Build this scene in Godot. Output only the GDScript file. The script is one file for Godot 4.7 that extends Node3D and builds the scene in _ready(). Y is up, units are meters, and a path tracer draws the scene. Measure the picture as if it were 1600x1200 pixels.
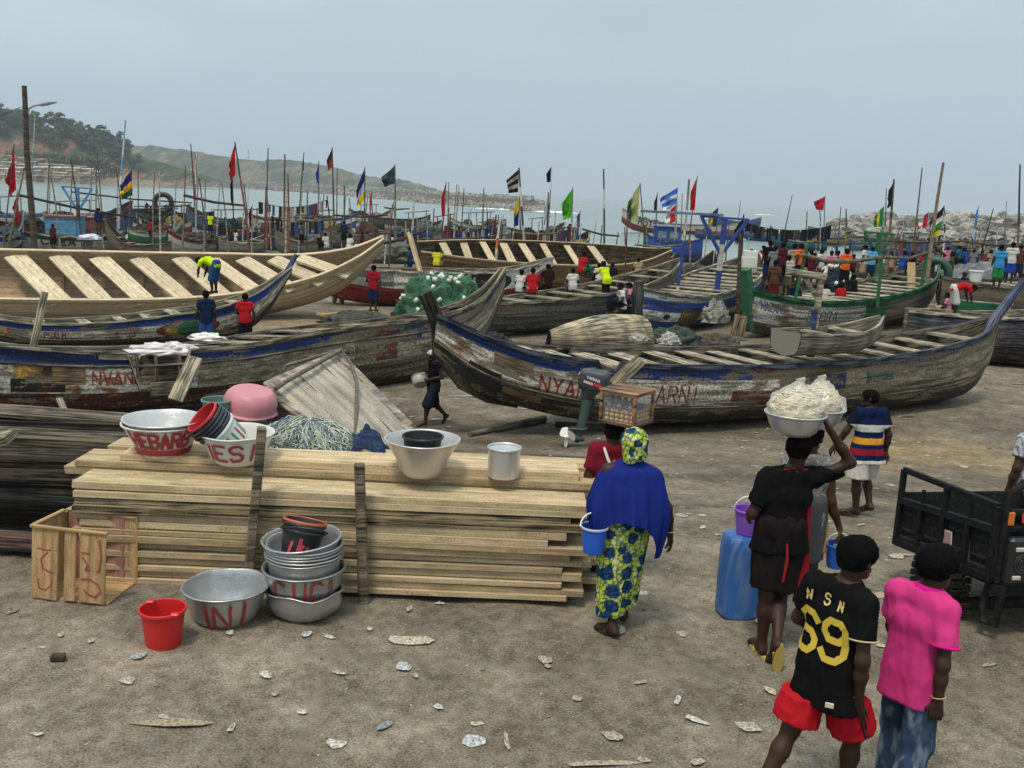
extends Node3D
# A fishing beach: big planked canoes drawn up on dark sand, a stack of sawn timber, basins and buckets, people walking.

var rng := RandomNumberGenerator.new()
var used := {}
var mats := {}
var tex := {}
const FONT := {
	"A": "00-13-26-33-40|12-32", "B": "00-06-36-45-44-33-03|33-42-41-30-00", "C": "45-36-16-05-01-10-30-41", "D": "00-06-26-45-41-20-00",
	"E": "40-00-06-46|03-33", "F": "00-06-46|03-33", "G": "45-36-16-05-01-10-30-41-43-23", "H": "00-06|40-46|03-43", "I": "20-26", "K": "00-06|46-03-40",
	"L": "06-00-40", "M": "00-06-23-46-40", "N": "00-06-40-46", "O": "10-01-05-16-36-45-41-30-10", "P": "00-06-36-45-44-33-03", "R": "00-06-36-45-44-33-03|23-40",
	"S": "45-36-16-05-04-13-33-42-41-30-10-01", "T": "06-46|26-20", "U": "06-01-10-30-41-46", "V": "06-20-46", "Y": "06-23-46|23-20", "Z": "06-46-00-40",
	"2": "05-16-36-45-44-00-40", "3": "05-16-36-45-44-33-13|33-42-41-30-10-01", "6": "45-36-16-05-01-10-30-41-42-33-13-02", "9": "01-10-30-41-45-36-16-05-04-13-33-44", "7": "06-46-10", " ": ""}

func numbered(n: String) -> String:
	var c: int = used.get(n,0)
	used[n] = c + 1
	return n if c == 0 else "%s_%03d" % [n,c]

func thing(called: String,label: String,category: String,at := Vector3.ZERO,turn := .0,group := "") -> Node3D:
	var o := Node3D.new()
	o.name = numbered(called)
	add_child(o)
	o.position = at
	o.rotation.y = turn
	tag(o,label,category,group)
	return o

func tag(o: Node,label: String,category: String,group := "") -> void:
	o.set_meta("label",label)
	o.set_meta("category",category)
	if group != "":
		o.set_meta("group",group)

func part(called: String,mesh: Mesh,mat,parent: Node,label := "") -> MeshInstance3D:
	var m := MeshInstance3D.new()
	m.name = called
	m.mesh = mesh
	if mat != null:
		m.material_override = mat
	parent.add_child(m,true)
	if label != "":
		m.set_meta("label",label)
	return m

func solo(called: String,mesh: Mesh,mat,label: String,category: String,at := Vector3.ZERO,turn := .0,group := "") -> MeshInstance3D:
	var m := part(numbered(called),mesh,mat,self)
	m.position = at
	m.rotation.y = turn
	tag(m,label,category,group)
	return m

func structure(o: Node) -> Node:
	o.set_meta("kind", "structure")
	return o

func V(x: float,y: float,z: float) -> Vector3:
	return Vector3(x,y,z)

func L(c: Color) -> Color:
	return c.srgb_to_linear()

func hx(s: String) -> Color:
	return Color(s).srgb_to_linear()

# ---------------------------------------------------------------- mesh builder
class Mb:
	var v := PackedVector3Array()
	var n := PackedVector3Array()
	var u := PackedVector2Array()
	var c := PackedColorArray()
	var ix := PackedInt32Array()
	var col := Color(1,1,1)
	var xf := Transform3D.IDENTITY

	func vert(p: Vector3,nn: Vector3,uv := Vector2.ZERO) -> int:
		v.append(xf * p)
		n.append((xf.basis * nn).normalized())
		u.append(uv)
		c.append(col)
		return v.size() - 1

	func tri(a: int,b: int,d: int) -> void:
		var g := (v[b] - v[a]).cross(v[d] - v[a])
		if g.dot(n[a] + n[b] + n[d]) > .0:
			ix.append(a); ix.append(d); ix.append(b)
		else:
			ix.append(a); ix.append(b); ix.append(d)

	func face(pts: Array,uvs: Array = []) -> void:
		var nn := Vector3.ZERO
		for i in pts.size():
			var p: Vector3 = pts[i]
			var q: Vector3 = pts[(i + 1) % pts.size()]
			nn += p.cross(q)
		nn = nn.normalized()
		var s := v.size()
		for i in pts.size():
			vert(pts[i],nn,uvs[i] if uvs.size() > i else Vector2.ZERO)
		for i in range(1,pts.size() - 1):
			ix.append(s); ix.append(s + i + 1); ix.append(s + i)

	func grid(rows: Array,wrap := false,uvs: Array = [],flip := false,cols: Array = []) -> void:
		var nr := rows.size()
		var nc: int = rows[0].size()
		var s := v.size()
		for r in nr:
			var row: PackedVector3Array = rows[r]
			var up: PackedVector3Array = rows[maxi(r - 1,0)]
			var dn: PackedVector3Array = rows[mini(r + 1,nr - 1)]
			for k in nc:
				var a: Vector3
				if wrap:
					a = row[(k + 1) % nc] - row[(k - 1 + nc) % nc]
				else:
					a = row[mini(k + 1,nc - 1)] - row[maxi(k - 1,0)]
				var b: Vector3 = dn[k] - up[k]
				var nn := a.cross(b)
				if nn.length_squared() < 1e-14:
					nn = Vector3.UP
				nn = nn.normalized()
				if flip:
					nn = -nn
				if cols.size() > 0:
					col = cols[r][k]
				vert(row[k],nn,uvs[r][k] if uvs.size() > 0 else Vector2(float(k) / nc,float(r) / nr))
		for r in nr - 1:
			for k in (nc if wrap else nc - 1):
				var k2 := (k + 1) % nc
				var a := s + r * nc + k
				var b := s + r * nc + k2
				var d := s + (r + 1) * nc + k
				var e := s + (r + 1) * nc + k2
				if flip:
					ix.append(a); ix.append(b); ix.append(e)
					ix.append(a); ix.append(e); ix.append(d)
				else:
					ix.append(a); ix.append(e); ix.append(b)
					ix.append(a); ix.append(d); ix.append(e)

	func box(ctr: Vector3,size: Vector3,bev := .006,bs := Basis.IDENTITY,off := Vector2.ZERO,jit := .0,seed_ := 0) -> void:
		var h := size * .5
		bev = minf(bev,minf(h.x,minf(h.y,h.z)) * .6)
		var rn := RandomNumberGenerator.new()
		rn.seed = seed_ + 7
		var cp := {}
		for sx in [-1,1]:
			for sy in [-1,1]:
				for sz in [-1,1]:
					var j := Vector3(rn.randf_range(-1,1),rn.randf_range(-1,1),rn.randf_range(-1,1)) * jit
					var base := Vector3(sx * h.x,sy * h.y,sz * h.z) + j
					for ax in 3:
						var o := Vector3(-sx * bev,-sy * bev,-sz * bev)
						o[ax] = .0
						cp[[sx,sy,sz,ax]] = ctr + bs * (base + o)
		var sx_ := [-1,1]
		for ax in 3:
			var a1 := (ax + 1) % 3
			var a2 := (ax + 2) % 3
			for s in sx_:
				var pts := []
				var uvs := []
				var sq := [[-1,-1],[1,-1],[1,1],[-1,1]]
				if s < 0:
					sq = [[-1,-1],[-1,1],[1,1],[1,-1]]
				for q in sq:
					var key := [0,0,0,ax]
					key[ax] = s
					key[a1] = q[0]
					key[a2] = q[1]
					pts.append(cp[key])
					var l3 := Vector3.ZERO
					l3[ax] = s * h[ax]; l3[a1] = q[0] * h[a1]; l3[a2] = q[1] * h[a2]
					var uv := Vector2.ZERO
					if ax == 0:
						uv = Vector2(l3.z,l3.y)
					elif ax == 1:
						uv = Vector2(l3.x,l3.z)
					else:
						uv = Vector2(l3.x,l3.y)
					if size.z > size.x and size.z > size.y:
						uv = Vector2(l3.z,l3.x) if ax == 1 else (Vector2(l3.z,l3.y) if ax == 0 else Vector2(l3.x,l3.y))
					elif size.y > size.x and size.y > size.z:
						uv = Vector2(l3.y,l3.x) if ax == 2 else (Vector2(l3.y,l3.z) if ax == 0 else Vector2(l3.x,l3.z))
					uvs.append(uv + off)
				face(pts,uvs)
		for sx in sx_:
			for sy in sx_:
				for sz in sx_:
					var t3 := [cp[[sx,sy,sz,0]],cp[[sx,sy,sz,1]],cp[[sx,sy,sz,2]]]
					if sx * sy * sz < 0:
						t3.reverse()
					face(t3,[off,off,off])
		for ax in 3:
			var a1 := (ax + 1) % 3
			var a2 := (ax + 2) % 3
			for s1 in sx_:
				for s2 in sx_:
					var k0 := [0,0,0,a1]; k0[a1] = s1; k0[a2] = s2; k0[ax] = -1
					var k1 := k0.duplicate(); k1[ax] = 1
					var k2 := k1.duplicate(); k2[3] = a2
					var k3 := k0.duplicate(); k3[3] = a2
					var pts := [cp[k0],cp[k1],cp[k2],cp[k3]]
					if s1 * s2 > 0:
						pts.reverse()
					face(pts,[off,off,off,off])

	func tube(path: Array,rad: Array,sides := 8,caps := true,uvl := 1.0) -> void:
		var rows := []
		var uvs := []
		var prev := Vector3.ZERO
		var ln := .0
		for i in path.size():
			var d: Vector3 = (path[mini(i + 1,path.size() - 1)] - path[maxi(i - 1,0)]).normalized()
			var a := prev
			if a == Vector3.ZERO:
				a = d.cross(Vector3.FORWARD if absf(d.z) < .8 else Vector3.RIGHT)
			a = (a - d * a.dot(d)).normalized()
			prev = a
			var b := d.cross(a)
			if i > 0:
				ln += (path[i] - path[i - 1]).length()
			var row := PackedVector3Array()
			var ur := PackedVector2Array()
			var r: float = rad[i] if i < rad.size() else rad[-1]
			for k in sides:
				var t := TAU * k / sides
				row.append(path[i] + (a * cos(t) + b * sin(t)) * r)
				ur.append(Vector2(ln * uvl,float(k) / sides * .3))
			rows.append(row)
			uvs.append(ur)
		grid(rows,true,uvs)
		if caps:
			var f0 := []
			var f1 := []
			for k in sides:
				f0.append(rows[0][sides - 1 - k])
				f1.append(rows[-1][k])
			face(f0)
			face(f1)

	func lathe(prof: Array,segs := 32,warp = null) -> void:
		var rows := []
		for p in prof:
			var row := PackedVector3Array()
			for k in segs:
				var t := -TAU * k / segs
				var q := Vector3(p.x * cos(t),p.y,p.x * sin(t))
				if warp != null:
					q = warp.call(q)
				row.append(q)
			rows.append(row)
		grid(rows,true)

	func ribbon(pts: PackedVector3Array,nrm: PackedVector3Array,w: float) -> void:
		var a := PackedVector3Array()
		var b := PackedVector3Array()
		for i in pts.size():
			var d := (pts[mini(i + 1,pts.size() - 1)] - pts[maxi(i - 1,0)]).normalized()
			var sd := nrm[i].cross(d).normalized() * w * .5
			var e := Vector3.ZERO
			if i == 0:
				e = -d * w * .35
			elif i == pts.size() - 1:
				e = d * w * .35
			a.append(pts[i] + sd + e)
			b.append(pts[i] - sd + e)
		for i in pts.size() - 1:
			face([a[i],b[i],b[i + 1],a[i + 1]])

	func mesh(into: ArrayMesh = null) -> ArrayMesh:
		var m := into if into != null else ArrayMesh.new()
		if v.size() == 0:
			return m
		var ar := []
		ar.resize(Mesh.ARRAY_MAX)
		ar[Mesh.ARRAY_VERTEX] = v
		ar[Mesh.ARRAY_NORMAL] = n
		ar[Mesh.ARRAY_TEX_UV] = u
		ar[Mesh.ARRAY_COLOR] = c
		ar[Mesh.ARRAY_INDEX] = ix
		m.add_surface_from_arrays(Mesh.PRIMITIVE_TRIANGLES,ar)
		return m

func mb(col := Color(1,1,1)) -> Mb:
	var b := Mb.new()
	b.col = col
	return b

# a plank between two points: w across, h thick, up the face normal
func plank_into(b: Mb,p: Vector3,q: Vector3,w: float,h: float,up := Vector3.UP,jit := .004,bev := .006) -> void:
	var x := (q - p)
	var l := x.length()
	x = x.normalized()
	var z := x.cross(up).normalized()
	var y := z.cross(x).normalized()
	b.box((p + q) * .5,Vector3(l,h,w),bev,Basis(x,y,z),Vector2(rng.randf() * 9.0,rng.randf() * 5.0),jit,rng.randi() % 9999)

func plank(p: Vector3,q: Vector3,w: float,h: float,col: Color,up := Vector3.UP,jit := .004,bev := .006) -> ArrayMesh:
	var b := mb(col)
	plank_into(b,p,q,w,h,up,jit,bev)
	return b.mesh()

func spline(pts: Array,x: float) -> float:
	var m := pts.size()
	if x <= pts[0][0]:
		return pts[0][1]
	for i in m - 1:
		if x <= pts[i + 1][0]:
			var x0: float = pts[i][0]
			var x1: float = pts[i + 1][0]
			var y0: float = pts[i][1]
			var y1: float = pts[i + 1][1]
			var s := (y1 - y0) / (x1 - x0)
			var m0 := s
			var m1 := s
			if i > 0:
				m0 = (y1 - pts[i - 1][1]) / (x1 - pts[i - 1][0])
			if i < m - 2:
				m1 = (pts[i + 2][1] - y0) / (pts[i + 2][0] - x0)
			var t := (x - x0) / (x1 - x0)
			var h := x1 - x0
			return (2 * t * t * t - 3 * t * t + 1) * y0 + (t * t * t - 2 * t * t + t) * h * m0 + (-2 * t * t * t + 3 * t * t) * y1 + (t * t * t - t * t) * h * m1
	return pts[m - 1][1]

func ground_y(z: float) -> float:
	return -1.5 * smoothstep(7.0,21.0,-z) - 3.0 * smoothstep(62.0,110.0,-z)

# strokes of a word as lists of points: x runs over 5 units a letter, y 0..6
func strokes(word: String) -> Array:
	var out := []
	var x := .0
	for ch in word:
		var s: String = FONT.get(ch, "")
		for line in s.split("|",false):
			var l := PackedVector2Array()
			for pt in line.split("-"):
				l.append(Vector2(x + float(pt[0].to_int()),float(pt[1].to_int())))
			out.append(l)
		x += 5.6 if ch != "I" else 4.0
	return out

# painted letters that lie on a surface; place(x, y) gives [point, normal]
func lettering(b: Mb,word: String,w: float,place,wob := .25) -> void:
	for l in strokes(word):
		var p := PackedVector3Array()
		var nn := PackedVector3Array()
		for i in l.size():
			var e: Vector2 = l[i] + Vector2(rng.randf_range(-wob,wob),rng.randf_range(-wob,wob))
			var e2: Vector2 = l[mini(i + 1,l.size() - 1)]
			var steps := 1 if i == l.size() - 1 else maxi(2,int((e2 - e).length() / 1.2))
			for k in steps:
				var g = place.call(e.lerp(e2,float(k) / steps))
				p.append(g[0])
				nn.append(g[1])
		b.ribbon(p,nn,w)

# ---------------------------------------------------------------- textures
func nz(w: int,h: int,freq: float,sd: int,oct := 4,kind := FastNoiseLite.TYPE_SIMPLEX_SMOOTH,ridged := false) -> FastNoiseLite:
	var f := FastNoiseLite.new()
	f.noise_type = kind
	f.seed = sd
	f.frequency = freq
	f.fractal_octaves = oct
	f.fractal_type = FastNoiseLite.FRACTAL_RIDGED if ridged else FastNoiseLite.FRACTAL_FBM
	return f

# grey bytes; squash > 1 draws the pattern out along x
func nb(w: int,h: int,freq: float,sd: int,squash := 1,oct := 4,kind := FastNoiseLite.TYPE_SIMPLEX_SMOOTH) -> PackedByteArray:
	var im := nz(w,h,freq,sd,oct,kind).get_seamless_image(w / squash,h)
	im.convert(Image.FORMAT_L8)
	if squash > 1:
		im.resize(w,h, Image.INTERPOLATE_CUBIC)
	return im.get_data()

func rgb_tex(w: int,h: int,bytes: PackedByteArray) -> ImageTexture:
	var im := Image.create_from_data(w,h,false, Image.FORMAT_RGB8,bytes)
	im.generate_mipmaps()
	return ImageTexture.create_from_image(im)

func nrm_tex(w: int,h: int,grey: PackedByteArray,s: float) -> ImageTexture:
	var im := Image.create_from_data(w,h,false, Image.FORMAT_L8,grey)
	im.convert(Image.FORMAT_RGBA8)
	im.bump_map_to_normal_map(s)
	im.generate_mipmaps()
	return ImageTexture.create_from_image(im)

func make_textures() -> void:
	var w := 768
	var h := 384
	var a := nb(w,h,.012,1,16,3)
	var b := nb(w,h,.06,2,32,3)
	var d := nb(w,h,.008,3,2,4)
	var kn: PackedByteArray
	var sp := nb(w,h,.09,5,1,3)
	var o := PackedByteArray()
	o.resize(w * h * 3)
	var hg := PackedByteArray()
	hg.resize(w * h)
	for i in w * h:
		var t := .90 + (a[i] - 128) * .0009 + (b[i] - 128) * .0007 + (d[i] - 128) * .0011
		var x := i % w
		if (x + (i / w) / 2) % 31 < 2:
			t -= .035
		var k := .0
		if sp[i] > 178:
			k = minf(1.0,(sp[i] - 178) * .03)
		if d[i] > 168 and sp[i] > 110:
			k = maxf(k,(d[i] - 168) * .014)
		t = clampf(t - .32 * k,.1,1.0)
		o[i * 3] = int(t * 255)
		o[i * 3 + 1] = int(clampf(t - .02 * (1.0 - t) - .02 * k,0,1) * 252)
		o[i * 3 + 2] = int(clampf(t - .05 * (1.0 - t) - .02 * k,0,1) * 248)
		hg[i] = clampi(128 + (a[i] - 128) / 4 + (b[i] - 128) / 2 - int(k * 30),0,255)
	tex.sawn = rgb_tex(w,h,o)
	tex.sawn_n = nrm_tex(w,h,hg,2.0)
	var e := nb(w,h,.03,11,24,3)
	var f := nb(w,h,.10,12,32,2)
	for i in w * h:
		var t := .74 + (e[i] - 128) * .0028 + (f[i] - 128) * .0022 + (d[i] - 128) * .0024
		if f[i] < 78:
			t -= (78 - f[i]) * .012
		if sp[i] > 160:
			t -= (sp[i] - 160) * .004
		t = clampf(t,.12,1.0)
		o[i * 3] = int(t * 255)
		o[i * 3 + 1] = int(clampf(t - (d[i] - 128) * .0003,0,1) * 250)
		o[i * 3 + 2] = int(clampf(t - .03 - (d[i] - 128) * .0007,0,1) * 248)
		hg[i] = clampi(128 + (e[i] - 128) / 2 + (f[i] - 128) / 2 - (60 if f[i] < 70 else 0),0,255)
	tex.old = rgb_tex(w,h,o)
	tex.old_n = nrm_tex(w,h,hg,3.0)
	w = 896
	h = 896
	a = nb(w,h,.004,21,1,5)
	b = nb(w,h,.02,22,1,4)
	d = nb(w,h,.12,23,1,3)
	sp = nb(w,h,.25,24,1,2)
	kn = nb(w,h,.035,25,1,3)
	o.resize(w * h * 3)
	hg.resize(w * h)
	for i in w * h:
		var t := .76 + (a[i] - 128) * .0008 + (b[i] - 128) * .0008 + (d[i] - 128) * .0010 + (sp[i] - 128) * .0006
		var r := .0
		if d[i] > 172:
			t += (d[i] - 172) * .003
		if kn[i] > 172 and sp[i] > 120:
			t += .05
		if d[i] < 78:
			t -= (78 - d[i]) * .003
		if kn[i] < 76:
			t -= (76 - kn[i]) * .002
		t = clampf(t,.15,1.0)
		o[i * 3] = int(t * 255)
		o[i * 3 + 1] = int(clampf(t + (b[i] - 128) * .0002,0,1) * 252)
		o[i * 3 + 2] = int(clampf(t + (b[i] - 128) * .0004,0,1) * 248)
		hg[i] = clampi(128 + (b[i] - 128) / 2 + (d[i] - 128) / 2 + (sp[i] - 128) / 4 + (30 if d[i] > 176 else 0),0,255)
	tex.sand = rgb_tex(w,h,o)
	tex.sand_n = nrm_tex(w,h,hg,5.0)
	w = 512
	h = 512
	a = nb(w,h,.02,31,1,5)
	b = nb(w,h,.12,32,1,3)
	o.resize(w * h * 3)
	hg.resize(w * h)
	for i in w * h:
		var t := clampf(.78 + (a[i] - 128) * .0026 + (b[i] - 128) * .0018,.1,1.0)
		o[i * 3] = int(t * 255)
		o[i * 3 + 1] = int(t * 252)
		o[i * 3 + 2] = int(t * 247)
		hg[i] = clampi(128 + (a[i] - 128) / 2 + (b[i] - 128) / 2,0,255)
	tex.mottle = rgb_tex(w,h,o)
	tex.mottle_n = nrm_tex(w,h,hg,4.0)
	a = nb(w,h,.05,41,16,3)
	b = nb(w,h,.15,42,8,3)
	for i in w * h:
		var x := i % w
		var y := i / w
		var t := .62 + (a[i] - 128) * .004 + (b[i] - 128) * .004
		if (x + y) % 12 < 2 or (x - y + 1024) % 12 < 2:
			t += .16
		t = clampf(t,.05,1.0)
		o[i * 3] = int(t * 255)
		o[i * 3 + 1] = int(t * 255)
		o[i * 3 + 2] = int(t * 250)
		hg[i] = int(t * 255)
	tex.net = rgb_tex(w,h,o)
	tex.net_n = nrm_tex(w,h,hg,4.0)
	a = nb(w,h,.012,51,1,3)
	tex.dent_n = nrm_tex(w,h,a,10.0)
	b = nb(w,h,.02,52,1,3)
	d = nb(w,h,.3,53,1,2)
	for i in w * h:
		hg[i] = clampi(128 + (b[i] - 128) / 2 + (d[i] - 128) / 5,0,255)
	tex.cloth_n = nrm_tex(w,h,hg,3.0)
	a = nb(w,h,.02,61,1,5)
	b = nb(w,h,.05,62,2,4)
	for i in w * h:
		hg[i] = clampi((a[i] + b[i]) / 2,0,255)
	tex.water_n = nrm_tex(w,h,hg,6.0)

func mat(key: String,col: Color,rough := .8,t := "",nt := "",nscale := 1.0,uvs := Vector3(1,1,1),tri := false,metal := .0) -> StandardMaterial3D:
	if mats.has(key):
		return mats[key]
	var m := StandardMaterial3D.new()
	m.albedo_color = col
	m.vertex_color_use_as_albedo = true
	m.roughness = rough
	m.metallic = metal
	if t != "":
		m.albedo_texture = tex[t]
	if nt != "":
		m.normal_enabled = true
		m.normal_texture = tex[nt]
		m.normal_scale = nscale
	m.uv1_scale = uvs
	m.uv1_triplanar = tri
	mats[key] = m
	return m

func make_materials() -> void:
	var wh := Color(1,1,1)
	mat("sawn",wh,.85, "sawn", "sawn_n",.7,Vector3(.55,1.6,1))
	mat("old",wh,.9, "old", "old_n",1.0,Vector3(.5,1.5,1))
	mat("oldtri",wh,.9, "old", "old_n",.8,Vector3(.6,.9,.6),true)
	mat("sand",wh,.95, "sand", "sand_n",.35,Vector3(1,1,1))
	mat("stone",wh,.95, "mottle", "mottle_n",1.0,Vector3(.25,.25,.25),true)
	mat("far",wh,1.0, "mottle", "",1.0,Vector3(.02,.02,.02),true)
	mat("net",wh,.9, "net", "net_n",1.0,Vector3(2.2,2.2,2.2),true)
	mat("alu",wh,.34, "", "dent_n",.30,Vector3(2.2,2.2,2.2),true,.7)
	mat("plastic",wh,.38, "", "dent_n",.08,Vector3(2,2,2),true)
	mat("worn",wh,.5, "", "mottle_n",.10,Vector3(2.5,2.5,2.5),true)
	mat("cloth",wh,.95, "", "cloth_n",.5,Vector3(2.2,2.2,2.2),true)
	mat("skin",wh,.55, "", "mottle_n",.08,Vector3(6,6,6),true)
	mat("hair",wh,.95, "mottle", "mottle_n",1.2,Vector3(9,9,9),true)
	mat("paint",wh,.7, "sawn", "old_n",.3,Vector3(.4,.6,.4),true)
	mat("iron",wh,.72, "mottle", "mottle_n",.15,Vector3(1.5,1.5,1.5),true).metallic_specular = .25
	mat("rope",wh,.95, "net", "net_n",.8,Vector3(6,6,6),true)
	mat("ink",wh,.6)
	mat("ply",wh,.85, "mottle", "mottle_n",.3,Vector3(.9,.9,.9),true)
	mat("litter",wh,.7, "mottle", "",1.0,Vector3(3,3,3),true)
	var bag := mat("film",Color(.96,.94,.88,.26),.22, "", "cloth_n",1.0,Vector3(4,4,4),true)
	bag.transparency = BaseMaterial3D.TRANSPARENCY_ALPHA
	bag.cull_mode = BaseMaterial3D.CULL_DISABLED
	var gl := mat("pane",Color(.9,.95,.95,.05),.02)
	gl.transparency = BaseMaterial3D.TRANSPARENCY_ALPHA
	var wa := mat("water",Color(1,1,1),.22, "", "water_n",.5,Vector3(1,1,1))
	wa.metallic_specular = .45
	mats.cloth.cull_mode = BaseMaterial3D.CULL_DISABLED
	mats.cloth.metallic_specular = .12
	mats.skin.metallic_specular = .4
	mats.hair.metallic_specular = .15
	mats.sand.metallic_specular = .2
	mats.old.metallic_specular = .25

# ---------------------------------------------------------------- hull paint
# bands: [v_top, v_bottom, colour, wear] measured from the gunwale (0) down to the keel (1) of the plank sides;
# extras: words, blocks and rust: ["word", text, u, v, height, colour], ["block", u0, u1, v0, v1, colour], ["rust", u, v, du, dv], ["oval", u, v, ru, rv, colour]
func hull_paint(w: int,h: int,bands: Array,extras: Array,wood: Color,sd: int,wear := 1.0) -> ImageTexture:
	var a := nb(w,h,.012,sd,4,4)
	var b := nb(w,h,.035,sd + 1,2,4)
	var f := nb(w,h,.12,sd + 2,1,3)
	var g := nb(w,h,.05,sd + 3,16,3)
	var base := PackedByteArray()
	base.resize(w * h * 3)
	var mk := PackedByteArray()      # how firmly the paint holds
	mk.resize(w * h)
	var wc := [wood.r * 255,wood.g * 255,wood.b * 255]
	for y in h:
		for x in w:
			var i := y * w + x
			var vv := float(y) / h + (a[i] - 128) * .00012
			var col := wood
			var hold := .0
			for bd in bands:
				if vv >= bd[0] and vv < bd[1]:
					col = bd[2]
					hold = bd[3]
					break
			base[i * 3] = int(col.r * 255)
			base[i * 3 + 1] = int(col.g * 255)
			base[i * 3 + 2] = int(col.b * 255)
			mk[i] = int(hold * 255)
	for e in extras:
		match e[0]:
			"block", "oval":
				var x0 := int(e[1] * w)
				var x1 := int(e[2] * w)
				var y0 := int(e[3] * h)
				var y1 := int(e[4] * h)
				for y in range(maxi(y0,0),mini(y1,h)):
					for x in range(maxi(x0,0),mini(x1,w)):
						if e[0] == "oval":
							var q := Vector2((x - (x0 + x1) * .5) / ((x1 - x0) * .5),(y - (y0 + y1) * .5) / ((y1 - y0) * .5))
							if q.length_squared() > 1.0:
								continue
						var i := y * w + x
						base[i * 3] = int(e[5].r * 255)
						base[i * 3 + 1] = int(e[5].g * 255)
						base[i * 3 + 2] = int(e[5].b * 255)
						mk[i] = int(e[6] * 255)
			"word":
				var sc: float = e[4] * h / 6.0
				var asp: float = e[6]
				for l in strokes(e[1]):
					for k in l.size() - 1:
						var p: Vector2 = l[k]
						var q: Vector2 = l[k + 1]
						var n := int((q - p).length() * sc * maxf(asp,1.0)) + 2
						for s in n + 1:
							var m := p.lerp(q,float(s) / n)
							var cx: float = e[2] * w + m.x * sc * asp
							var cy: float = e[3] * h - m.y * sc
							var r := maxf(1.2,sc * e[7])
							for yy in range(int(cy - r),int(cy + r) + 1):
								for xx in range(int(cx - r * .8),int(cx + r * .8) + 1):
									if xx >= 0 and yy >= 0 and xx < w and yy < h:
										var i := yy * w + xx
										base[i * 3] = int(e[5].r * 255)
										base[i * 3 + 1] = int(e[5].g * 255)
										base[i * 3 + 2] = int(e[5].b * 255)
			"rust":
				for y in range(maxi(int((e[2]) * h),0),mini(int((e[2] + e[4]) * h),h)):
					for x in range(maxi(int((e[1] - e[3]) * w),0),mini(int((e[1] + e[3]) * w),w)):
						var i := y * w + x
						var d: float = 1.0 - absf(x - e[1] * w) / (e[3] * w)
						var k := clampf(d * 1.6 + (b[i] - 150) * .02 + (f[i] - 128) * .006,.0,1.0) * .85
						base[i * 3] = int(lerpf(base[i * 3],120,k))
						base[i * 3 + 1] = int(lerpf(base[i * 3 + 1],62,k))
						base[i * 3 + 2] = int(lerpf(base[i * 3 + 2],28,k))
	for i in w * h:
		var t := (a[i] - 128) * .8 + (b[i] - 128) * .9 + (f[i] - 128) * .35 + (g[i] - 128) * .6
		var hold := mk[i] / 255.0
		var bare := clampf((t * wear - (hold * 120.0 - 50.0)) * .05,.0,1.0)
		var s := clampf(.88 + (g[i] - 128) * .0022 + (f[i] - 128) * .003 + (a[i] - 128) * .0015,.25,1.15)
		if g[i] < 92:
			s *= .8
		for k in 3:
			base[i * 3 + k] = clampi(int(lerpf(base[i * 3 + k],wc[k],bare) * s),4,250)
	return rgb_tex(w,h,base)

func paint_mat(key: String,t: Texture2D,rough := .85) -> StandardMaterial3D:
	var m := StandardMaterial3D.new()
	m.albedo_texture = t
	m.roughness = rough
	m.vertex_color_use_as_albedo = true
	mats[key] = m
	return m

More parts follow.
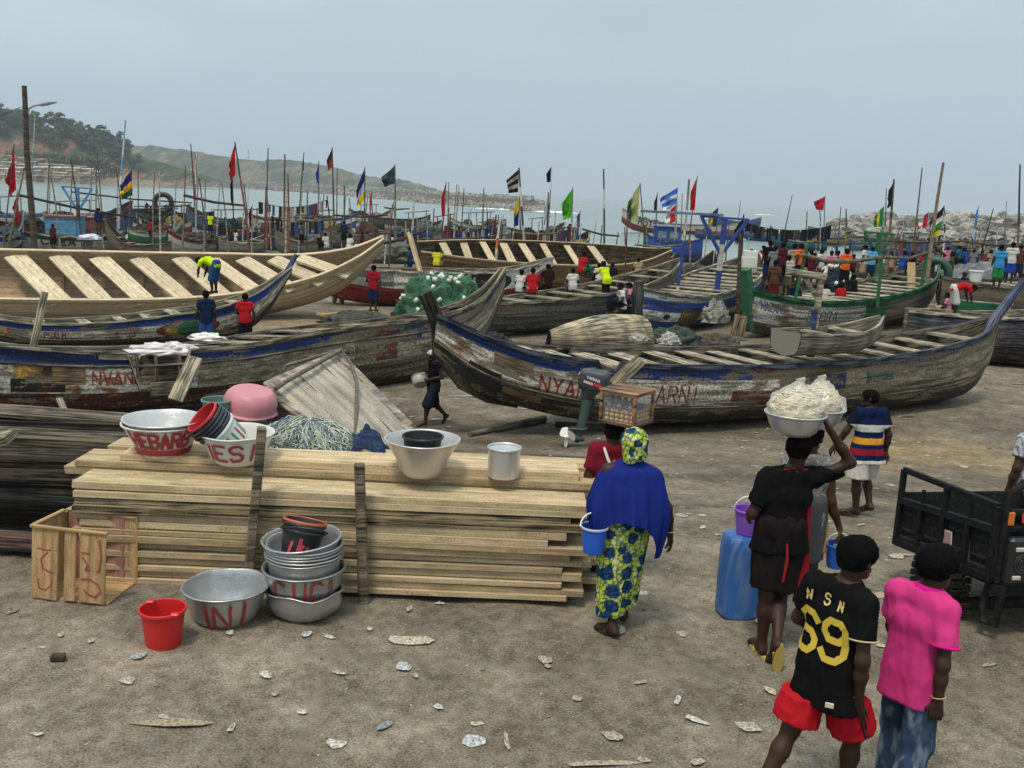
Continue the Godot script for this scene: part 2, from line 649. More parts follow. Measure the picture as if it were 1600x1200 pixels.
# ---------------------------------------------------------------- canoes
# s: a, b (stern and bow on the ground plan), w / keel / sheer tables over u, heights above the ground plan's y
func canoe(s: Dictionary) -> Node3D:
	var a: Vector3 = s.a
	var b: Vector3 = s.b
	a.y = s.get("y",.0)
	b.y = a.y
	var ax := (b - a)
	var ln := ax.length()
	ax = ax.normalized()
	var o := thing(s.get("called", "canoe"),s.label,s.get("category", "boat"),(a + b) * .5,.0,s.get("group", ""))
	o.basis = Basis(ax,Vector3.UP,ax.cross(Vector3.UP)) * Basis(Vector3.RIGHT,s.get("heel",.0))
	var ns: int = s.get("n",28)
	var skin = s.get("mat",mats.old)
	var inner = s.get("inner",mats.old)
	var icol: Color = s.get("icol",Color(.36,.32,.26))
	var th: float = s.get("thick",.05)
	var cuts: Array = s.get("cuts",[.0,.42,.72,1.0])
	var cols: Array = s.get("cols",[Color.WHITE,Color.WHITE,Color.WHITE])
	var us := []
	for nt in s.get("notch",[]):
		us.append_array([nt[0] - nt[3],nt[0],nt[1],nt[1] + nt[3]])
	for i in ns:
		var t := float(i) / (ns - 1)
		us.append(lerpf(t,.5 - .5 * cos(t * PI),.55))
	us.sort()
	ns = us.size()
	var P := func(u: float,v: float,sd: float,off: float) -> Vector3:
		var wd: float = spline(s.w,u)
		var k: float = spline(s.keel,u)
		var sh: float = spline(s.sheer,u)
		var z := wd * pow(maxf(.0,1.0 - pow(maxf(.0,1.0 - v),3.2)),.38)
		var y := k + (sh - k) * v
		if off < .0:
			z = maxf(z + off,.0)
			y -= off * maxf(.0,1.0 - v * 3.0)
		else:
			z += off
		return Vector3((u - .5) * ln,y,z * sd)
	var notch: Array = s.get("notch",[])
	surf[str(o.name)] = P
	for st in cuts.size() - 1:
		var v0: float = cuts[st]
		var v1: float = cuts[st + 1]
		var lap := .03 if st % 2 == 1 else .0
		for side in [-1.0,1.0]:
			var out := mb(cols[st])
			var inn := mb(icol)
			var m: int = 6 if st == 0 else 3
			var rows_o := []
			var rows_i := []
			var uv_o := []
			var uv_i := []
			for u in us:
				var ro := PackedVector3Array()
				var ri := PackedVector3Array()
				var uo := PackedVector2Array()
				var ui := PackedVector2Array()
				for k in m + 1:
					var t := float(k) / m
					var v := v0 + (v1 - v0) * (t * t if st == 0 else t)
					for nt in notch:
						v = minf(v,lerpf(1.0,nt[2],smoothstep(nt[0] - nt[3],nt[0],u) * smoothstep(nt[1] + nt[3],nt[1],u)))
					var wob := sin(u * 37.0 + st * 2.0) * .006
					ro.append(P.call(u,v,side,lap + wob))
					ri.append(P.call(u,v,side,-th))
					uo.append(Vector2(u if side > 0 else 1.0 - u,1.0 - v) if s.has("mat") else Vector2(u * ln,v * 1.6 + st * .37))
					ui.append(Vector2(u * ln + 3.3,v * 1.4 + st * .71))
				rows_o.append(ro); rows_i.append(ri); uv_o.append(uo); uv_i.append(ui)
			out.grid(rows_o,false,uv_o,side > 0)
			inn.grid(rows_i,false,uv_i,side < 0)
			for e in [0,m]:
				var r0 := PackedVector3Array()
				var r1 := PackedVector3Array()
				for i in ns:
					r0.append(rows_o[i][e])
					r1.append(rows_i[i][e])
				inn.grid([r0,r1],false,[],(side > 0) == (e == 0))
			var am := out.mesh()
			inn.mesh(am)
			var mi := part("dugout_bottom" if st == 0 else "hull_plank",am,null,o)
			mi.set_surface_override_material(0,skin)
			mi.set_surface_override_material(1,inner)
	var gr: Array = s.get("rail",[.07,.09])
	var u0: float = s.get("rail_u0",.0)
	for side in [-1.0,1.0]:
		var rb := mb(s.get("rail_col",Color(.36,.34,.30)))
		var rows := []
		var uvr := []
		for u in us:
			if u < u0 or u > s.get("rail_u1",1.0):
				continue
			var top := 1.0
			for nt in notch:
				top = minf(top,lerpf(1.0,nt[2],smoothstep(nt[0] - nt[3],nt[0],u) * smoothstep(nt[1] + nt[3],nt[1],u)))
			var p: Vector3 = P.call(u,top,side,.0)
			var r := PackedVector3Array()
			for q in [[-.35,.012],[.65,.012],[.65,-1.0],[-.35,-1.0]]:
				r.append(p + Vector3(0,q[1] * gr[1] + .006,q[0] * gr[0] * side + .02 * side))
			rows.append(r)
			var uu := PackedVector2Array()
			for k in 4:
				uu.append(Vector2(u * ln,k * .13))
			uvr.append(uu)
		for k in 4:
			var sub := []
			var su := []
			for i in rows.size():
				sub.append(PackedVector3Array([rows[i][k],rows[i][(k + 1) % 4]]))
				su.append(PackedVector2Array([uvr[i][k],uvr[i][k] + Vector2(0,.06)]))
			rb.grid(sub,false,su,side < 0)
		part("gunwale",rb.mesh(),s.get("rail_mat",mats.old),o)
		if s.has("band"):
			var bb := mb(s.get("band_col",Color(.2,.17,.14)))
			var path := []
			for u in us:
				path.append(P.call(u,s.band,side,.02))
			bb.tube(path,[.035],6)
			part("rubbing_strake",bb.mesh(),mats.old,o)
	var tc: Color = s.get("tcol",Color(.5,.46,.38))
	var tw: float = s.get("tw",.28)
	for u in s.get("thwarts",[]):
		var dv: float = s.get("tv",.93)
		var sk: float = s.get("skew",.0) + rng.randf_range(-.06,.06)
		var wd := tw * rng.randf_range(.85,1.12)
		var p: Vector3 = P.call(u,dv,-1.0,-th - .01)
		var q: Vector3 = P.call(u,dv,1.0,-th - .01)
		if absf(p.z) < .12:
			continue
		p.x -= sk; q.x += sk
		var dy := rng.randf_range(-.03,.03)
		p.y += dy
		q.y += dy + rng.randf_range(-.02,.02)
		part("thwart",plank(p,q,wd,s.get("tth",.055),tc * rng.randf_range(.85,1.1),Vector3.UP,.012),s.get("tmat",mats.old),o)
	if s.has("transom"):
		for e in s.transom:
			var bb := mb(s.get("tran_col",cols[2]))
			var ring := []
			for side in [-1.0,1.0]:
				for k in 9:
					var v: float = k / 8.0 if side > 0 else 1.0 - k / 8.0
					ring.append(P.call(e,v,side,.0))
			var back := []
			for p in ring:
				back.append(p + Vector3(.05 if e < .5 else -.05,0,0))
			if e < .5:
				back.reverse()
			else:
				ring.reverse()
			bb.face(ring if e < .5 else back)
			bb.face(back if e < .5 else ring)
			part("transom",bb.mesh(),s.get("rail_mat",mats.old),o)
	for u in s.get("ribs",[]):
		var bb := mb(icol * .9)
		var path := []
		for k in 13:
			var v := absf(k - 6) / 6.0
			path.append(P.call(u,.06 + .86 * v,-1.0 if k < 6 else 1.0,-th - .03))
		bb.tube(path,[.04],5)
		part("rib",bb.mesh(),inner,o)
	for e in s.get("stems",[]):
		var pb := mb(e.col)
		var rows := []
		var uvs := []
		var l := .0
		var pts: Array = e.pts
		for i in pts.size():
			var p: Array = pts[i]
			var x: float = (-.5 * ln + p[0]) if e.get("at",0) == 0 else (.5 * ln - p[0])
			var c := Vector3(x,p[1],0)
			var pa: Array = pts[maxi(i - 1,0)]
			var pc: Array = pts[mini(i + 1,pts.size() - 1)]
			var sg := 1.0 if e.get("at",0) == 0 else -1.0
			var d := Vector3((pc[0] - pa[0]) * sg,pc[1] - pa[1],0).normalized()
			var nn := Vector3(-d.y,d.x,0)
			rows.append(PackedVector3Array([c + nn * p[3] + Vector3(0,0,p[2]),c + nn * p[3] - Vector3(0,0,p[2]),c - nn * p[3] - Vector3(0,0,p[2]),c - nn * p[3] + Vector3(0,0,p[2])]))
			l += .3
		for k in 4:
			var sub := []
			var su := []
			for i in rows.size():
				sub.append(PackedVector3Array([rows[i][k],rows[i][(k + 1) % 4]]))
				su.append(PackedVector2Array([Vector2(i * .35,k * .2),Vector2(i * .35,k * .2 + .15)]))
			pb.grid(sub,false,su,true)
		pb.face([rows[-1][3],rows[-1][2],rows[-1][1],rows[-1][0]])
		pb.face([rows[0][0],rows[0][1],rows[0][2],rows[0][3]])
		part("stem_post",pb.mesh(),e.get("mat",mats.old),o,e.get("label", ""))
	return o

# a plain table of shapes for the smaller and farther boats
func shape(beam: float,depth: float,rise_a: float,rise_b: float,base := .0) -> Dictionary:
	return {
		"w": [[.0,.07],[.08,beam * .42],[.25,beam * .82],[.5,beam],[.75,beam * .82],[.92,beam * .42],[1.0,.07]],
		"keel": [[.0,base + rise_a * .75],[.07,base + rise_a * .28],[.2,base + .06],[.5,base],[.8,base + .06],[.93,base + rise_b * .28],[1.0,base + rise_b * .75]],
		"sheer": [[.0,base + depth + rise_a],[.12,base + depth + rise_a * .48],[.3,base + depth + rise_a * .1],[.5,base + depth],[.7,base + depth + rise_b * .1],[.88,base + depth + rise_b * .48],[1.0,base + depth + rise_b]]}

var surf := {}

# a plate nailed over the planking
func hull_plate(o: Node3D,called: String,u0: float,u1: float,v0: float,v1: float,off: float,col: Color,m = null,side := 1.0) -> void:
	var f = surf[str(o.name)]
	var b := mb(col)
	var rows := []
	var uvs := []
	for i in 7:
		var row := PackedVector3Array()
		var ur := PackedVector2Array()
		var t := i / 6.0
		for k in 4:
			var s := k / 3.0
			row.append(f.call(lerpf(u0,u1,t),lerpf(v0,v1,s),side,off))
			ur.append(Vector2(t * .8,s * .6))
		rows.append(row)
		uvs.append(ur)
	b.grid(rows,false,uvs,side > 0)
	var rim := []
	var rin := []
	for i in 7:
		rim.append(rows[i][0]); rin.append(f.call(lerpf(u0,u1,i / 6.0),v0,side,-.004))
	for i in 7:
		rim.append(rows[6 - i][3]); rin.append(f.call(lerpf(u1,u0,i / 6.0),v1,side,-.004))
	b.grid([PackedVector3Array(rim),PackedVector3Array(rin)],true)
	part(called,b.mesh(),m if m != null else mats.old,o)

# letters or lines laid on the hull
func hull_point(o: Node3D,u: float,v: float,off: float,side := 1.0) -> Vector3:
	return o.transform * (surf[str(o.name)].call(u,v,side,off) as Vector3)

# ---------------------------------------------------------------- bodies
class Field:
	var org: Vector3
	var nx: int
	var ny: int
	var nz: int
	var c: float
	var f := PackedFloat32Array()

	func setup(lo: Vector3,hi: Vector3,cell: float) -> void:
		c = cell
		org = lo - Vector3.ONE * cell * 2.0
		var s := (hi - lo) / cell
		nx = int(s.x) + 6
		ny = int(s.y) + 6
		nz = int(s.z) + 6
		f.resize(nx * ny * nz)
		f.fill(.2)

	func cap(a: Vector3,b: Vector3,ra: float,rb: float,k: float,flat := 1.0,ends := 0) -> void:
		var m := maxf(ra,rb) + k + c
		var lx := maxi(0,int((minf(a.x,b.x) - m - org.x) / c))
		var hx := mini(nx - 1,int((maxf(a.x,b.x) + m - org.x) / c) + 1)
		var ly := maxi(0,int((minf(a.y,b.y) - m - org.y) / c))
		var hy := mini(ny - 1,int((maxf(a.y,b.y) + m - org.y) / c) + 1)
		var lz := maxi(0,int((minf(a.z,b.z) - m - org.z) / c))
		var hz := mini(nz - 1,int((maxf(a.z,b.z) + m - org.z) / c) + 1)
		var ab := b - a
		ab.z *= flat
		var l2 := maxf(ab.length_squared(),1e-9)
		var ln := sqrt(l2)
		var abx := ab.x
		var aby := ab.y
		var abz := ab.z
		for z in range(lz,hz + 1):
			var pz := (org.z + z * c - a.z) * flat
			for y in range(ly,hy + 1):
				var py := org.y + y * c - a.y
				var i := (z * ny + y) * nx + lx
				var yz := py * aby + pz * abz
				for x in range(lx,hx + 1):
					var px := org.x + x * c - a.x
					var tt := (px * abx + yz) / l2
					var t := clampf(tt,.0,1.0)
					var dx := px - abx * t
					var dy := py - aby * t
					var dz := pz - abz * t
					var d := sqrt(dx * dx + dy * dy + dz * dz) - (ra + (rb - ra) * t)
					if ends & 2 and (tt - 1.0) * ln > d:
						d = (tt - 1.0) * ln
					if ends & 1 and -tt * ln > d:
						d = -tt * ln
					var g := f[i]
					if k > .0:
						var h := k - absf(g - d)
						if h > .0:
							f[i] = minf(g,d) - h * h * .25 / k
						elif d < g:
							f[i] = d
					elif d < g:
						f[i] = d
					i += 1

	func cut(n: Vector3,w: float,lo := Vector3(-9,-9,-9),hi := Vector3(9,9,9)) -> void:
		for z in nz:
			for y in ny:
				var i := (z * ny + y) * nx
				var q := n.y * (org.y + y * c) + n.z * (org.z + z * c) - w
				for x in nx:
					var d := q + n.x * (org.x + x * c)
					if d > f[i]:
						f[i] = d
					i += 1

	func at(p: Vector3) -> float:
		var q := (p - org) / c
		var x := clampi(int(q.x),0,nx - 2)
		var y := clampi(int(q.y),0,ny - 2)
		var z := clampi(int(q.z),0,nz - 2)
		var t := Vector3(q.x - x,q.y - y,q.z - z)
		var i := (z * ny + y) * nx + x
		var s := nx
		var w := nx * ny
		var a := lerpf(lerpf(f[i],f[i + 1],t.x),lerpf(f[i + s],f[i + s + 1],t.x),t.y)
		var b := lerpf(lerpf(f[i + w],f[i + w + 1],t.x),lerpf(f[i + w + s],f[i + w + s + 1],t.x),t.y)
		return lerpf(a,b,t.z)

	func net(o: Mb,paint = null,push = null) -> void:
		var id := PackedInt32Array()
		id.resize(nx * ny * nz)
		id.fill(-1)
		var sy := nx
		var sz := nx * ny
		var offs := [0,1,sy,sy + 1,sz,sz + 1,sz + sy,sz + sy + 1]
		var pv := PackedVector3Array()
		var cells := PackedInt32Array()
		var far := c * 2.7
		for z in nz - 1:
			for y in ny - 1:
				var i := (z * ny + y) * nx
				for x in nx - 1:
					if absf(f[i]) > far:
						i += 1
						continue
					var s0 := f[i] < .0
					if s0 != (f[i + 1] < .0) or s0 != (f[i + sy] < .0) or s0 != (f[i + sy + 1] < .0) or s0 != (f[i + sz] < .0) or s0 != (f[i + sz + 1] < .0) or s0 != (f[i + sz + sy] < .0) or s0 != (f[i + sz + sy + 1] < .0):
						var acc := Vector3.ZERO
						var n := 0
						for e in 12:
							var a: int
							var b: int
							if e < 4:
								a = e * 2
								b = a + 1
							elif e < 8:
								a = [0,1,4,5][e - 4]
								b = a + 2
							else:
								a = e - 8
								b = a + 4
							var fa: float = f[i + offs[a]]
							var fb: float = f[i + offs[b]]
							if (fa < .0) != (fb < .0):
								var t := fa / (fa - fb)
								var pa := Vector3(a & 1,(a >> 1) & 1,a >> 2)
								var pb := Vector3(b & 1,(b >> 1) & 1,b >> 2)
								acc += pa.lerp(pb,t)
								n += 1
						id[i] = pv.size()
						cells.append(i)
						pv.append(org + (Vector3(x,y,z) + acc / n) * c)
					i += 1
		var nn := PackedVector3Array()
		nn.resize(pv.size())
		var q := PackedInt32Array()
		for ci in cells.size():
			var i := cells[ci]
			var x := i % nx
			var y := (i / nx) % ny
			var z := i / sz
			for ax in 3:
				var st: int = [1,sy,sz][ax]
				var in0 := f[i] < .0
				if in0 == (f[i + st] < .0):
					continue
				var s1: int = [sy,sz,1][ax]
				var s2: int = [sz,1,sy][ax]
				if [y,z,x][ax] == 0 or [z,x,y][ax] == 0:
					continue
				var a := id[i]
				var b := id[i - s1]
				var d := id[i - s1 - s2]
				var e := id[i - s2]
				if a < 0 or b < 0 or d < 0 or e < 0:
					continue
				if not in0:
					var w := b
					b = e
					e = w
				q.append(a); q.append(b); q.append(d); q.append(e)
				var g := (pv[d] - pv[a]).cross(pv[e] - pv[b])
				nn[a] += g
				nn[b] += g
				nn[d] += g
				nn[e] += g
		if push != null:
			for i in pv.size():
				pv[i] = push.call(pv[i],nn[i].normalized())
			nn.fill(Vector3.ZERO)
			for i in range(0,q.size(),4):
				var g := (pv[q[i + 2]] - pv[q[i]]).cross(pv[q[i + 3]] - pv[q[i + 1]])
				for k in 4:
					nn[q[i + k]] += g
		var s := o.v.size()
		for i in pv.size():
			if paint != null:
				o.col = paint.call(pv[i])
			o.vert(pv[i],nn[i])
		for i in range(0,q.size(),4):
			o.ix.append(s + q[i]); o.ix.append(s + q[i + 2]); o.ix.append(s + q[i + 1])
			o.ix.append(s + q[i]); o.ix.append(s + q[i + 3]); o.ix.append(s + q[i + 2])

# bones: [a, b, ra, rb, flat, ends]
func field_of(bones: Array,cell: float,k: float) -> Field:
	var lo := Vector3(99,99,99)
	var hi := -lo
	for b in bones:
		var m: float = maxf(b[2],b[3]) + .02
		var v := Vector3(m,m,m)
		lo = lo.min(b[0] - v).min(b[1] - v)
		hi = hi.max(b[0] + v).max(b[1] + v)
	var f := Field.new()
	f.setup(lo,hi,cell)
	for b in bones:
		f.cap(b[0],b[1],b[2],b[3],b[6] if b.size() > 6 else k,b[4] if b.size() > 4 else 1.0,b[5] if b.size() > 5 else 0)
	return f

# creases: long along `along`, short across it
func folds(amp: float,sd: int,fx := 9.0,fy := 3.0) -> Callable:
	var n1 := nz(0,0,1.0,sd,2)
	return func(p: Vector3,nn: Vector3) -> Vector3:
		var t := n1.get_noise_3d(p.x * fx,p.y * fy,p.z * fx)
		var r := 1.0 - 2.0 * absf(t)
		return p + nn * amp * (r - .4)

# one hand: w wrist, d the way the forearm points, pn out of the palm, side +1 thumb on the d x pn side
func hand(o: Mb,w: Vector3,d: Vector3,pn: Vector3,side: float,curl: float,skin: Color,cell := .0045,sc := 1.0) -> void:
	d = d.normalized()
	pn = (pn - d * pn.dot(d)).normalized()
	var ac := d.cross(pn).normalized() * side
	var bones := []
	bones.append([w - d * .03,w + d * .01,.026 * sc,.026 * sc])
	for i in 4:
		var t := (i - 1.5) / 1.5
		bones.append([w + ac * (-t * .012),w + d * .085 * sc - ac * t * .030 * sc,.017 * sc,.0125 * sc])
	for i in 4:
		var t := (i - 1.5) / 1.5
		var base := w + d * .088 * sc - ac * t * .030 * sc
		var ln: float = [.070,.078,.074,.058][i] * sc
		var dir := (d - ac * t * .10).normalized()
		var p := base
		for k in 3:
			var a := curl * (.35 + .75 * k) + .08
			var dd := (dir * cos(a) + pn * sin(a)).normalized()
			var q: Vector3 = p + dd * ln * [.45,.32,.26][k]
			var r: float = .0092 - .0009 * k
			bones.append([p,q,r * sc,(r - .0009) * sc,1.0,0,.004])
			p = q
	var tb := w + d * .02 * sc + ac * .022 * sc
	var t1 := tb + (d * .72 + ac * .75 + pn * .25).normalized() * .042 * sc
	var t2 := t1 + (d * .9 + ac * (.35 - curl * .5) + pn * (.2 + curl * .6)).normalized() * .030 * sc
	var t3 := t2 + (d * .9 - ac * curl * .5 + pn * (.2 + curl * .8)).normalized() * .026 * sc
	bones.append([tb,t1,.017 * sc,.0125 * sc])
	bones.append([t1,t2,.0115 * sc,.0105 * sc,1.0,0,.004])
	bones.append([t2,t3,.0105 * sc,.0088 * sc,1.0,0,.004])
	var f := field_of(bones,cell,.010)
	var palm := Color(skin.r * 1.9 + .03,skin.g * 1.8 + .018,skin.b * 1.7 + .012)
	var ctr := w + d * .06
	f.net(o,func(p: Vector3) -> Color: return skin.lerp(palm,smoothstep(.004,.016,(p - ctr).dot(pn))))

# head facing `fw` around its centre
func head(o: Mb,c: Vector3,b: Basis,skin: Color,cell := .0065,sc := 1.0) -> void:
	var Q := func(x: float,y: float,z: float) -> Vector3: return c + b * (Vector3(x,y,z) * sc)
	var bones := [
		[Q.call(0,.03,.025),Q.call(0,.032,-.022),.080 * sc,.076 * sc],
		[Q.call(0,-.01,-.028),Q.call(0,-.07,-.048),.060 * sc,.042 * sc],
		[Q.call(0,-.07,-.045),Q.call(0,-.088,-.062),.036 * sc,.024 * sc],
		[Q.call(-.045,-.06,-.01),Q.call(-.015,-.09,-.055),.026 * sc,.022 * sc],
		[Q.call(.045,-.06,-.01),Q.call(.015,-.09,-.055),.026 * sc,.022 * sc],
		[Q.call(0,-.04,.035),Q.call(0,-.15,.03),.056 * sc,.056 * sc],
		[Q.call(-.03,.018,-.086),Q.call(.03,.018,-.086),.012 * sc,.012 * sc],
		[Q.call(0,.0,-.092),Q.call(0,-.03,-.108),.010 * sc,.015 * sc,1.0,0,.012],
		[Q.call(-.013,-.034,-.098),Q.call(.013,-.034,-.098),.011 * sc,.011 * sc,1.0,0,.008],
		[Q.call(-.02,-.058,-.092),Q.call(.02,-.058,-.092),.0095 * sc,.0095 * sc,1.0,0,.006],
		[Q.call(-.018,-.071,-.091),Q.call(.018,-.071,-.091),.0105 * sc,.0105 * sc,1.0,0,.006],
		[Q.call(-.03,.0,-.079),Q.call(-.032,.0,-.079),.012 * sc,.012 * sc,1.0,0,.004],
		[Q.call(.03,.0,-.079),Q.call(.032,.0,-.079),.012 * sc,.012 * sc,1.0,0,.004]]
	for s in [-1.0,1.0]:
		bones.append([Q.call(s * .080,.012,.006),Q.call(s * .084,-.008,.002),.016 * sc,.015 * sc,1.0,0,.008])
		bones.append([Q.call(s * .081,-.012,.001),Q.call(s * .078,-.028,-.003),.011 * sc,.008 * sc,1.0,0,.008])
	var f := field_of(bones,cell,.022 * sc)
	var inv := b.inverse()
	var lips := Color(skin.r * 1.25 + .012,skin.g * .95,skin.b * .98)
	f.net(o,func(p: Vector3) -> Color:
		var q: Vector3 = inv * (p - c) / sc
		if absf(absf(q.x) - .031) < .014 and absf(q.y) < .0062 and q.z < -.078:
			return Color(.01,.008,.007) if absf(absf(q.x) - .031) < .006 else Color(.42,.38,.34)
		if absf(q.x) < .026 and absf(q.y + .0645) < .013 and q.z < -.088:
			return lips
		return skin)

func hair_mesh(c: Vector3,b: Basis,lift: float,col: Color,sc := 1.0,cell := .009,low := -.045) -> ArrayMesh:
	var Q := func(x: float,y: float,z: float) -> Vector3: return c + b * (Vector3(x,y,z) * sc)
	var f := field_of([
		[Q.call(0,.034 + lift * .4,.026),Q.call(0,.036 + lift * .4,-.02),(.083 + lift) * sc,(.077 + lift) * sc],
		[Q.call(0,-.03,.042),Q.call(0,-.03,.035),(.064 + lift * .6) * sc,(.06 + lift * .6) * sc]],cell,.03)
	f.cut(b * Vector3(0,-.82,-.57),(b * Vector3(0,-.82,-.57)).dot(c) + .030 * sc)
	f.cut(b * Vector3(0,-1,0),(b * Vector3(0,-1,0)).dot(c) - low * sc)
	var n1 := nz(0,0,60.0,77,2)
	var o := mb(col)
	f.net(o,null,func(p: Vector3,nn: Vector3) -> Vector3: return p + nn * n1.get_noise_3dv(p) * .007)
	return o.mesh()

# a full figure. j: joints in metres, person facing -z, x to its right as we stand behind it
func joints(over: Dictionary) -> Dictionary:
	var j := {
		"pelvis": Vector3(0,.95,0), "chest": Vector3(0,1.24,0), "neck": Vector3(0,1.43,.0), "head": Vector3(0,1.58,-.01),
		"sl": Vector3(-.175,1.385,0), "el": Vector3(-.23,1.12,.03), "wl": Vector3(-.25,.88,-.03),
		"sr": Vector3(.175,1.385,0), "er": Vector3(.23,1.12,.03), "wr": Vector3(.25,.88,-.03),
		"hl": Vector3(-.09,.9,0), "kl": Vector3(-.10,.48,0), "al": Vector3(-.10,.08,.02), "tl": Vector3(-.11,.025,-.15),
		"hr": Vector3(.09,.9,0), "kr": Vector3(.10,.48,0), "ar": Vector3(.10,.08,.02), "tr": Vector3(.11,.025,-.15),
		"fat": 1.0, "yaw": .0, "nod": .0}
	for k in over:
		j[k] = over[k]
	return j

func torso_bones(j: Dictionary,g: float,k := 1.0) -> Array:
	var f: float = j.fat
	var sd: Vector3 = (j.sr - j.sl).normalized()
	var wst: Vector3 = j.pelvis.lerp(j.chest,.45)
	var out := []
	for s in [-1.0,1.0]:
		out.append([j.chest + sd * s * .065 * f,j.chest.lerp(j.neck,.55) + sd * s * .075 * f,.098 * f + g,.072 * f + g,1.25])
		out.append([wst + sd * s * .055 * f,j.chest + sd * s * .065 * f,.088 * f + g,.098 * f + g,1.2])
		out.append([j.pelvis + Vector3(s * .065 * f,-.02,0),wst + sd * s * .055 * f,.105 * f + g,.088 * f + g,1.12])
	out.append([j.sl.lerp(j.neck,.1),j.neck.lerp(j.chest,.12),.052 * f + g,.066 + g])
	out.append([j.sr.lerp(j.neck,.1),j.neck.lerp(j.chest,.12),.052 * f + g,.066 + g])
	return out

func limb(a: Vector3,b: Vector3,ra: float,rb: float,t := 1.0,g := .0,ends := 2) -> Array:
	return [a,a.lerp(b,t),ra + g,lerpf(ra,rb,t) + g,1.0,ends]

func body_mesh(j: Dictionary,skin: Color,cell := .017,hands := true,hc := .006) -> ArrayMesh:
	var f: float = j.fat
	var bones := torso_bones(j,.0)
	bones.append([j.neck.lerp(j.chest,.2),j.neck.lerp(j.head,.55),.062,.056])
	for s in ["l", "r"]:
		bones.append([j["s" + s],j["e" + s],.050 * f,.040 * f])
		bones.append([j["e" + s],j["w" + s].lerp(j["e" + s],.6),.040 * f,.037 * f])
		bones.append([j["w" + s].lerp(j["e" + s],.6),j["w" + s],.038 * f,.026])
		bones.append([j["h" + s],j["k" + s],.088 * f,.056 * f])
		var cb: Vector3 = (j["k" + s] as Vector3).lerp(j["a" + s],.33)
		bones.append([j["k" + s],cb,.054 * f,.056 * f])
		bones.append([cb,j["a" + s],.056 * f,.036])
		var heel: Vector3 = j["a" + s] + (j["a" + s] - j["t" + s]).normalized() * .03 + ((j["a" + s] - j["k" + s]) as Vector3).normalized() * .045
		bones.append([j["a" + s],heel,.036,.030])
		bones.append([heel,j["t" + s],.030,.026])
		bones.append([(j["a" + s] as Vector3).lerp(j["t" + s],.25),j["t" + s],.034,.026])
		var td: Vector3 = (j["t" + s] - heel).normalized()
		var tx: Vector3 = td.cross(Vector3.UP).normalized() if absf(td.y) < .9 else Vector3.RIGHT
		bones.append([j["t" + s] - tx * .022,j["t" + s] - tx * .026 + td * .035,.02,.014])
		bones.append([j["t" + s] + tx * .022,j["t" + s] + tx * .022 + td * .035,.02,.014])
	var fl := field_of(bones,cell,.035)
	var o := mb(skin)
	fl.net(o)
	head(o,j.head,Basis(Vector3.UP,-j.yaw) * Basis(Vector3.RIGHT,j.nod),skin,.0078 if hands else .011,j.get("hsc",1.0))
	if hands:
		for s in ["l", "r"]:
			var d: Vector3 = (j["w" + s] - j["e" + s])
			d = j.get("hd" + s,d)
			var pn: Vector3 = j.get("pn" + s,Vector3(1 if s == "l" else -1,0,0))
			hand(o,j["w" + s],d,pn,1.0 if s == "l" else -1.0,j.get("curl" + s,.4),skin,hc,j.get("handsc",1.0))
	return o.mesh()

# a top: torso plus sleeves, cut at the hem
func top_mesh(j: Dictionary,g: float,hem: float,sleeve: float,paint = null,fold := .006,cell := .013,sd := 1,flare := .0,col := Color.WHITE) -> Array:
	var f: float = j.fat
	var bones := torso_bones(j,g)
	var down: Vector3 = (j.pelvis - j.chest).normalized()
	var low: Vector3 = j.pelvis + Vector3(0,hem - j.pelvis.y - .02,0)
	for s in [-1.0,1.0]:
		bones.append([j.pelvis + Vector3(s * .06 * f,.03,0),low + Vector3(s * (.06 + flare) * f,0,0),.105 * f + g,.112 * f + g + flare,1.1])
	if sleeve > .0:
		for s in ["l", "r"]:
			bones.append([j["s" + s].lerp(j.neck,.12),j["s" + s].lerp(j["e" + s],sleeve),.057 * f + g,.054 * f + g,1.0,2])
	var fl := field_of(bones,cell,.04)
	fl.cut(Vector3.DOWN,-hem)
	fl.cut(Vector3.UP,j.neck.y + .035)
	var o := mb(col)
	fl.net(o,paint,folds(fold,sd))
	return [o.mesh(),fl]

# shorts or trousers down to a share of each leg
func legs_mesh(j: Dictionary,g: float,upto: float,wide: float,paint = null,fold := .006,cell := .013,sd := 3,col := Color.WHITE,top := 9.0) -> ArrayMesh:
	var f: float = j.fat
	var bones := []
	for s in [-1.0,1.0]:
		bones.append([j.pelvis + Vector3(s * .06 * f,-.03,0),j.pelvis + Vector3(s * .055 * f,.07,0),.108 * f + g,.096 * f + g,1.1])
	for s in ["l", "r"]:
		var h: Vector3 = j["h" + s]
		var k: Vector3 = j["k" + s]
		var a: Vector3 = j["a" + s]
		if upto <= 1.0:
			bones.append([h + Vector3(0,.03,0),h.lerp(k,upto),.096 * f + g,.068 * f + g + wide,1.0,2])
		else:
			bones.append([h + Vector3(0,.03,0),k,.096 * f + g,.066 * f + g + wide])
			bones.append([k,k.lerp(a,upto - 1.0),.066 * f + g + wide,.055 * f + g + wide,1.0,2])
	var fl := field_of(bones,cell,.03)
	if top < 5.0:
		fl.cut(Vector3.UP,top)
	var o := mb(col)
	fl.net(o,paint,folds(fold,sd))
	return o.mesh()

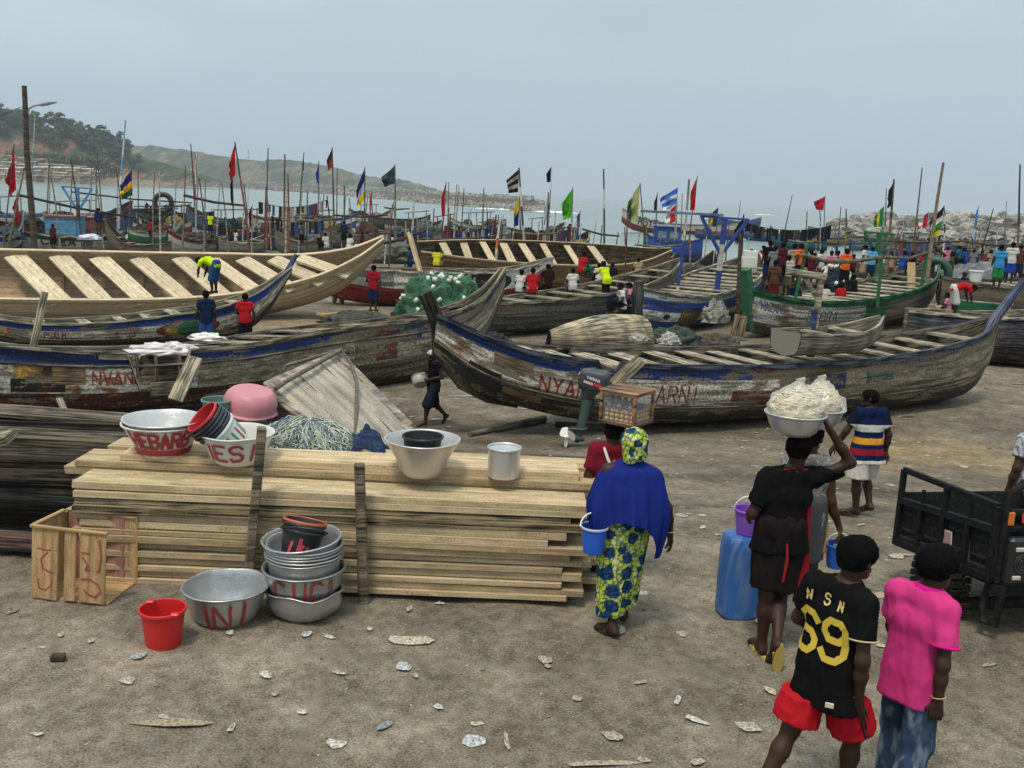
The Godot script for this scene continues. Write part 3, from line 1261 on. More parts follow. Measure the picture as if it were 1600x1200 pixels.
func flip_flop(heel: Vector3,toe: Vector3,up: Vector3,col: Color,strap: Color) -> ArrayMesh:
	var o := mb(col)
	var d := (toe - heel).normalized()
	var x := d.cross(up).normalized()
	var y := x.cross(d).normalized()
	var l := (toe - heel).length()
	var rows := []
	for e in [.0,.008,.022,.026]:
		var row := PackedVector3Array()
		for k in 24:
			var t := TAU * k / 24.0
			var w := .038 + .010 * cos(t)
			var sh := 1.0 if e > .004 and e < .024 else .93
			row.append((heel + toe) * .5 + d * cos(t) * l * .5 * sh - x * sin(t) * w * sh + y * e)
		rows.append(row)
	o.grid(rows,true)
	var capr := []
	var capb := []
	for k in 24:
		capr.append(rows[3][k])
		capb.append(rows[0][23 - k])
	o.face(capr)
	o.face(capb)
	o.col = strap
	var c := heel.lerp(toe,.72) + y * .03
	for s in [-1.0,1.0]:
		o.tube([c,heel.lerp(toe,.55) + x * s * .03 + y * .055,heel.lerp(toe,.36) + x * s * .046 + y * .02],[.007],6)
	return o.mesh()

# figure with body, hair and whatever clothes are added by the caller
func person(label: String,at: Vector3,turn: float,j: Dictionary,skin: Color,hair_lift := .008,hair_col := Color(.012,.010,.009),cell := .017,group := "") -> Node3D:
	var o := thing("person",label, "person",at,turn,group)
	part("body",body_mesh(j,skin,cell),mats.skin,o)
	if hair_lift >= .0:
		part("hair",hair_mesh(j.head,Basis(Vector3.UP,-j.yaw) * Basis(Vector3.RIGHT,j.nod),hair_lift,hair_col,j.get("hsc",1.0)),mats.hair,o)
	return o

# ---------------------------------------------------------------- the place
func _ready() -> void:
	rng.seed = 20240
	var cam := Camera3D.new()
	cam.name = "camera"
	add_child(cam)
	cam.position = Vector3(0,3.4,0)
	cam.basis = Basis(Vector3.RIGHT,deg_to_rad(-11.0)) * Basis(Vector3.BACK,deg_to_rad(2.6))
	cam.fov = rad_to_deg(2.0 * atan(600.0 / 1500.0))
	cam.near = .05
	cam.far = 12000.0
	cam.current = true
	var env := Environment.new()
	env.background_mode = Environment.BG_SKY
	env.tonemap_mode = Environment.TONE_MAPPER_LINEAR
	env.tonemap_exposure = 1.25
	env.sdfgi_enabled = true
	env.ssao_enabled = true
	env.ssil_enabled = true
	env.fog_enabled = true
	env.fog_density = .0002
	env.fog_light_color = Color(.94,.97,1.0)
	env.sky = make_sky()
	var we := WorldEnvironment.new()
	we.name = "world_environment"
	we.environment = env
	add_child(we)
	var sun := DirectionalLight3D.new()
	sun.name = "sun"
	add_child(sun)
	sun.rotation = Vector3(deg_to_rad(-66),deg_to_rad(-28),0)
	sun.light_energy = .6
	sun.light_color = Color(1.0,.95,.87)
	sun.light_angular_distance = 12.0
	sun.shadow_enabled = true
	make_textures()
	make_materials()
	make_ground()
	make_sea()
	make_hills()
	make_breakwaters()
	make_boats()
	make_far_boats()
	make_more_boats()
	make_timber()
	make_vessels()
	make_props()
	make_truck()
	make_people()
	make_crowd()
	make_poles()
	make_litter()

var humps := nz(0,0,.22,101,4)
var ruts := nz(0,0,1.6,102,4)
var prints := nz(0,0,3.2,104,2)

func make_sky() -> Sky:
	var w := 1024
	var h := 512
	var f := nz(w,h,.006,3,5)
	var g := nz(w,h,.02,4,4)
	var im := Image.create(w,h,false, Image.FORMAT_RGBF)
	var lo := hx("9fb1be")
	var mid := hx("a9bac4")
	var hi := hx("b9c7ce")
	for y in h:
		var el := (.5 - (y + .5) / h) * PI
		for x in w:
			var az := TAU * x / w
			var d := Vector3(cos(az) * cos(el),sin(el),sin(az) * cos(el))
			var c: Color
			if el < .0:
				c = lo * .6
			else:
				c = lo.lerp(mid,smoothstep(.02,.14,el)).lerp(hi,smoothstep(.10,.34,el))
				c = c.lerp(hi * 2.3,smoothstep(.4,1.4,el))
				var q: Vector3 = d / maxf(d.y + .12,.1)
				var n := f.get_noise_3d(q.x * 40.0,q.z * 40.0,.0) + .4 * g.get_noise_3d(q.x * 50.0,q.z * 50.0,9.0)
				c = c * (1.0 + n * .2 * smoothstep(.03,.3,el))
				c = c.lerp(hi,clampf(n * 1.3,.0,.5) * smoothstep(.05,.2,el))
			im.set_pixel(x,y,c)
	var m := PanoramaSkyMaterial.new()
	m.panorama = ImageTexture.create_from_image(im)
	var s := Sky.new()
	s.sky_material = m
	return s

func make_ground() -> void:
	var n1 := nz(0,0,.22,101,4)
	var n2 := nz(0,0,1.6,102,4)
	var n3 := nz(0,0,.06,103,3)
	var n4 := nz(0,0,5.0,104,2)
	var dry := hx("a19786")
	var dark := hx("877e6f")
	var mud := hx("534d44")
	var pale := hx("c0a983")
	var rows := []
	var uvs := []
	var cols := []
	var d := 1.6
	while d < 125.0:
		var row := PackedVector3Array()
		var ur := PackedVector2Array()
		var cr := PackedColorArray()
		var half := 5.0 + d * 1.15
		for k in 241:
			var x := (k / 120.0 - 1.0) * half
			var z := -d
			var y := ground_y(z)
			y = surface_y(x,z)
			row.append(Vector3(x,y,z))
			ur.append(Vector2(x,z) / 2.7)
			var c := dry.lerp(dark,clampf(.42 + n1.get_noise_2d(x + 40.0,z * 1.6) * 1.1 + n2.get_noise_2d(x,z + 9.0) * .25,.0,1.0))
			var wet := clampf(n1.get_noise_2d(x * .8 + 7.0,z * 1.5) * 1.8 + .55 - absf(d - 14.6) * .22 - maxf(.0,x - 2.6) * .25 - maxf(.0,-x - 4.0) * .4,.0,1.0)
			wet = maxf(wet,clampf(.9 - Vector2(x + 3.0,(d - 18.5) * .6).length() * .24 + n2.get_noise_2d(x,z) * .5,.0,.8))
			c = c.lerp(mud,wet * .92)
			var sandy := clampf(1.25 - Vector2((x - 9.5) * .3,(d - 18.8) * .34).length() + n1.get_noise_2d(x,z - 30.0) * .9,.0,1.0)
			sandy = maxf(sandy,clampf(1.0 - Vector2((x + 7.0) * .3,(d - 35.0) * .2).length() + n2.get_noise_2d(x,z) * .6,.0,1.0))
			c = c.lerp(pale,sandy * .75)
			c = c * (1.0 + n3.get_noise_2d(x,z) * .2)
			cr.append(c)
		rows.append(row)
		uvs.append(ur)
		cols.append(cr)
		d += .02 + d * .0085
	var o := mb()
	o.grid(rows,false,uvs,false,cols)
	structure(part("ground",o.mesh(),mats.sand,self))

# the trodden surface: footprints and low humps
func surface_y(x: float,z: float) -> float:
	var near := smoothstep(40.0,10.0,-z)
	return ground_y(z) + (humps.get_noise_2d(x,z) * .06 + ruts.get_noise_2d(x,z) * .018 + absf(prints.get_noise_2d(x,z)) * .016 - .006) * near

func make_sea() -> void:
	var o := mb()
	var n1 := nz(0,0,.035,201,3)
	var n2 := nz(0,0,.16,202,3)
	var rows := []
	var uvs := []
	var cols := []
	var green := hx("74827e")
	var d := 58.0
	while d < 5200.0:
		var row := PackedVector3Array()
		var ur := PackedVector2Array()
		var cr := PackedColorArray()
		var half := 30.0 + d * 1.2
		for k in 201:
			var x := (k / 100.0 - 1.0) * half
			var a := clampf(d / 500.0,.25,1.0)
			var y := -1.75 + (n1.get_noise_2d(x * .35,-d) * .5 + n2.get_noise_2d(x * .4,-d) * .22) * a * (1.0 if d < 3000.0 else .0)
			row.append(Vector3(x,y - (1.2 if d > 3000.0 else .0) * .0,-d))
			ur.append(Vector2(x * .5,-d) * .06)
			cr.append(green * (1.0 + n1.get_noise_2d(x * .1,-d * .5) * .25))
		rows.append(row)
		uvs.append(ur)
		cols.append(cr)
		d *= 1.0 + .011 + (.03 if d > 1500.0 else .0)
	o.grid(rows,false,uvs,false,cols)
	structure(part("sea",o.mesh(),mats.water,self))
	for e in [[Vector3(202.28,-1.75,-806.84),26.0,1.0],[Vector3(14.09,-1.75,-385.14),22.0,1.2],[Vector3(-10.99,-1.75,-395.63),30.0,.9],[Vector3(284.01,-1.75,-639.05),40.0,2.4],[Vector3(91.50,-1.75,-707.00),22.0,.7]]:
		var b := mb(Color(.8,.83,.83))
		var c: Vector3 = e[0]
		var up := []
		var uu := []
		for r in 5:
			var row := PackedVector3Array()
			for k in 25:
				var t := k / 24.0 - .5
				var env := maxf(.02,1.0 - 4.0 * t * t)
				var hgt: float = [.0,.5,1.0,.45,.0][r] * e[2] * env * (.6 + .6 * absf(n2.get_noise_2d(t * 90.0,r * 7.0)))
				row.append(c + Vector3(t * e[1],-.25 + hgt,(2 - r) * 1.4 * (.4 + env) + n2.get_noise_2d(t * 60.0,3.0) * 3.0))
			up.append(row)
		b.grid(up)
		var m := part("breaking_wave",b.mesh(),mats.cloth,self)
		structure(m)

func make_hills() -> void:
	var n1 := nz(0,0,.012,301,4)
	var n2 := nz(0,0,.05,302,4)
	var green := hx("3f4d37")
	var scrub := hx("55634a")
	var red := hx("a9735a")
	var earth := hx("9c8a74")
	var near_crest := [Vector3(-592.81,58.60,-900.00),Vector3(-511.46,55.41,-900.00),Vector3(-476.72,51.30,-900.00),Vector3(-441.97,46.05,-900.00),Vector3(-418.71,43.67,-900.00),Vector3(-395.54,38.46,-900.00),Vector3(-378.20,32.40,-900.00),Vector3(-357.95,24.16,-900.00),Vector3(-331.69,18.46,-900.00),Vector3(-308.31,12.03,-900.00),Vector3(-284.90,3.85,-900.00)]
	var far_crest := [Vector3(-860.03,70.31,-1900.00),Vector3(-761.23,67.46,-1900.00),Vector3(-699.43,66.58,-1900.00),Vector3(-637.70,60.88,-1900.00),Vector3(-575.94,52.77,-1900.00),Vector3(-514.04,49.47,-1900.00),Vector3(-464.48,54.08,-1900.00),Vector3(-414.93,49.03,-1900.00),Vector3(-365.32,42.76,-1900.00),Vector3(-315.56,30.43,-1900.00),Vector3(-265.84,26.57,-1900.00),Vector3(-216.05,21.49,-1900.00),Vector3(-178.52,12.20,-1900.00),Vector3(-140.91,2.90,-1900.00)]
	for set_ in [[near_crest,130.0, "headland",1],[far_crest,330.0, "far_ridge",2]]:
		var pts: Array = set_[0]
		var tab := []
		for p: Vector3 in pts:
			tab.append([p.x,p.y + 1.75])
		if set_[3] == 1:
			hill_tab = tab
			hill_z = pts[0].z
		var o := mb()
		var rows := []
		var cols := []
		var dep: float = set_[1]
		for r in 22:
			var row := PackedVector3Array()
			var cr := PackedColorArray()
			var t := r / 13.0
			for k in 161:
				var x := lerpf(pts[0].x,pts[-1].x,k / 160.0)
				var cy := spline(tab,x)
				var up := .0
				if set_[3] == 1:
					up = .34 * smoothstep(.0,.45,t) + .66 * smoothstep(.45,.92,t)
				else:
					up = smoothstep(.0,1.0,t)
				if t > 1.0:
					up = 1.0 - (t - 1.0) * .6
				var jag := n2.get_noise_2d(x,t * 90.0) * dep * .035 * minf(1.0,t * 2.0)
				var y := -3.0 + (cy + 3.0) * up + jag * (.35 if t > .9 else 1.0)
				row.append(Vector3(x,y,pts[0].z - (t - .9) * dep + n1.get_noise_2d(x,5.0) * 8.0))
				var m := n1.get_noise_2d(x,y * 4.0) + n2.get_noise_2d(x * 1.2,y * 3.0) * .6
				var c := green.lerp(scrub,clampf(.5 + m * 1.6,.0,1.0))
				if set_[3] == 1:
					if t > .42 and t < .8 and m > .02:
						c = c.lerp(red,clampf((m - .02) * 4.0,.0,.75))
					elif t <= .42:
						c = c.lerp(earth,clampf(.6 + m,.0,1.0))
				elif m > .22:
					c = c.lerp(earth,.6)
				cr.append(c)
			rows.append(row)
			cols.append(cr)
		o.grid(rows,false,[],false,cols)
		var h := part("hill",o.mesh(),mats.far,self)
		h.name = numbered("hill")
		structure(h)
	var kinds := []
	for q in 3:
		kinds.append(make_tree(q))
	var spots := []
	var hr := RandomNumberGenerator.new()
	hr.seed = 77
	for q in 80:
		spots.append(Vector2(-508.0 + q * 1.9 + hr.randf_range(-3,3),hr.randf_range(.70,.96)))
	for q in 16:
		spots.append(Vector2(-415.0 + q * 5.0 + hr.randf_range(-4,4),hr.randf_range(.3,.7)))
	for q in 8:
		spots.append(Vector2(-520.0 + q * 19.0,hr.randf_range(.5,.6)))
	var words := ["broad dark tree on the bluff", "rounded dense tree on the slope above the shacks", "loose spreading tree on the headland"]
	var i := 0
	for s in spots:
		var base := hill_point(s.x,s.y)
		var t: Node3D = kinds[i % 3]
		if i >= 3:
			t = t.duplicate()
			t.name = numbered("tree")
			add_child(t)
		t.position = base
		t.rotation.y = i * 1.7
		t.scale = Vector3.ONE * (1.25 + .7 * fmod(i * .37,1.0)) * (1.0 if i < 96 else .7)
		tag(t,words[i % 3], "tree", "trees on the headland " + ["broad", "rounded", "loose"][i % 3])
		i += 1
	var palm := thing("palm_tree", "lone palm rising above the trees on the headland skyline", "palm",Vector3(-413.04,50.91,-880.00))
	var tr := mb(hx("5b5247"))
	tr.tube([Vector3(0,-4,0),Vector3(.3,3,0),Vector3(.2,6.5,0)],[.4,.3,.25],6)
	part("trunk",tr.mesh(),mats.far,palm)
	var fr := mb(hx("39482f"))
	for k in 14:
		var a := TAU * k / 14.0
		var dir := Vector3(cos(a),0,sin(a))
		fr.tube([Vector3(.2,6.4,0),Vector3(.2,7.6,0) + dir * 2.0,Vector3(.2,6.6,0) + dir * 4.0,Vector3(.2,5.0,0) + dir * 5.0],[.25,.6,.5,.1],4)
	part("crown",fr.mesh(),mats.far,palm)
	var walls := [hx("cbbb9f"),hx("b0a492"),hx("ddd6c6"),hx("a09382"),hx("d4bc80"),hx("bda088")]
	var roofs := [hx("aaa69f"),hx("8f8072"),hx("cfd0cc"),hx("847466"),hx("b59f8c")]
	for k in 96:
		var p := hill_point(-525.0 + fmod(k * 37.7,172.0),.06 + fmod(k * .618,1.0) * .40) + Vector3(0,.9,0)
		var lw := 6.0 + fmod(k * 2.3,8.0)
		var h := 3.2 + fmod(k * .77,1.8)
		var house := thing("house", "small %s roofed house among the shacks under the bluff" % ["grey", "rusty", "pale", "brown", "dun"][k % 5], "house",p,fmod(k * .9,.8) - .4, "houses under the bluff with %s roofs" % ["grey", "rusty", "pale", "brown", "dun"][k % 5])
		var b := mb(walls[k % 6])
		b.box(Vector3(0,h * .5 - 1.0,0),Vector3(lw,h + 2.0,5.0),.05)
		part("wall",b.mesh(),mats.far,house)
		b = mb(roofs[k % 5])
		var y0 := h
		b.face([Vector3(-lw * .55,y0,3.0),Vector3(lw * .55,y0,3.0),Vector3(lw * .55,y0 + 1.1,0),Vector3(-lw * .55,y0 + 1.1,0)])
		b.face([Vector3(lw * .55,y0,-3.0),Vector3(-lw * .55,y0,-3.0),Vector3(-lw * .55,y0 + 1.1,0),Vector3(lw * .55,y0 + 1.1,0)])
		b.face([Vector3(-lw * .55,y0,-3.0),Vector3(-lw * .55,y0,3.0),Vector3(-lw * .55,y0 + 1.1,0)])
		b.face([Vector3(lw * .55,y0,3.0),Vector3(lw * .55,y0,-3.0),Vector3(lw * .55,y0 + 1.1,0)])
		part("roof",b.mesh(),mats.far,house)
		b = mb(hx("2c2926"))
		b.box(Vector3(lw * .15,h * .42,2.52),Vector3(.9,1.7,.06),.01)
		part("door",b.mesh(),mats.far,house)
		part("window",box_mesh(Vector3(-lw * .25,h * .55,2.52),Vector3(.9,.8,.06),hx("2c2926")),mats.far,house)
	for e in [[-468.0,.93,26.0,8.0, "8f8880", "long grey block on the brow of the headland"],[-446.0,.94,12.0,6.0, "a8937f", "tan house on the headland beside the palm"],[-395.0,.93,12.0,5.0, "8d877c", "grey flat roofed house at the end of the bluff"]]:
		var bd := thing("building",e[5], "building",hill_point(e[0],e[1]))
		var b := mb(hx(e[4]))
		b.box(Vector3(0,e[3] * .5,0),Vector3(e[2],e[3],8.0),.05)
		part("wall",b.mesh(),mats.far,bd)
		b = mb(hx("6e645b"))
		b.box(Vector3(0,e[3] + .25,0),Vector3(e[2] + .8,.5,8.8),.05)
		part("roof",b.mesh(),mats.far,bd)
		for k in int(e[2] / 3.0):
			b = mb(hx("2e2c2a"))
			b.box(Vector3(-e[2] * .5 + 1.8 + k * 3.0,e[3] * .55,4.02),Vector3(1.3,1.5,.08),.01)
			part("window",b.mesh(),mats.far,bd)

func hill_point(x: float,t: float) -> Vector3:
	var cy := spline(hill_tab,x)
	var up := .34 * smoothstep(.0,.45,t) + .66 * smoothstep(.45,.92,t)
	return Vector3(x,-3.0 + (cy + 3.0) * up - .8,hill_z - (t - .9) * 130.0 + hill_n.get_noise_2d(x,5.0) * 8.0)

var hill_tab := []
var hill_z := .0
var hill_n := nz(0,0,.012,301,4)

func make_tree(q: int) -> Node3D:
	var t := thing("tree", "tree", "tree")
	var r := RandomNumberGenerator.new()
	r.seed = 900 + q
	var b := mb(hx("4a4036"))
	b.tube([Vector3(0,-3,0),Vector3(.1,1,0),Vector3(-.1,3,.1)],[.5,.4,.3],6)
	for k in 4:
		var a := TAU * k / 4.0 + q
		b.tube([Vector3(-.1,2.4,0),Vector3(cos(a) * 1.6,4.2,sin(a) * 1.6)],[.22,.1],5)
	part("trunk",b.mesh(),mats.far,t)
	b = mb()
	var w: float = [6.0,4.6,5.2][q]
	var lobes := []
	for k in 9:
		lobes.append(Vector3(r.randf_range(-1,1) * w * .7,3.2 + r.randf() * [2.6,4.0,3.0][q],r.randf_range(-1,1) * w * .6))
	for k in 620:
		var lo: Vector3 = lobes[k % 9]
		var d := Vector3(r.randfn(),r.randfn(),r.randfn()).normalized()
		var p := lo + d * w * .36 * pow(r.randf(),.4) * Vector3(1,.75,1)
		var s := r.randf_range(.3,.7)
		var u := Vector3(r.randfn(),r.randfn(),r.randfn()).normalized()
		var v := u.cross(d).normalized()
		b.col = hx(["4d5f44", "57694a", "43553c", "647850"][r.randi() % 4])
		b.face([p - u * s,p + v * s * .7,p + u * s,p - v * s * .7])
	part("crown",b.mesh(),mats.far,t)
	return t

func rock_mesh(sd: int,seg := 7) -> ArrayMesh:
	var r := RandomNumberGenerator.new()
	r.seed = sd
	var pl := []
	for k in 7:
		pl.append([Vector3(r.randfn(),r.randfn(),r.randfn()).normalized(),r.randf_range(.38,.62)])
	var rows := []
	for i in seg:
		var row := PackedVector3Array()
		var th := PI * i / (seg - 1)
		for k in seg + 2:
			var ph := -TAU * k / (seg + 2)
			var d := Vector3(sin(th) * cos(ph),-cos(th),sin(th) * sin(ph))
			var rad := .75
			for e in pl:
				var dd: float = d.dot(e[0])
				if dd > .05:
					rad = minf(rad,e[1] / dd)
			row.append(d * rad * Vector3(1.25,.8,.95))
		rows.append(row)
	var b := mb(Color(1,1,1))
	for i in seg - 1:
		for k in seg + 2:
			var k2 := (k + 1) % (seg + 2)
			if i > 0:
				b.face([rows[i][k],rows[i][k2],rows[i + 1][k2]])
			if i < seg - 2:
				b.face([rows[i][k],rows[i + 1][k2],rows[i + 1][k]])
	return b.mesh()

func make_breakwaters() -> void:
	var stone_cols := [hx("a3a29f"),hx("8f8d8a"),hx("b3b0aa"),hx("7f7d7a"),hx("b9b4aa")]
	var rocks := []
	for k in 6:
		rocks.append(rock_mesh(400 + k))
	var line := [Vector3(-601.90,-1.75,-983.93),Vector3(-567.56,-1.75,-1149.70),Vector3(-502.09,-1.75,-1291.59),Vector3(-359.74,-1.75,-1328.81),Vector3(-179.31,-1.75,-933.71),Vector3(-61.98,-1.75,-547.30),Vector3(-20.46,-1.75,-430.56),Vector3(-3.18,-1.75,-392.95),Vector3(10.18,-1.75,-390.29)]
	var hgt := [11.0,11.0,12.0,10.5,8.5,7.0,6.2,6.0,4.0]
	var bw := thing("breakwater", "long far breakwater of pale boulders curving out from the headland", "breakwater")
	var core := mb(hx("6e6a66"))
	var rows := []
	for i in line.size():
		var p: Vector3 = line[i]
		var t: Vector3 = (line[mini(i + 1,8)] - line[maxi(i - 1,0)]).normalized()
		var nrm := Vector3(-t.z,0,t.x)
		if nrm.z < 0:
			nrm = -nrm
		var h: float = hgt[i] * .85
		rows.append(PackedVector3Array([p + nrm * 1.0 + Vector3(0,-3,0),p - nrm * h * .9 + Vector3(0,h * .8,0),p - nrm * h * 1.6 + Vector3(0,h,0),p - nrm * h * 2.4 + Vector3(0,h,0),p - nrm * h * 4.0 + Vector3(0,-3,0)]))
	core.grid(rows,false,[],false)
	part("rubble_core",core.mesh(),mats.stone,bw)
	for q in 3:
		var mm := MultiMesh.new()
		mm.transform_format = MultiMesh.TRANSFORM_3D
		mm.use_colors = true
		mm.mesh = rocks[q * 2]
		mm.instance_count = 1500
		for k in 1500:
			var s := fmod(k * .6180339 + q * .21,1.0) * 8.0
			if k % 3 > 0:
				s = 4.0 + s * .5
			var i := mini(int(s),7)
			var p: Vector3 = line[i].lerp(line[i + 1],s - i)
			var h: float = lerpf(hgt[i],hgt[i + 1],s - i)
			var t: Vector3 = (line[i + 1] - line[i]).normalized()
			var nrm := Vector3(-t.z,0,t.x)
			if nrm.z < 0:
				nrm = -nrm
			var up := rng.randf()
			var sc := rng.randf_range(.8,1.9) * lerpf(2.1,.95,smoothstep(3.0,6.0,s))
			var b := Basis(Vector3(rng.randfn(),rng.randfn(),rng.randfn()).normalized(),rng.randf() * TAU).scaled(Vector3.ONE * sc)
			mm.set_instance_transform(k,Transform3D(b,p - nrm * h * 1.5 * up + Vector3(0,h * .92 * up - .4,0)))
			mm.set_instance_color(k,stone_cols[rng.randi() % 5] * rng.randf_range(.85,1.2))
		var mi := MultiMeshInstance3D.new()
		mi.name = "boulders"
		mi.multimesh = mm
		mi.material_override = mats.stone
		bw.add_child(mi,true)
		mi.set_meta("kind", "stuff")
	var l2 := [Vector3(56.21,-1.75,-175.97),Vector3(59.55,-1.75,-174.21),Vector3(69.37,-1.75,-178.83),Vector3(82.14,-1.75,-181.04),Vector3(93.10,-1.75,-179.16),Vector3(105.95,-1.75,-176.96)]
	var h2 := [1.6,4.2,5.6,6.2,6.8,6.8]
	bw = thing("breakwater", "near breakwater of large grey boulders behind the boats at right", "breakwater")
	core = mb(hx("5d5955"))
	rows = []
	for i in l2.size():
		var p: Vector3 = l2[i]
		var h: float = h2[i] * .82
		rows.append(PackedVector3Array([p + Vector3(0,-3,2),p + Vector3(0,h * .8,-h * 1.3),p + Vector3(0,h,-h * 1.9),p + Vector3(0,h,-h * 2.6),p + Vector3(0,-3,-h * 4.5)]))
	core.grid(rows)
	part("rubble_core",core.mesh(),mats.stone,bw)
	for k in 296:
		var s := fmod(k * .6180339,1.0) * 5.0
		var i := mini(int(s),4)
		var p: Vector3 = l2[i].lerp(l2[i + 1],s - i)
		var h: float = lerpf(h2[i],h2[i + 1],s - i)
		var up := pow(fmod(k * .754877,1.0),.8)
		var m := part("boulder",rocks[k % 6],stone_mat(stone_cols[(k * 7) % 5],k % 7),bw)
		var sc := rng.randf_range(1.2,2.3)
		m.transform = Transform3D(Basis(Vector3(rng.randfn(),rng.randfn() * 2.0,rng.randfn()).normalized(),rng.randf() * TAU).scaled(Vector3(sc * 1.2,sc * .85,sc)),p + Vector3(0,h * .9 * up - .3,-h * 1.6 * up))

func stone_mat(c: Color,k: int) -> StandardMaterial3D:
	var key := "stone%s%d" % [c.to_html(),k]
	if not mats.has(key):
		var m: StandardMaterial3D = mats.stone.duplicate()
		m.albedo_color = (c * (.8 + .09 * k)).linear_to_srgb()
		mats[key] = m
	return mats[key]

func tint(base: String,c: Color) -> StandardMaterial3D:
	var key := "%s_%s" % [base,c.to_html()]
	if not mats.has(key):
		var m: StandardMaterial3D = mats[base].duplicate()
		m.albedo_color = c.linear_to_srgb()
		mats[key] = m
	return mats[key]

func make_boats() -> void:
	var blue := Color("1f3474")
	var white := Color("c9c3b4")
	var wood := Color("6e6353")
	var grime := Color("38312a")
	var maroon := Color("572b28")
	var t := hull_paint(1536,192,[[-1.0,.235,blue,.95],[.235,.64,white,.86],[.62,.70,Color("8d8371"),.3],[.70,2.0,grime,.8]],[
		["block",.43,.62,.0,.235,Color("7a6f4e"),.35],["block",.43,.475,.0,.20,Color("7d2c27"),.6],["block",.62,1.0,.0,.16,Color("3f4a63"),.25],
		["block",.475,.60,.235,.66,Color("87774a"),.42],["block",.40,.47,.40,.70,Color("6d3430"),.42],["block",.53,.64,.2,.44,Color("26355f"),.22],["block",.60,1.0,.16,.64,Color("94876f"),.5],
		["block",.86,1.0,.5,.72,Color("a88f7c"),.5],["block",.64,.70,.18,.4,Color("2c5560"),.25],
		["word", "NYANI",.125,.62,.26,Color("94322a"),.55,.24],["word", "ARNI",.285,.56,.24,Color("8c3d33"),.6,.22],
		["rust",.030,.2,.012,.4],["rust",.052,.35,.006,.35],["rust",.12,.55,.01,.3],["rust",.165,.4,.007,.3]],wood,1000,1.0)
	var o := canoe({"called": "canoe", "label": "large weathered planked canoe with blue gunwale and upright black stem, outboard on its side", "category": "canoe", "a": V(-1.6,0,-18.8), "b": V(13.15,0,-26.23),
		"w": [[.0,.08],[.1,.63],[.2,.92],[.3,1.1],[.4,1.22],[.5,1.3],[.6,1.24],[.7,1.16],[.8,1.02],[.9,.74],[.96,.42],[1.0,.07]],
		"keel": [[.0,.25],[.045,-.40],[.1,-.80],[.2,-1.22],[.3,-1.42],[.5,-1.48],[.7,-1.46],[.82,-1.46],[.92,-1.34],[.97,-.9],[1.0,.25]],
		"sheer": [[.0,1.12],[.1,.46],[.2,.2],[.3,.08],[.5,.01],[.65,.04],[.8,.20],[.9,.38],[.96,.58],[1.0,.85]],
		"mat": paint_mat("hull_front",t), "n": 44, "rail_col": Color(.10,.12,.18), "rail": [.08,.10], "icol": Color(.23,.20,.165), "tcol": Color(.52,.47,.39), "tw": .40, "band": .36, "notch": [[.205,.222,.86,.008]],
		"thwarts": [.13,.175,.235,.30,.36,.42,.48,.54,.60,.66,.72,.78,.84,.90], "ribs": [.15,.27,.39,.51,.63,.75],
		"stems": [{"at": 0, "col": Color(.09,.075,.06), "pts": [[1.9,-.86,.11,.05],[1.2,-.66,.11,.10],[.72,-.36,.10,.15],[.42,.02,.10,.16],[.2,.55,.09,.14],[.02,1.05,.085,.13],[-.20,1.50,.08,.12]], "label": "black weathered stem post"},
			{"at": 1, "col": Color(.14,.17,.30), "pts": [[.9,-.6,.07,.1],[.45,.1,.07,.11],[.15,.6,.08,.12],[-.35,1.15,.07,.11],[-.9,1.75,.06,.08]]}]})
	hull_plate(o, "repair_patch",.068,.115,.60,.80,.035,Color(.24,.20,.15))
	hull_plate(o, "rubber_flap",.04,.078,.14,.46,.03,Color(.012,.012,.013),mats.plastic)
	hull_plate(o, "repair_patch",.082,.13,.18,.28,.05,Color(.30,.19,.10))
	hull_plate(o, "repair_patch",.36,.62,.935,1.0,.03,Color(.34,.30,.24))
	hull_plate(o, "repair_patch",.655,.93,.93,.995,.035,Color(.30,.29,.27))
	hull_plate(o, "engine_pad",.205,.228,.42,.70,.05,Color(.33,.29,.23))
	part("bracket_board",plank(o.transform.affine_inverse() * V(2.06,-.26,-19.20),o.transform.affine_inverse() * V(2.61,.27,-19.40),.26,.05,Color(.42,.37,.29),V(-.4,.3,1.0)),mats.old,o)
	var rp := mb(Color(.30,.27,.22))
	rp.tube([o.transform.affine_inverse() * V(1.39,.06,-19.90),o.transform.affine_inverse() * V(1.41,-.07,-19.60),o.transform.affine_inverse() * V(1.51,-.19,-19.40)],[.02],6)
	part("rope",rp.mesh(),mats.rope,o)
	make_outboard()
	frame_post("mooring_post", "weathered post with a short arm and half blue paint, standing in the large canoe",V(7.15,-.03,-22.80),1.95,[Color(.42,.38,.31),Color(.06,.09,.28)],V(.02,0,0),1)
	canoe({"called": "skiff", "label": "small grey wooden skiff lying across the large canoe beside the arm post", "category": "boat", "a": V(6.09,.16,-21.45), "b": V(8.91,.16,-23.31), "y": .16, "n": 16,
		"w": [[.0,.42],[.3,.55],[.6,.52],[.85,.3],[1.0,.05]], "keel": [[.0,.0],[.7,.0],[1.0,.22]], "sheer": [[.0,.56],[.5,.52],[.8,.62],[1.0,.82]],
		"cols": [Color(.34,.32,.28),Color(.36,.34,.30),Color(.38,.36,.32)], "rail": [.04,.05], "rail_col": Color(.46,.44,.4), "thwarts": [.35,.62], "tw": .2, "transom": [.0], "thick": .03, "icol": Color(.36,.33,.28)})
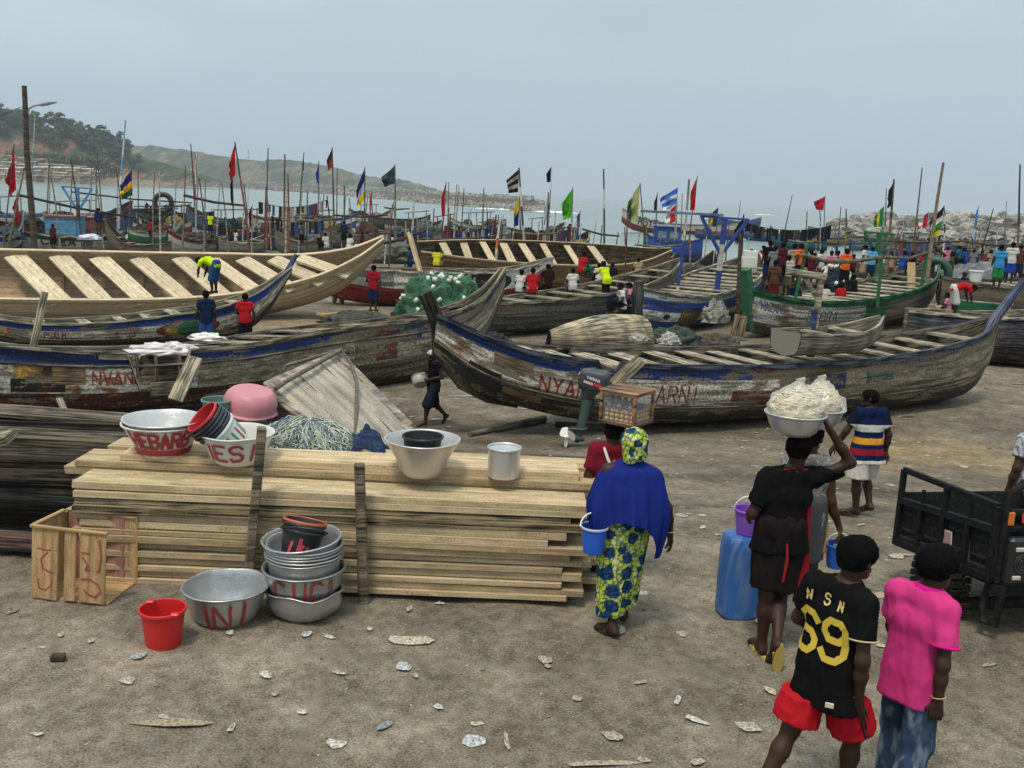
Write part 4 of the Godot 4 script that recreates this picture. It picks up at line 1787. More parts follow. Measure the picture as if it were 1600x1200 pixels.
	t = hull_paint(1536,192,[[-1.0,.20,blue,.9],[.20,.58,white,.84],[.58,.80,maroon,.8],[.80,2.0,Color("393129"),.8]],[
		["block",.44,1.0,.0,.085,Color("6d6557"),.45],["block",.43,.62,.085,.2,blue,.62],["block",.62,.97,.085,.2,Color("2c3a62"),.28],["block",.42,1.0,.20,.58,Color("a0957f"),.55],
		["block",.56,1.0,.58,.8,Color("6d5d4e"),.42],
		["block",.66,.70,.1,.5,Color("77713f"),.4],["block",.70,.74,.1,.55,Color("6d2f2a"),.35],["block",.75,.79,.15,.3,Color("27406f"),.3],
		["block",.208,.268,.22,.56,Color("b88f3c"),.7],["block",.205,.262,.40,.56,Color("1d1f20"),.85],["block",.238,.268,.22,.34,Color("202427"),.8],["block",.25,.285,.24,.46,Color("7d6a53"),.7],
		["word", "NVANDIZ",.292,.46,.17,Color("9c2c22"),.62,.26],["word", "ABOASE",.63,.42,.12,Color("5d5548"),.7,.10],["rust",.24,.22,.02,.38],["rust",.315,.36,.012,.25],["rust",.275,.3,.01,.35],["rust",.82,.2,.01,.4],["rust",.9,.25,.012,.4]],wood,1100,1.0)
	o = canoe({"called": "canoe", "label": "long worn canoe at left with blue, white and maroon planking and a broken side", "category": "canoe", "a": V(-13.0,0,-16.5), "b": V(-.3,0,-27.7), "y": -.15, "heel": -.12,
		"w": [[.0,1.25],[.3,1.4],[.6,1.2],[.8,.82],[.93,.36],[1.0,.07]],
		"keel": [[.0,-1.05],[.2,-1.38],[.4,-1.52],[.7,-1.50],[.85,-1.3],[.94,-.7],[1.0,.75]],
		"sheer": [[.0,.82],[.1,.55],[.2,.27],[.3,.02],[.4,-.07],[.5,-.04],[.6,.13],[.7,.22],[.8,.29],[.9,.52],[.96,.95],[1.0,1.55]],
		"mat": paint_mat("hull_left",t), "n": 44, "rail_col": Color(.33,.31,.27), "icol": Color(.24,.21,.17), "tcol": Color(.45,.41,.34), "tw": .55, "tv": .95, "band": .78, "band_col": Color(.17,.16,.15), "notch": [[.345,.398,.52,.014]],
		"thwarts": [.22,.29,.43,.47,.52,.56,.61,.66,.72,.78,.85,.91], "ribs": [.34,.37,.40,.5,.6], "cuts": [.0,.42,.80,1.0]})
	hull_plate(o, "engine_pad",.36,.392,.34,.54,.09,Color(.40,.37,.31))
	hull_plate(o, "repair_patch",.415,.50,.93,1.0,.04,Color(.44,.42,.37))
	hull_plate(o, "repair_patch",.30,.335,.88,.985,.035,Color(.52,.5,.45))
	hull_plate(o, "repair_patch",.248,.284,.54,.76,.03,Color(.30,.22,.15))
	var inv := o.transform.affine_inverse()
	part("bracket_board",plank(inv * V(-6.67,-.86,-18.60),inv * V(-6.52,-.11,-19.40),.30,.06,Color(.45,.41,.33),V(-.6,.4,1.0)),mats.old,o)
	part("prop_board",plank(inv * V(-8.69,-.78,-18.00),inv * V(-8.37,-1.00,-17.60),.12,.04,Color(.42,.38,.31),V(0,.2,1)),mats.old,o)
	solo("plank_post",plank(V(-9.90,-.07,-19.50),V(-9.70,1.06,-19.70),.14,.05,Color(.45,.41,.33),V(.1,0,1)),mats.old, "grey plank standing upright out of the long canoe at far left", "plank")
	o = canoe({"called": "canoe", "label": "unpainted new canoe of pale timber with broad thwarts, heeled over at left", "category": "canoe", "a": V(-22.0,0,-32.6), "b": V(-5.7,0,-38.6), "skew": .85, "y": -1.4, "heel": .46, "n": 36,
		"w": [[.0,1.5],[.4,1.62],[.65,1.45],[.82,.92],[.93,.42],[1.0,.06]], "keel": [[.0,.05],[.6,.0],[.8,.35],[.92,1.15],[1.0,2.75]], "sheer": [[.0,1.62],[.5,1.60],[.7,1.78],[.84,2.12],[.94,2.75],[1.0,3.45]],
		"mat": mats.sawn, "cols": [Color(.55,.43,.27),Color(.62,.49,.31),Color(.64,.52,.34)], "icol": Color(.42,.32,.20), "inner": mats.sawn, "rail_mat": mats.sawn, "rail_col": Color(.66,.54,.36), "rail": [.11,.09],
		"tmat": mats.sawn, "tcol": Color(.72,.60,.41), "tw": .66, "tth": .08, "tv": .88, "thwarts": [.30,.38,.46,.54,.62,.69,.755,.82,.875], "ribs": [.34,.5,.66]})
	t = hull_paint(1024,128,[[-1.0,.30,Color("1f3f86"),.8],[.30,.68,Color("bdb7a5"),.75],[.68,2.0,Color("3b352e"),.85]],[
		["block",.05,.13,.32,.62,Color("8d2f2a"),.7],["block",.085,.11,.32,.62,Color("b08b35"),.7],["block",.12,.15,.32,.62,Color("2c6a44"),.7],
		["word", "PSALM",.21,.62,.26,Color("7c2621"),.42,.2],["word", "TM",.41,.52,.14,Color("8c2f28"),.42,.2],["word", "23",.45,.62,.26,Color("8c2f28"),.42,.2],
		["oval",.535,.74,.24,.74,Color("702a26"),.8],["oval",.565,.71,.24,.74,Color("b08b3a"),.8],["oval",.60,.68,.24,.74,Color("2d6e4a"),.8],["word", "EGYA",.80,.62,.26,Color("7c2621"),.40,.2],["rust",.03,.2,.02,.6]],wood,1200,.9)
	canoe({"called": "canoe", "label": "narrow canoe lettered PSALM 23 with coloured ovals, between the two big hulls at left", "category": "canoe", "a": V(-14.8,0,-25.6), "b": V(-7.0,0,-29.9), "n": 26,
		"w": [[.0,.2],[.1,.42],[.3,.6],[.6,.66],[.8,.5],[.92,.25],[1.0,.06]], "keel": [[.0,-.9],[.15,-1.2],[.5,-1.3],[.78,-1.15],[.9,-.6],[1.0,.75]], "sheer": [[.0,-.22],[.15,-.52],[.3,-.58],[.45,-.5],[.6,-.35],[.75,-.15],[.88,.28],[1.0,1.0]],
		"mat": paint_mat("hull_psalm",t), "rail_col": Color(.5,.48,.42), "rail": [.05,.05], "thwarts": [.2,.33,.44,.52,.6,.7,.8], "tw": .3, "icol": Color(.36,.36,.28),
		"stems": [{"at": 1, "col": Color(.10,.14,.32), "pts": [[1.4,-.6,.05,.07],[.7,-.1,.05,.08],[.2,.75,.05,.08],[-.15,1.35,.045,.06]]}]})
	t = hull_paint(1024,128,[[-1.0,.48,Color("cfcbc0"),.85],[.48,2.0,Color("7d1f1c"),.9]],[
		["block",.02,.3,-.1,.46,Color("8d8f86"),.7],["oval",.46,.60,-.1,.56,Color("c98a2c"),.9],["oval",.50,.64,-.1,.56,Color("7a2320"),.9],["oval",.535,.80,.02,.54,Color("1d1d1d"),.9],
		["word", "CAN",.56,.46,.32,Color("e0ddd2"),.7,.24],["word", "NAME",.08,.44,.22,Color("2b2420"),.4,.2]],wood,1300,.6)
	canoe({"label": "red and white boat with CAN in an oval, behind the raw canoe", "category": "boat", "a": V(-8.6,0,-41.0), "b": V(1.6,0,-44.5), "n": 22, "w": [[.0,.08],[.1,.5],[.3,.9],[.6,1.05],[1.0,.1]],
		"keel": [[.0,-.8],[.08,-1.2],[.3,-1.5],[.8,-1.5],[1.0,.0]], "sheer": [[.0,.45],[.2,.15],[.5,.1],[.8,.2],[1.0,.8]], "mat": paint_mat("hull_can",t), "rail_col": Color(.6,.58,.53), "thwarts": [.2,.35,.5,.65,.8]})
	t = hull_paint(1024,128,[[-1.0,2.0,Color("8d6f4c"),.95]],[["word", "IHIINIIIHIINIIIMIIHIIN",.05,.36,.10,Color("5d452c"),.5,.14],["word", "IIMIIIHIINIIIHNIIIHII",.08,.62,.10,Color("5d452c"),.5,.14]],Color("7a6248"),1400,.5)
	canoe({"label": "brown bare hull with two rows of carved marks, beyond the green net", "category": "boat", "a": V(-5.4,0,-51.5), "b": V(8.4,0,-55.5), "y": -1.3, "heel": .36, "n": 24, "w": [[.0,.6],[.2,1.2],[.5,1.5],[.8,1.2],[1.0,.1]],
		"keel": [[.0,.2],[.3,.0],[.7,.0],[1.0,1.0]], "sheer": [[.0,2.1],[.3,2.0],[.7,1.95],[.9,2.1],[1.0,2.4]], "mat": paint_mat("hull_brown",t), "icol": Color(.22,.17,.11), "rail_mat": mats.sawn, "rail_col": Color(.50,.40,.26), "tmat": mats.sawn, "tcol": Color(.58,.47,.31), "tw": .42, "thwarts": [.1,.18,.26,.34,.42,.5,.6,.7]})
	t = hull_paint(1024,128,[[-1.0,.12,Color("756c5c"),.5],[.12,.45,Color("6c675c"),.5],[.45,.75,Color("5a5a60"),.45],[.75,2.0,Color("3a342c"),.8]],[
		["word", "HOUSE",.18,.50,.24,Color("43403b"),.55,.16],["block",.43,.5,.08,.25,Color("27407c"),.5],["block",.4,.75,.45,.68,Color("33436f"),.3]],Color("635a4c"),1500,.9)
	canoe({"label": "grey worn canoe lettered HOUSE that boys sit and lean on", "category": "canoe", "a": V(-1.2,0,-33.2), "b": V(7.35,0,-43.6), "n": 28, "w": [[.0,.3],[.12,.75],[.35,1.1],[.6,1.15],[.8,.85],[.93,.4],[1.0,.07]],
		"keel": [[.0,-1.3],[.3,-1.5],[.7,-1.45],[.88,-.9],[1.0,.2]], "sheer": [[.0,-.2],[.15,-.2],[.4,-.12],[.6,.06],[.8,.42],[.92,.75],[1.0,1.05]], "mat": paint_mat("hull_house",t), "rail_col": Color(.34,.31,.26), "thwarts": [.15,.28,.4,.5,.6,.7,.8,.88], "tw": .45, "tcol": Color(.46,.42,.34), "icol": Color(.3,.26,.2)})
	t = hull_paint(1024,128,[[-1.0,.20,Color("b5b4aa"),.8],[.20,.46,Color("1d3f86"),.9],[.46,.68,Color("bfbdb2"),.8],[.68,.92,Color("1d3f86"),.9],[.92,2.0,Color("8f8d84"),.7]],[
		["oval",.075,.10,.5,.64,Color("1a1d24"),.9],["block",.14,.24,.42,.84,Color("5d5240"),.6],["word", "OPSI",.15,.62,.24,Color("a08a4c"),.55,.2],["oval",.26,.33,.22,.9,Color("7f7d72"),.9],["oval",.27,.32,.28,.84,Color("4c4a44"),.9],["word", "ANO",.35,.58,.22,Color("2a2f38"),.5,.2]],wood,1600,.6)
	canoe({"label": "canoe striped blue and white with a dark stem post, bow towards us", "category": "canoe", "a": V(4.45,0,-35.0), "b": V(11.9,0,-48.5), "n": 30, "w": [[.0,.1],[.06,.55],[.16,1.0],[.35,1.45],[.65,1.6],[.85,1.1],[.95,.5],[1.0,.1]],
		"keel": [[.0,-1.3],[.1,-1.45],[.7,-1.45],[.88,-1.0],[1.0,.1]], "sheer": [[.0,.42],[.1,.14],[.25,-.05],[.5,.1],[.75,.5],[.9,.85],[1.0,1.3]], "mat": paint_mat("hull_star",t), "rail_col": Color(.5,.5,.47), "rail": [.08,.08],
		"thwarts": [.12,.19,.25,.31,.37,.43,.49,.55,.61,.67,.73,.79,.85], "tw": .62, "tcol": Color(.56,.52,.43), "icol": Color(.3,.27,.22),
		"stems": [{"at": 0, "col": Color(.10,.105,.12), "pts": [[.12,-1.35,.16,.16],[.05,-.6,.18,.18],[.0,.2,.16,.17],[-.05,.62,.13,.14]]}]})
	t = hull_paint(1024,128,[[-1.0,.17,Color("1e5a37"),.95],[.17,.72,Color("b4b2a8"),.75],[.72,2.0,Color("474038"),.8]],[
		["word", "HAZARD",.03,.42,.2,Color("22447f"),.5,.2],["word", "WEWORA",.15,.58,.28,Color("3c2a20"),.7,.2],["rust",.1,.3,.03,.5],["rust",.2,.25,.02,.4],["block",.40,.50,.1,.6,Color("1e5a37"),.9],["block",.5,1.0,.17,.72,Color("6c675e"),.5]],wood,1700,.7)
	canoe({"label": "canoe with green gunwale and stem post, lettered HAZARD", "category": "canoe", "a": V(8.75,0,-36.3), "b": V(20.4,0,-47.2), "n": 30, "w": [[.0,.1],[.06,.5],[.16,.95],[.35,1.45],[.65,1.6],[.85,1.1],[.95,.5],[1.0,.1]],
		"keel": [[.0,-1.2],[.1,-1.45],[.7,-1.45],[.88,-1.0],[1.0,.1]], "sheer": [[.0,.45],[.1,.1],[.25,-.08],[.5,.02],[.75,.38],[.9,.75],[1.0,1.25]], "mat": paint_mat("hull_hazard",t), "rail_col": Color(.03,.16,.07), "rail": [.10,.13],
		"thwarts": [.12,.18,.24,.30,.36,.42,.48,.54,.60,.66,.72,.79,.86], "tw": .60, "tcol": Color(.58,.54,.45), "icol": Color(.28,.25,.2),
		"stems": [{"at": 0, "col": Color(.02,.15,.06), "pts": [[.3,-1.2,.16,.15],[.12,-.5,.18,.17],[-.05,.3,.17,.17],[-.3,1.15,.15,.15]], "mat": mats.paint}]})
	solo("oar_blade",plank(V(8.32,-1.31,-35.60),V(8.42,-.52,-35.70),.5,.06,Color(.33,.26,.19),V(0,.1,1)),mats.old, "brown plate of wood leaning on the green stem post", "board")
	canoe({"label": "dark hulled canoe with pale gunwale at the right edge, behind the large canoe", "category": "canoe", "a": V(13.6,0,-33.4), "b": V(22.5,0,-31.8), "n": 20, "w": [[.0,.3],[.2,.9],[.5,1.15],[.8,.9],[1.0,.1]], "keel": [[.0,-1.2],[.3,-1.45],[.8,-1.3],[1.0,.2]],
		"sheer": [[.0,.2],[.3,.2],[.6,.5],[.85,.9],[1.0,1.5]], "cols": [Color(.10,.09,.085),Color(.11,.11,.13),Color(.12,.13,.17)], "rail_col": Color(.58,.56,.5), "thwarts": [.2,.35,.5,.65], "tcol": Color(.52,.48,.4)})
	canoe({"called": "skiff", "label": "square green and white skiff behind the right end of the large canoe", "category": "boat", "a": V(19.05,-.63,-39.50), "b": V(21.20,-.19,-43.00), "y": -1.1, "n": 12, "w": [[.0,.95],[.5,1.0],[1.0,.7]], "keel": [[.0,.05],[.6,.0],[1.0,.4]], "sheer": [[.0,1.1],[.5,1.05],[1.0,1.2]],
		"cols": [Color(.03,.17,.08),Color(.03,.18,.09),Color(.45,.48,.42)], "rail_col": Color(.55,.57,.5), "transom": [.0,1.0], "tran_col": Color(.03,.17,.08), "thwarts": [.4,.7], "tcol": Color(.36,.4,.33), "icol": Color(.36,.42,.34), "mat": mats.paint})
	canoe({"called": "dinghy", "label": "upturned grey dinghy with a weathered canvas bottom, behind the large canoe", "category": "boat", "a": V(1.13,-.98,-30.60), "b": V(4.18,-.93,-32.40), "y": -.62, "heel": PI, "n": 18, "w": [[.0,.15],[.15,.5],[.45,.85],[.8,1.0],[1.0,.92]], "keel": [[.0,.12],[.25,-.10],[.6,-.32],[1.0,-.30]], "sheer": [[.0,.62],[.5,.80],[1.0,.85]],
		"cols": [Color(.47,.42,.32),Color(.30,.27,.22),Color(.22,.2,.17)], "transom": [1.0], "tran_col": Color(.12,.11,.1), "rail_col": Color(.2,.18,.15), "cuts": [.0,.55,.8,1.0]})
	make_upturned_skiff()

func make_outboard() -> void:
	var at := V(1.58,-.07,-18.50)
	var o := thing("outboard_motor", "grey outboard motor with a red stripe and white propeller, tilted up on the canoe's side", "motor",at)
	o.basis = Basis(Vector3.UP,-.35) * Basis(Vector3.BACK,-.16)
	var b := mb(Color(.045,.05,.06))
	var rows := []
	for e in [[-.18,.62],[-.15,.86],[-.06,1.0],[.12,1.0],[.20,.94],[.235,.72],[.24,.02]]:
		var row := PackedVector3Array()
		for k in 28:
			var a := -TAU * k / 28.0
			var cx := signf(cos(a)) * pow(absf(cos(a)),.38)
			var cz := signf(sin(a)) * pow(absf(sin(a)),.38)
			row.append(V(cx * .29 * e[1] + .02,e[0] + cx * .02,cz * .20 * e[1]))
		rows.append(row)
	b.grid(rows,true)
	part("cowling",b.mesh(),mats.worn,o)
	b = mb(Color(.45,.03,.03))
	b.box(V(.07,-.01,.203),V(.40,.055,.012),.002,Basis(Vector3.BACK,-.06))
	part("stripe",b.mesh(),mats.ink,o)
	b = mb(Color(.75,.75,.75))
	lettering(b, "YAMAHA",.011,func(p: Vector2): return [V(-.08 + p.x * .0085,.075 + p.y * .009 - p.x * .0006,.209),Vector3.BACK],.0)
	lettering(b, "ENDURO",.009,func(p: Vector2): return [V(-.12 + p.x * .0055,-.015 + p.y * .006 - p.x * .0004,.213),Vector3.BACK],.0)
	part("lettering",b.mesh(),mats.ink,o)
	b = mb(Color(.55,.56,.57))
	b.box(V(-.275,.10,.08),V(.02,.05,.07),.006)
	part("tiller_badge",b.mesh(),mats.ink,o)
	b = mb(Color(.035,.04,.045))
	b.tube([V(-.02,-.16,0),V(-.05,-.30,.02),V(-.07,-.42,.04)],[.19,.13,.10],12)
	part("collar",b.mesh(),mats.worn,o)
	b = mb(Color(.035,.055,.05))
	b.tube([V(-.03,-.38,.03),V(-.01,-.62,.08),V(.0,-.92,.16)],[.115,.095,.09],12)
	part("leg",b.mesh(),mats.worn,o)
	b = mb(Color(.03,.034,.04))
	b.box(V(.05,-.55,-.06),V(.10,.42,.10),.02,Basis(Vector3.BACK,-.2))
	part("clamp",b.mesh(),mats.worn,o)
	b = mb(Color(.035,.04,.048))
	b.box(V(-.04,-.95,.20),V(.36,.035,.22),.012,Basis(Vector3.BACK,.25))
	part("cavitation_plate",b.mesh(),mats.worn,o)
	b = mb(Color(.035,.04,.048))
	b.tube([V(.0,-.90,.17),V(.0,-1.05,.20),V(-.02,-1.22,.24)],[.085,.075,.06],10)
	b.tube([V(.14,-1.14,.19),V(.02,-1.14,.23),V(-.14,-1.14,.30)],[.03,.075,.05],10)
	part("gear_case",b.mesh(),mats.worn,o)
	var hub := V(-.18,-1.14,.33)
	var ax := V(-.55,.0,.83).normalized()
	b = mb(Color(.72,.72,.68))
	b.tube([hub - ax * .06,hub + ax * .05,hub + ax * .08],[.045,.04,.01],10)
	part("propeller_hub",b.mesh(),mats.worn,o)
	var u := ax.cross(Vector3.UP).normalized()
	var v := u.cross(ax)
	for k in 3:
		var a := PI / 6.0 + TAU * k / 3.0 + PI / 2.0 + PI / 6.0
		var d := u * cos(a) + v * sin(a)
		var sdv := ax.cross(d)
		b = mb(Color(.74,.74,.70))
		var front := PackedVector3Array()
		var rows2 := []
		for r in 7:
			var t := r / 6.0
			var w: float = [.03,.07,.095,.105,.095,.065,.005][r]
			var row := PackedVector3Array()
			for q in 5:
				var s := q / 4.0 * 2.0 - 1.0
				row.append(hub + d * (.03 + t * .20) + sdv * s * w + ax * s * w * .45)
			rows2.append(row)
		b.grid(rows2)
		var back := []
		for row in rows2:
			var nr := PackedVector3Array()
			for p in row:
				nr.append(p - ax * .008)
			back.append(nr)
		b.grid(back,false,[],true)
		part("propeller_blade",b.mesh(),mats.worn,o)

# a post with diagonal braces and a crossbar; style 0: forked top, 1: arm to the left
func frame_post(called: String,label: String,at: Vector3,h: float,cols: Array,lean: Vector3,style := 0,turn := .0,w := 1.0,group := "") -> Node3D:
	var o := thing(called,label, "post",at,turn,group)
	var top := V(0,h,0) + lean * h
	var segs := cols.size()
	for k in segs:
		var b := mb(cols[k])
		var p: Vector3 = top * (float(k) / segs)
		var q: Vector3 = top * (float(k + 1) / segs)
		if style == 1:
			p = top * (.0 if k == 1 else .0)
			q = top * (.58 if k == 1 else 1.0)
			if k == 1:
				p += V(-.07,.0,.02)
				q += V(-.07,.0,.02)
		plank_into(b,p,q,.13 if style == 1 else .2,.13 if style == 1 else .2,Vector3.BACK,.005,.015)
		part("post",b.mesh(),mats.paint if style == 0 else mats.oldtri,o)
	if style == 1:
		part("arm",plank(top + V(.12,-.05,0),top + V(-.85,.06,.0),.15,.15,cols[0],Vector3.UP,.01,.03),mats.oldtri,o)
		part("brace",plank(top + V(-.42,-.05,0),top + V(-.05,-.55,0),.10,.10,cols[0],Vector3.BACK,.008),mats.oldtri,o)
		return o
	var c: Color = cols[segs - 1]
	for s in [-1.0,1.0]:
		part("brace",plank(top * .55 + V(s * .04,0,0),top + V(s * w * .8,-.02,0),.14,.09,c,Vector3.BACK),mats.paint,o)
	part("crossbar",plank(top + V(-w * .85,.02,0),top + V(w * .8,-.04,0),.11,.09,c),mats.paint,o)
	part("tie",plank(top * .78 + V(-w * .3,0,0),top * .78 + V(w * .32,0,0),.08,.05,c),mats.paint,o)
	return o

func make_upturned_skiff() -> void:
	var l := V(-2.48,1.40,-9.50)
	var tp := V(-1.97,1.57,-10.60)
	var r := V(-1.09,.91,-10.10)
	var bt := V(-1.44,.62,-9.20)
	var ctr := (l + tp + r + bt) * .25
	var o := thing("skiff", "upturned plywood skiff with flaking pale bottom and a rope, behind the timber stack", "boat",V(ctr.x,ground_y(ctr.z),ctr.z))
	var rel := o.position
	var nrm := (bt - l).cross(tp - l).normalized()
	if nrm.dot(V(0,.4,1)) < 0:
		nrm = -nrm
	var pm = mats.sawn
	var b := mb(Color(.44,.40,.33))
	var rows := []
	var uvs := []
	for i in 13:
		var row := PackedVector3Array()
		var ur := PackedVector2Array()
		for k in 13:
			var s := i / 12.0
			var q := k / 12.0
			var p := l.lerp(tp,s).lerp(bt.lerp(r,s),q)
			p += nrm * .10 * (1.0 - pow(absf(2.0 * s - 1.0),2.5)) * (.6 + .4 * (1.0 - pow(absf(2.0 * q - 1.0),3.0)))
			row.append(p - rel)
			ur.append(Vector2(q,s))
		rows.append(row)
		uvs.append(ur)
	b.grid(rows,false,uvs,nrm.dot((rows[0][1] - rows[0][0]).cross(rows[1][0] - rows[0][0])) < 0)
	part("bottom_panel",b.mesh(),pm,o)
	var back := -nrm * .34
	var edges := [[l,tp],[tp,r],[bt,r],[l,bt]]
	for e in edges:
		var pb := mb(Color(.42,.35,.31))
		var mid: Vector3 = (e[0] + e[1]) * .5
		var outw := (mid - ctr).normalized()
		plank_into(pb,e[0] - rel + back * .45,e[1] - rel + back * .45,.36,.03,outw,.004,.008)
		part("side_panel",pb.mesh(),mats.oldtri,o)
	for e in edges:
		var pb := mb(Color(.50,.43,.39))
		plank_into(pb,e[0] - rel + nrm * .015,e[1] - rel + nrm * .015,.12,.04,nrm,.004,.012)
		part("chine_strip",pb.mesh(),mats.oldtri,o)
	for k in [.33,.66]:
		var sb := mb(Color(.33,.29,.23))
		var path := []
		for i in 9:
			var s := i / 8.0
			var kk: float = k
			path.append(l.lerp(tp,kk).lerp(bt.lerp(r,kk),s) + nrm * .085 - rel)
		sb.tube(path,[.006],4)
		part("seam",sb.mesh(),mats.oldtri,o)
	var rp := mb(Color(.30,.27,.22))
	rp.tube([tp + V(-.55,-.12,.1) - rel,tp + nrm * .10 - rel,tp + V(.13,-.16,.05) + nrm * .1 - rel,V(-1.71,1.30,-10.05) + nrm * .12 - rel,V(-1.66,1.02,-9.75) + nrm * .12 - rel,V(-1.62,.76,-9.40) + nrm * .1 - rel],[.02],7)
	rp.tube([tp + nrm * .09 - rel,V(-2.16,1.48,-9.95) + nrm * .10 - rel,V(-2.35,1.37,-9.60) + nrm * .12 - rel,V(-2.42,1.33,-9.45) + nrm * .1 - rel],[.024],7)
	part("rope",rp.mesh(),mats.rope,o)

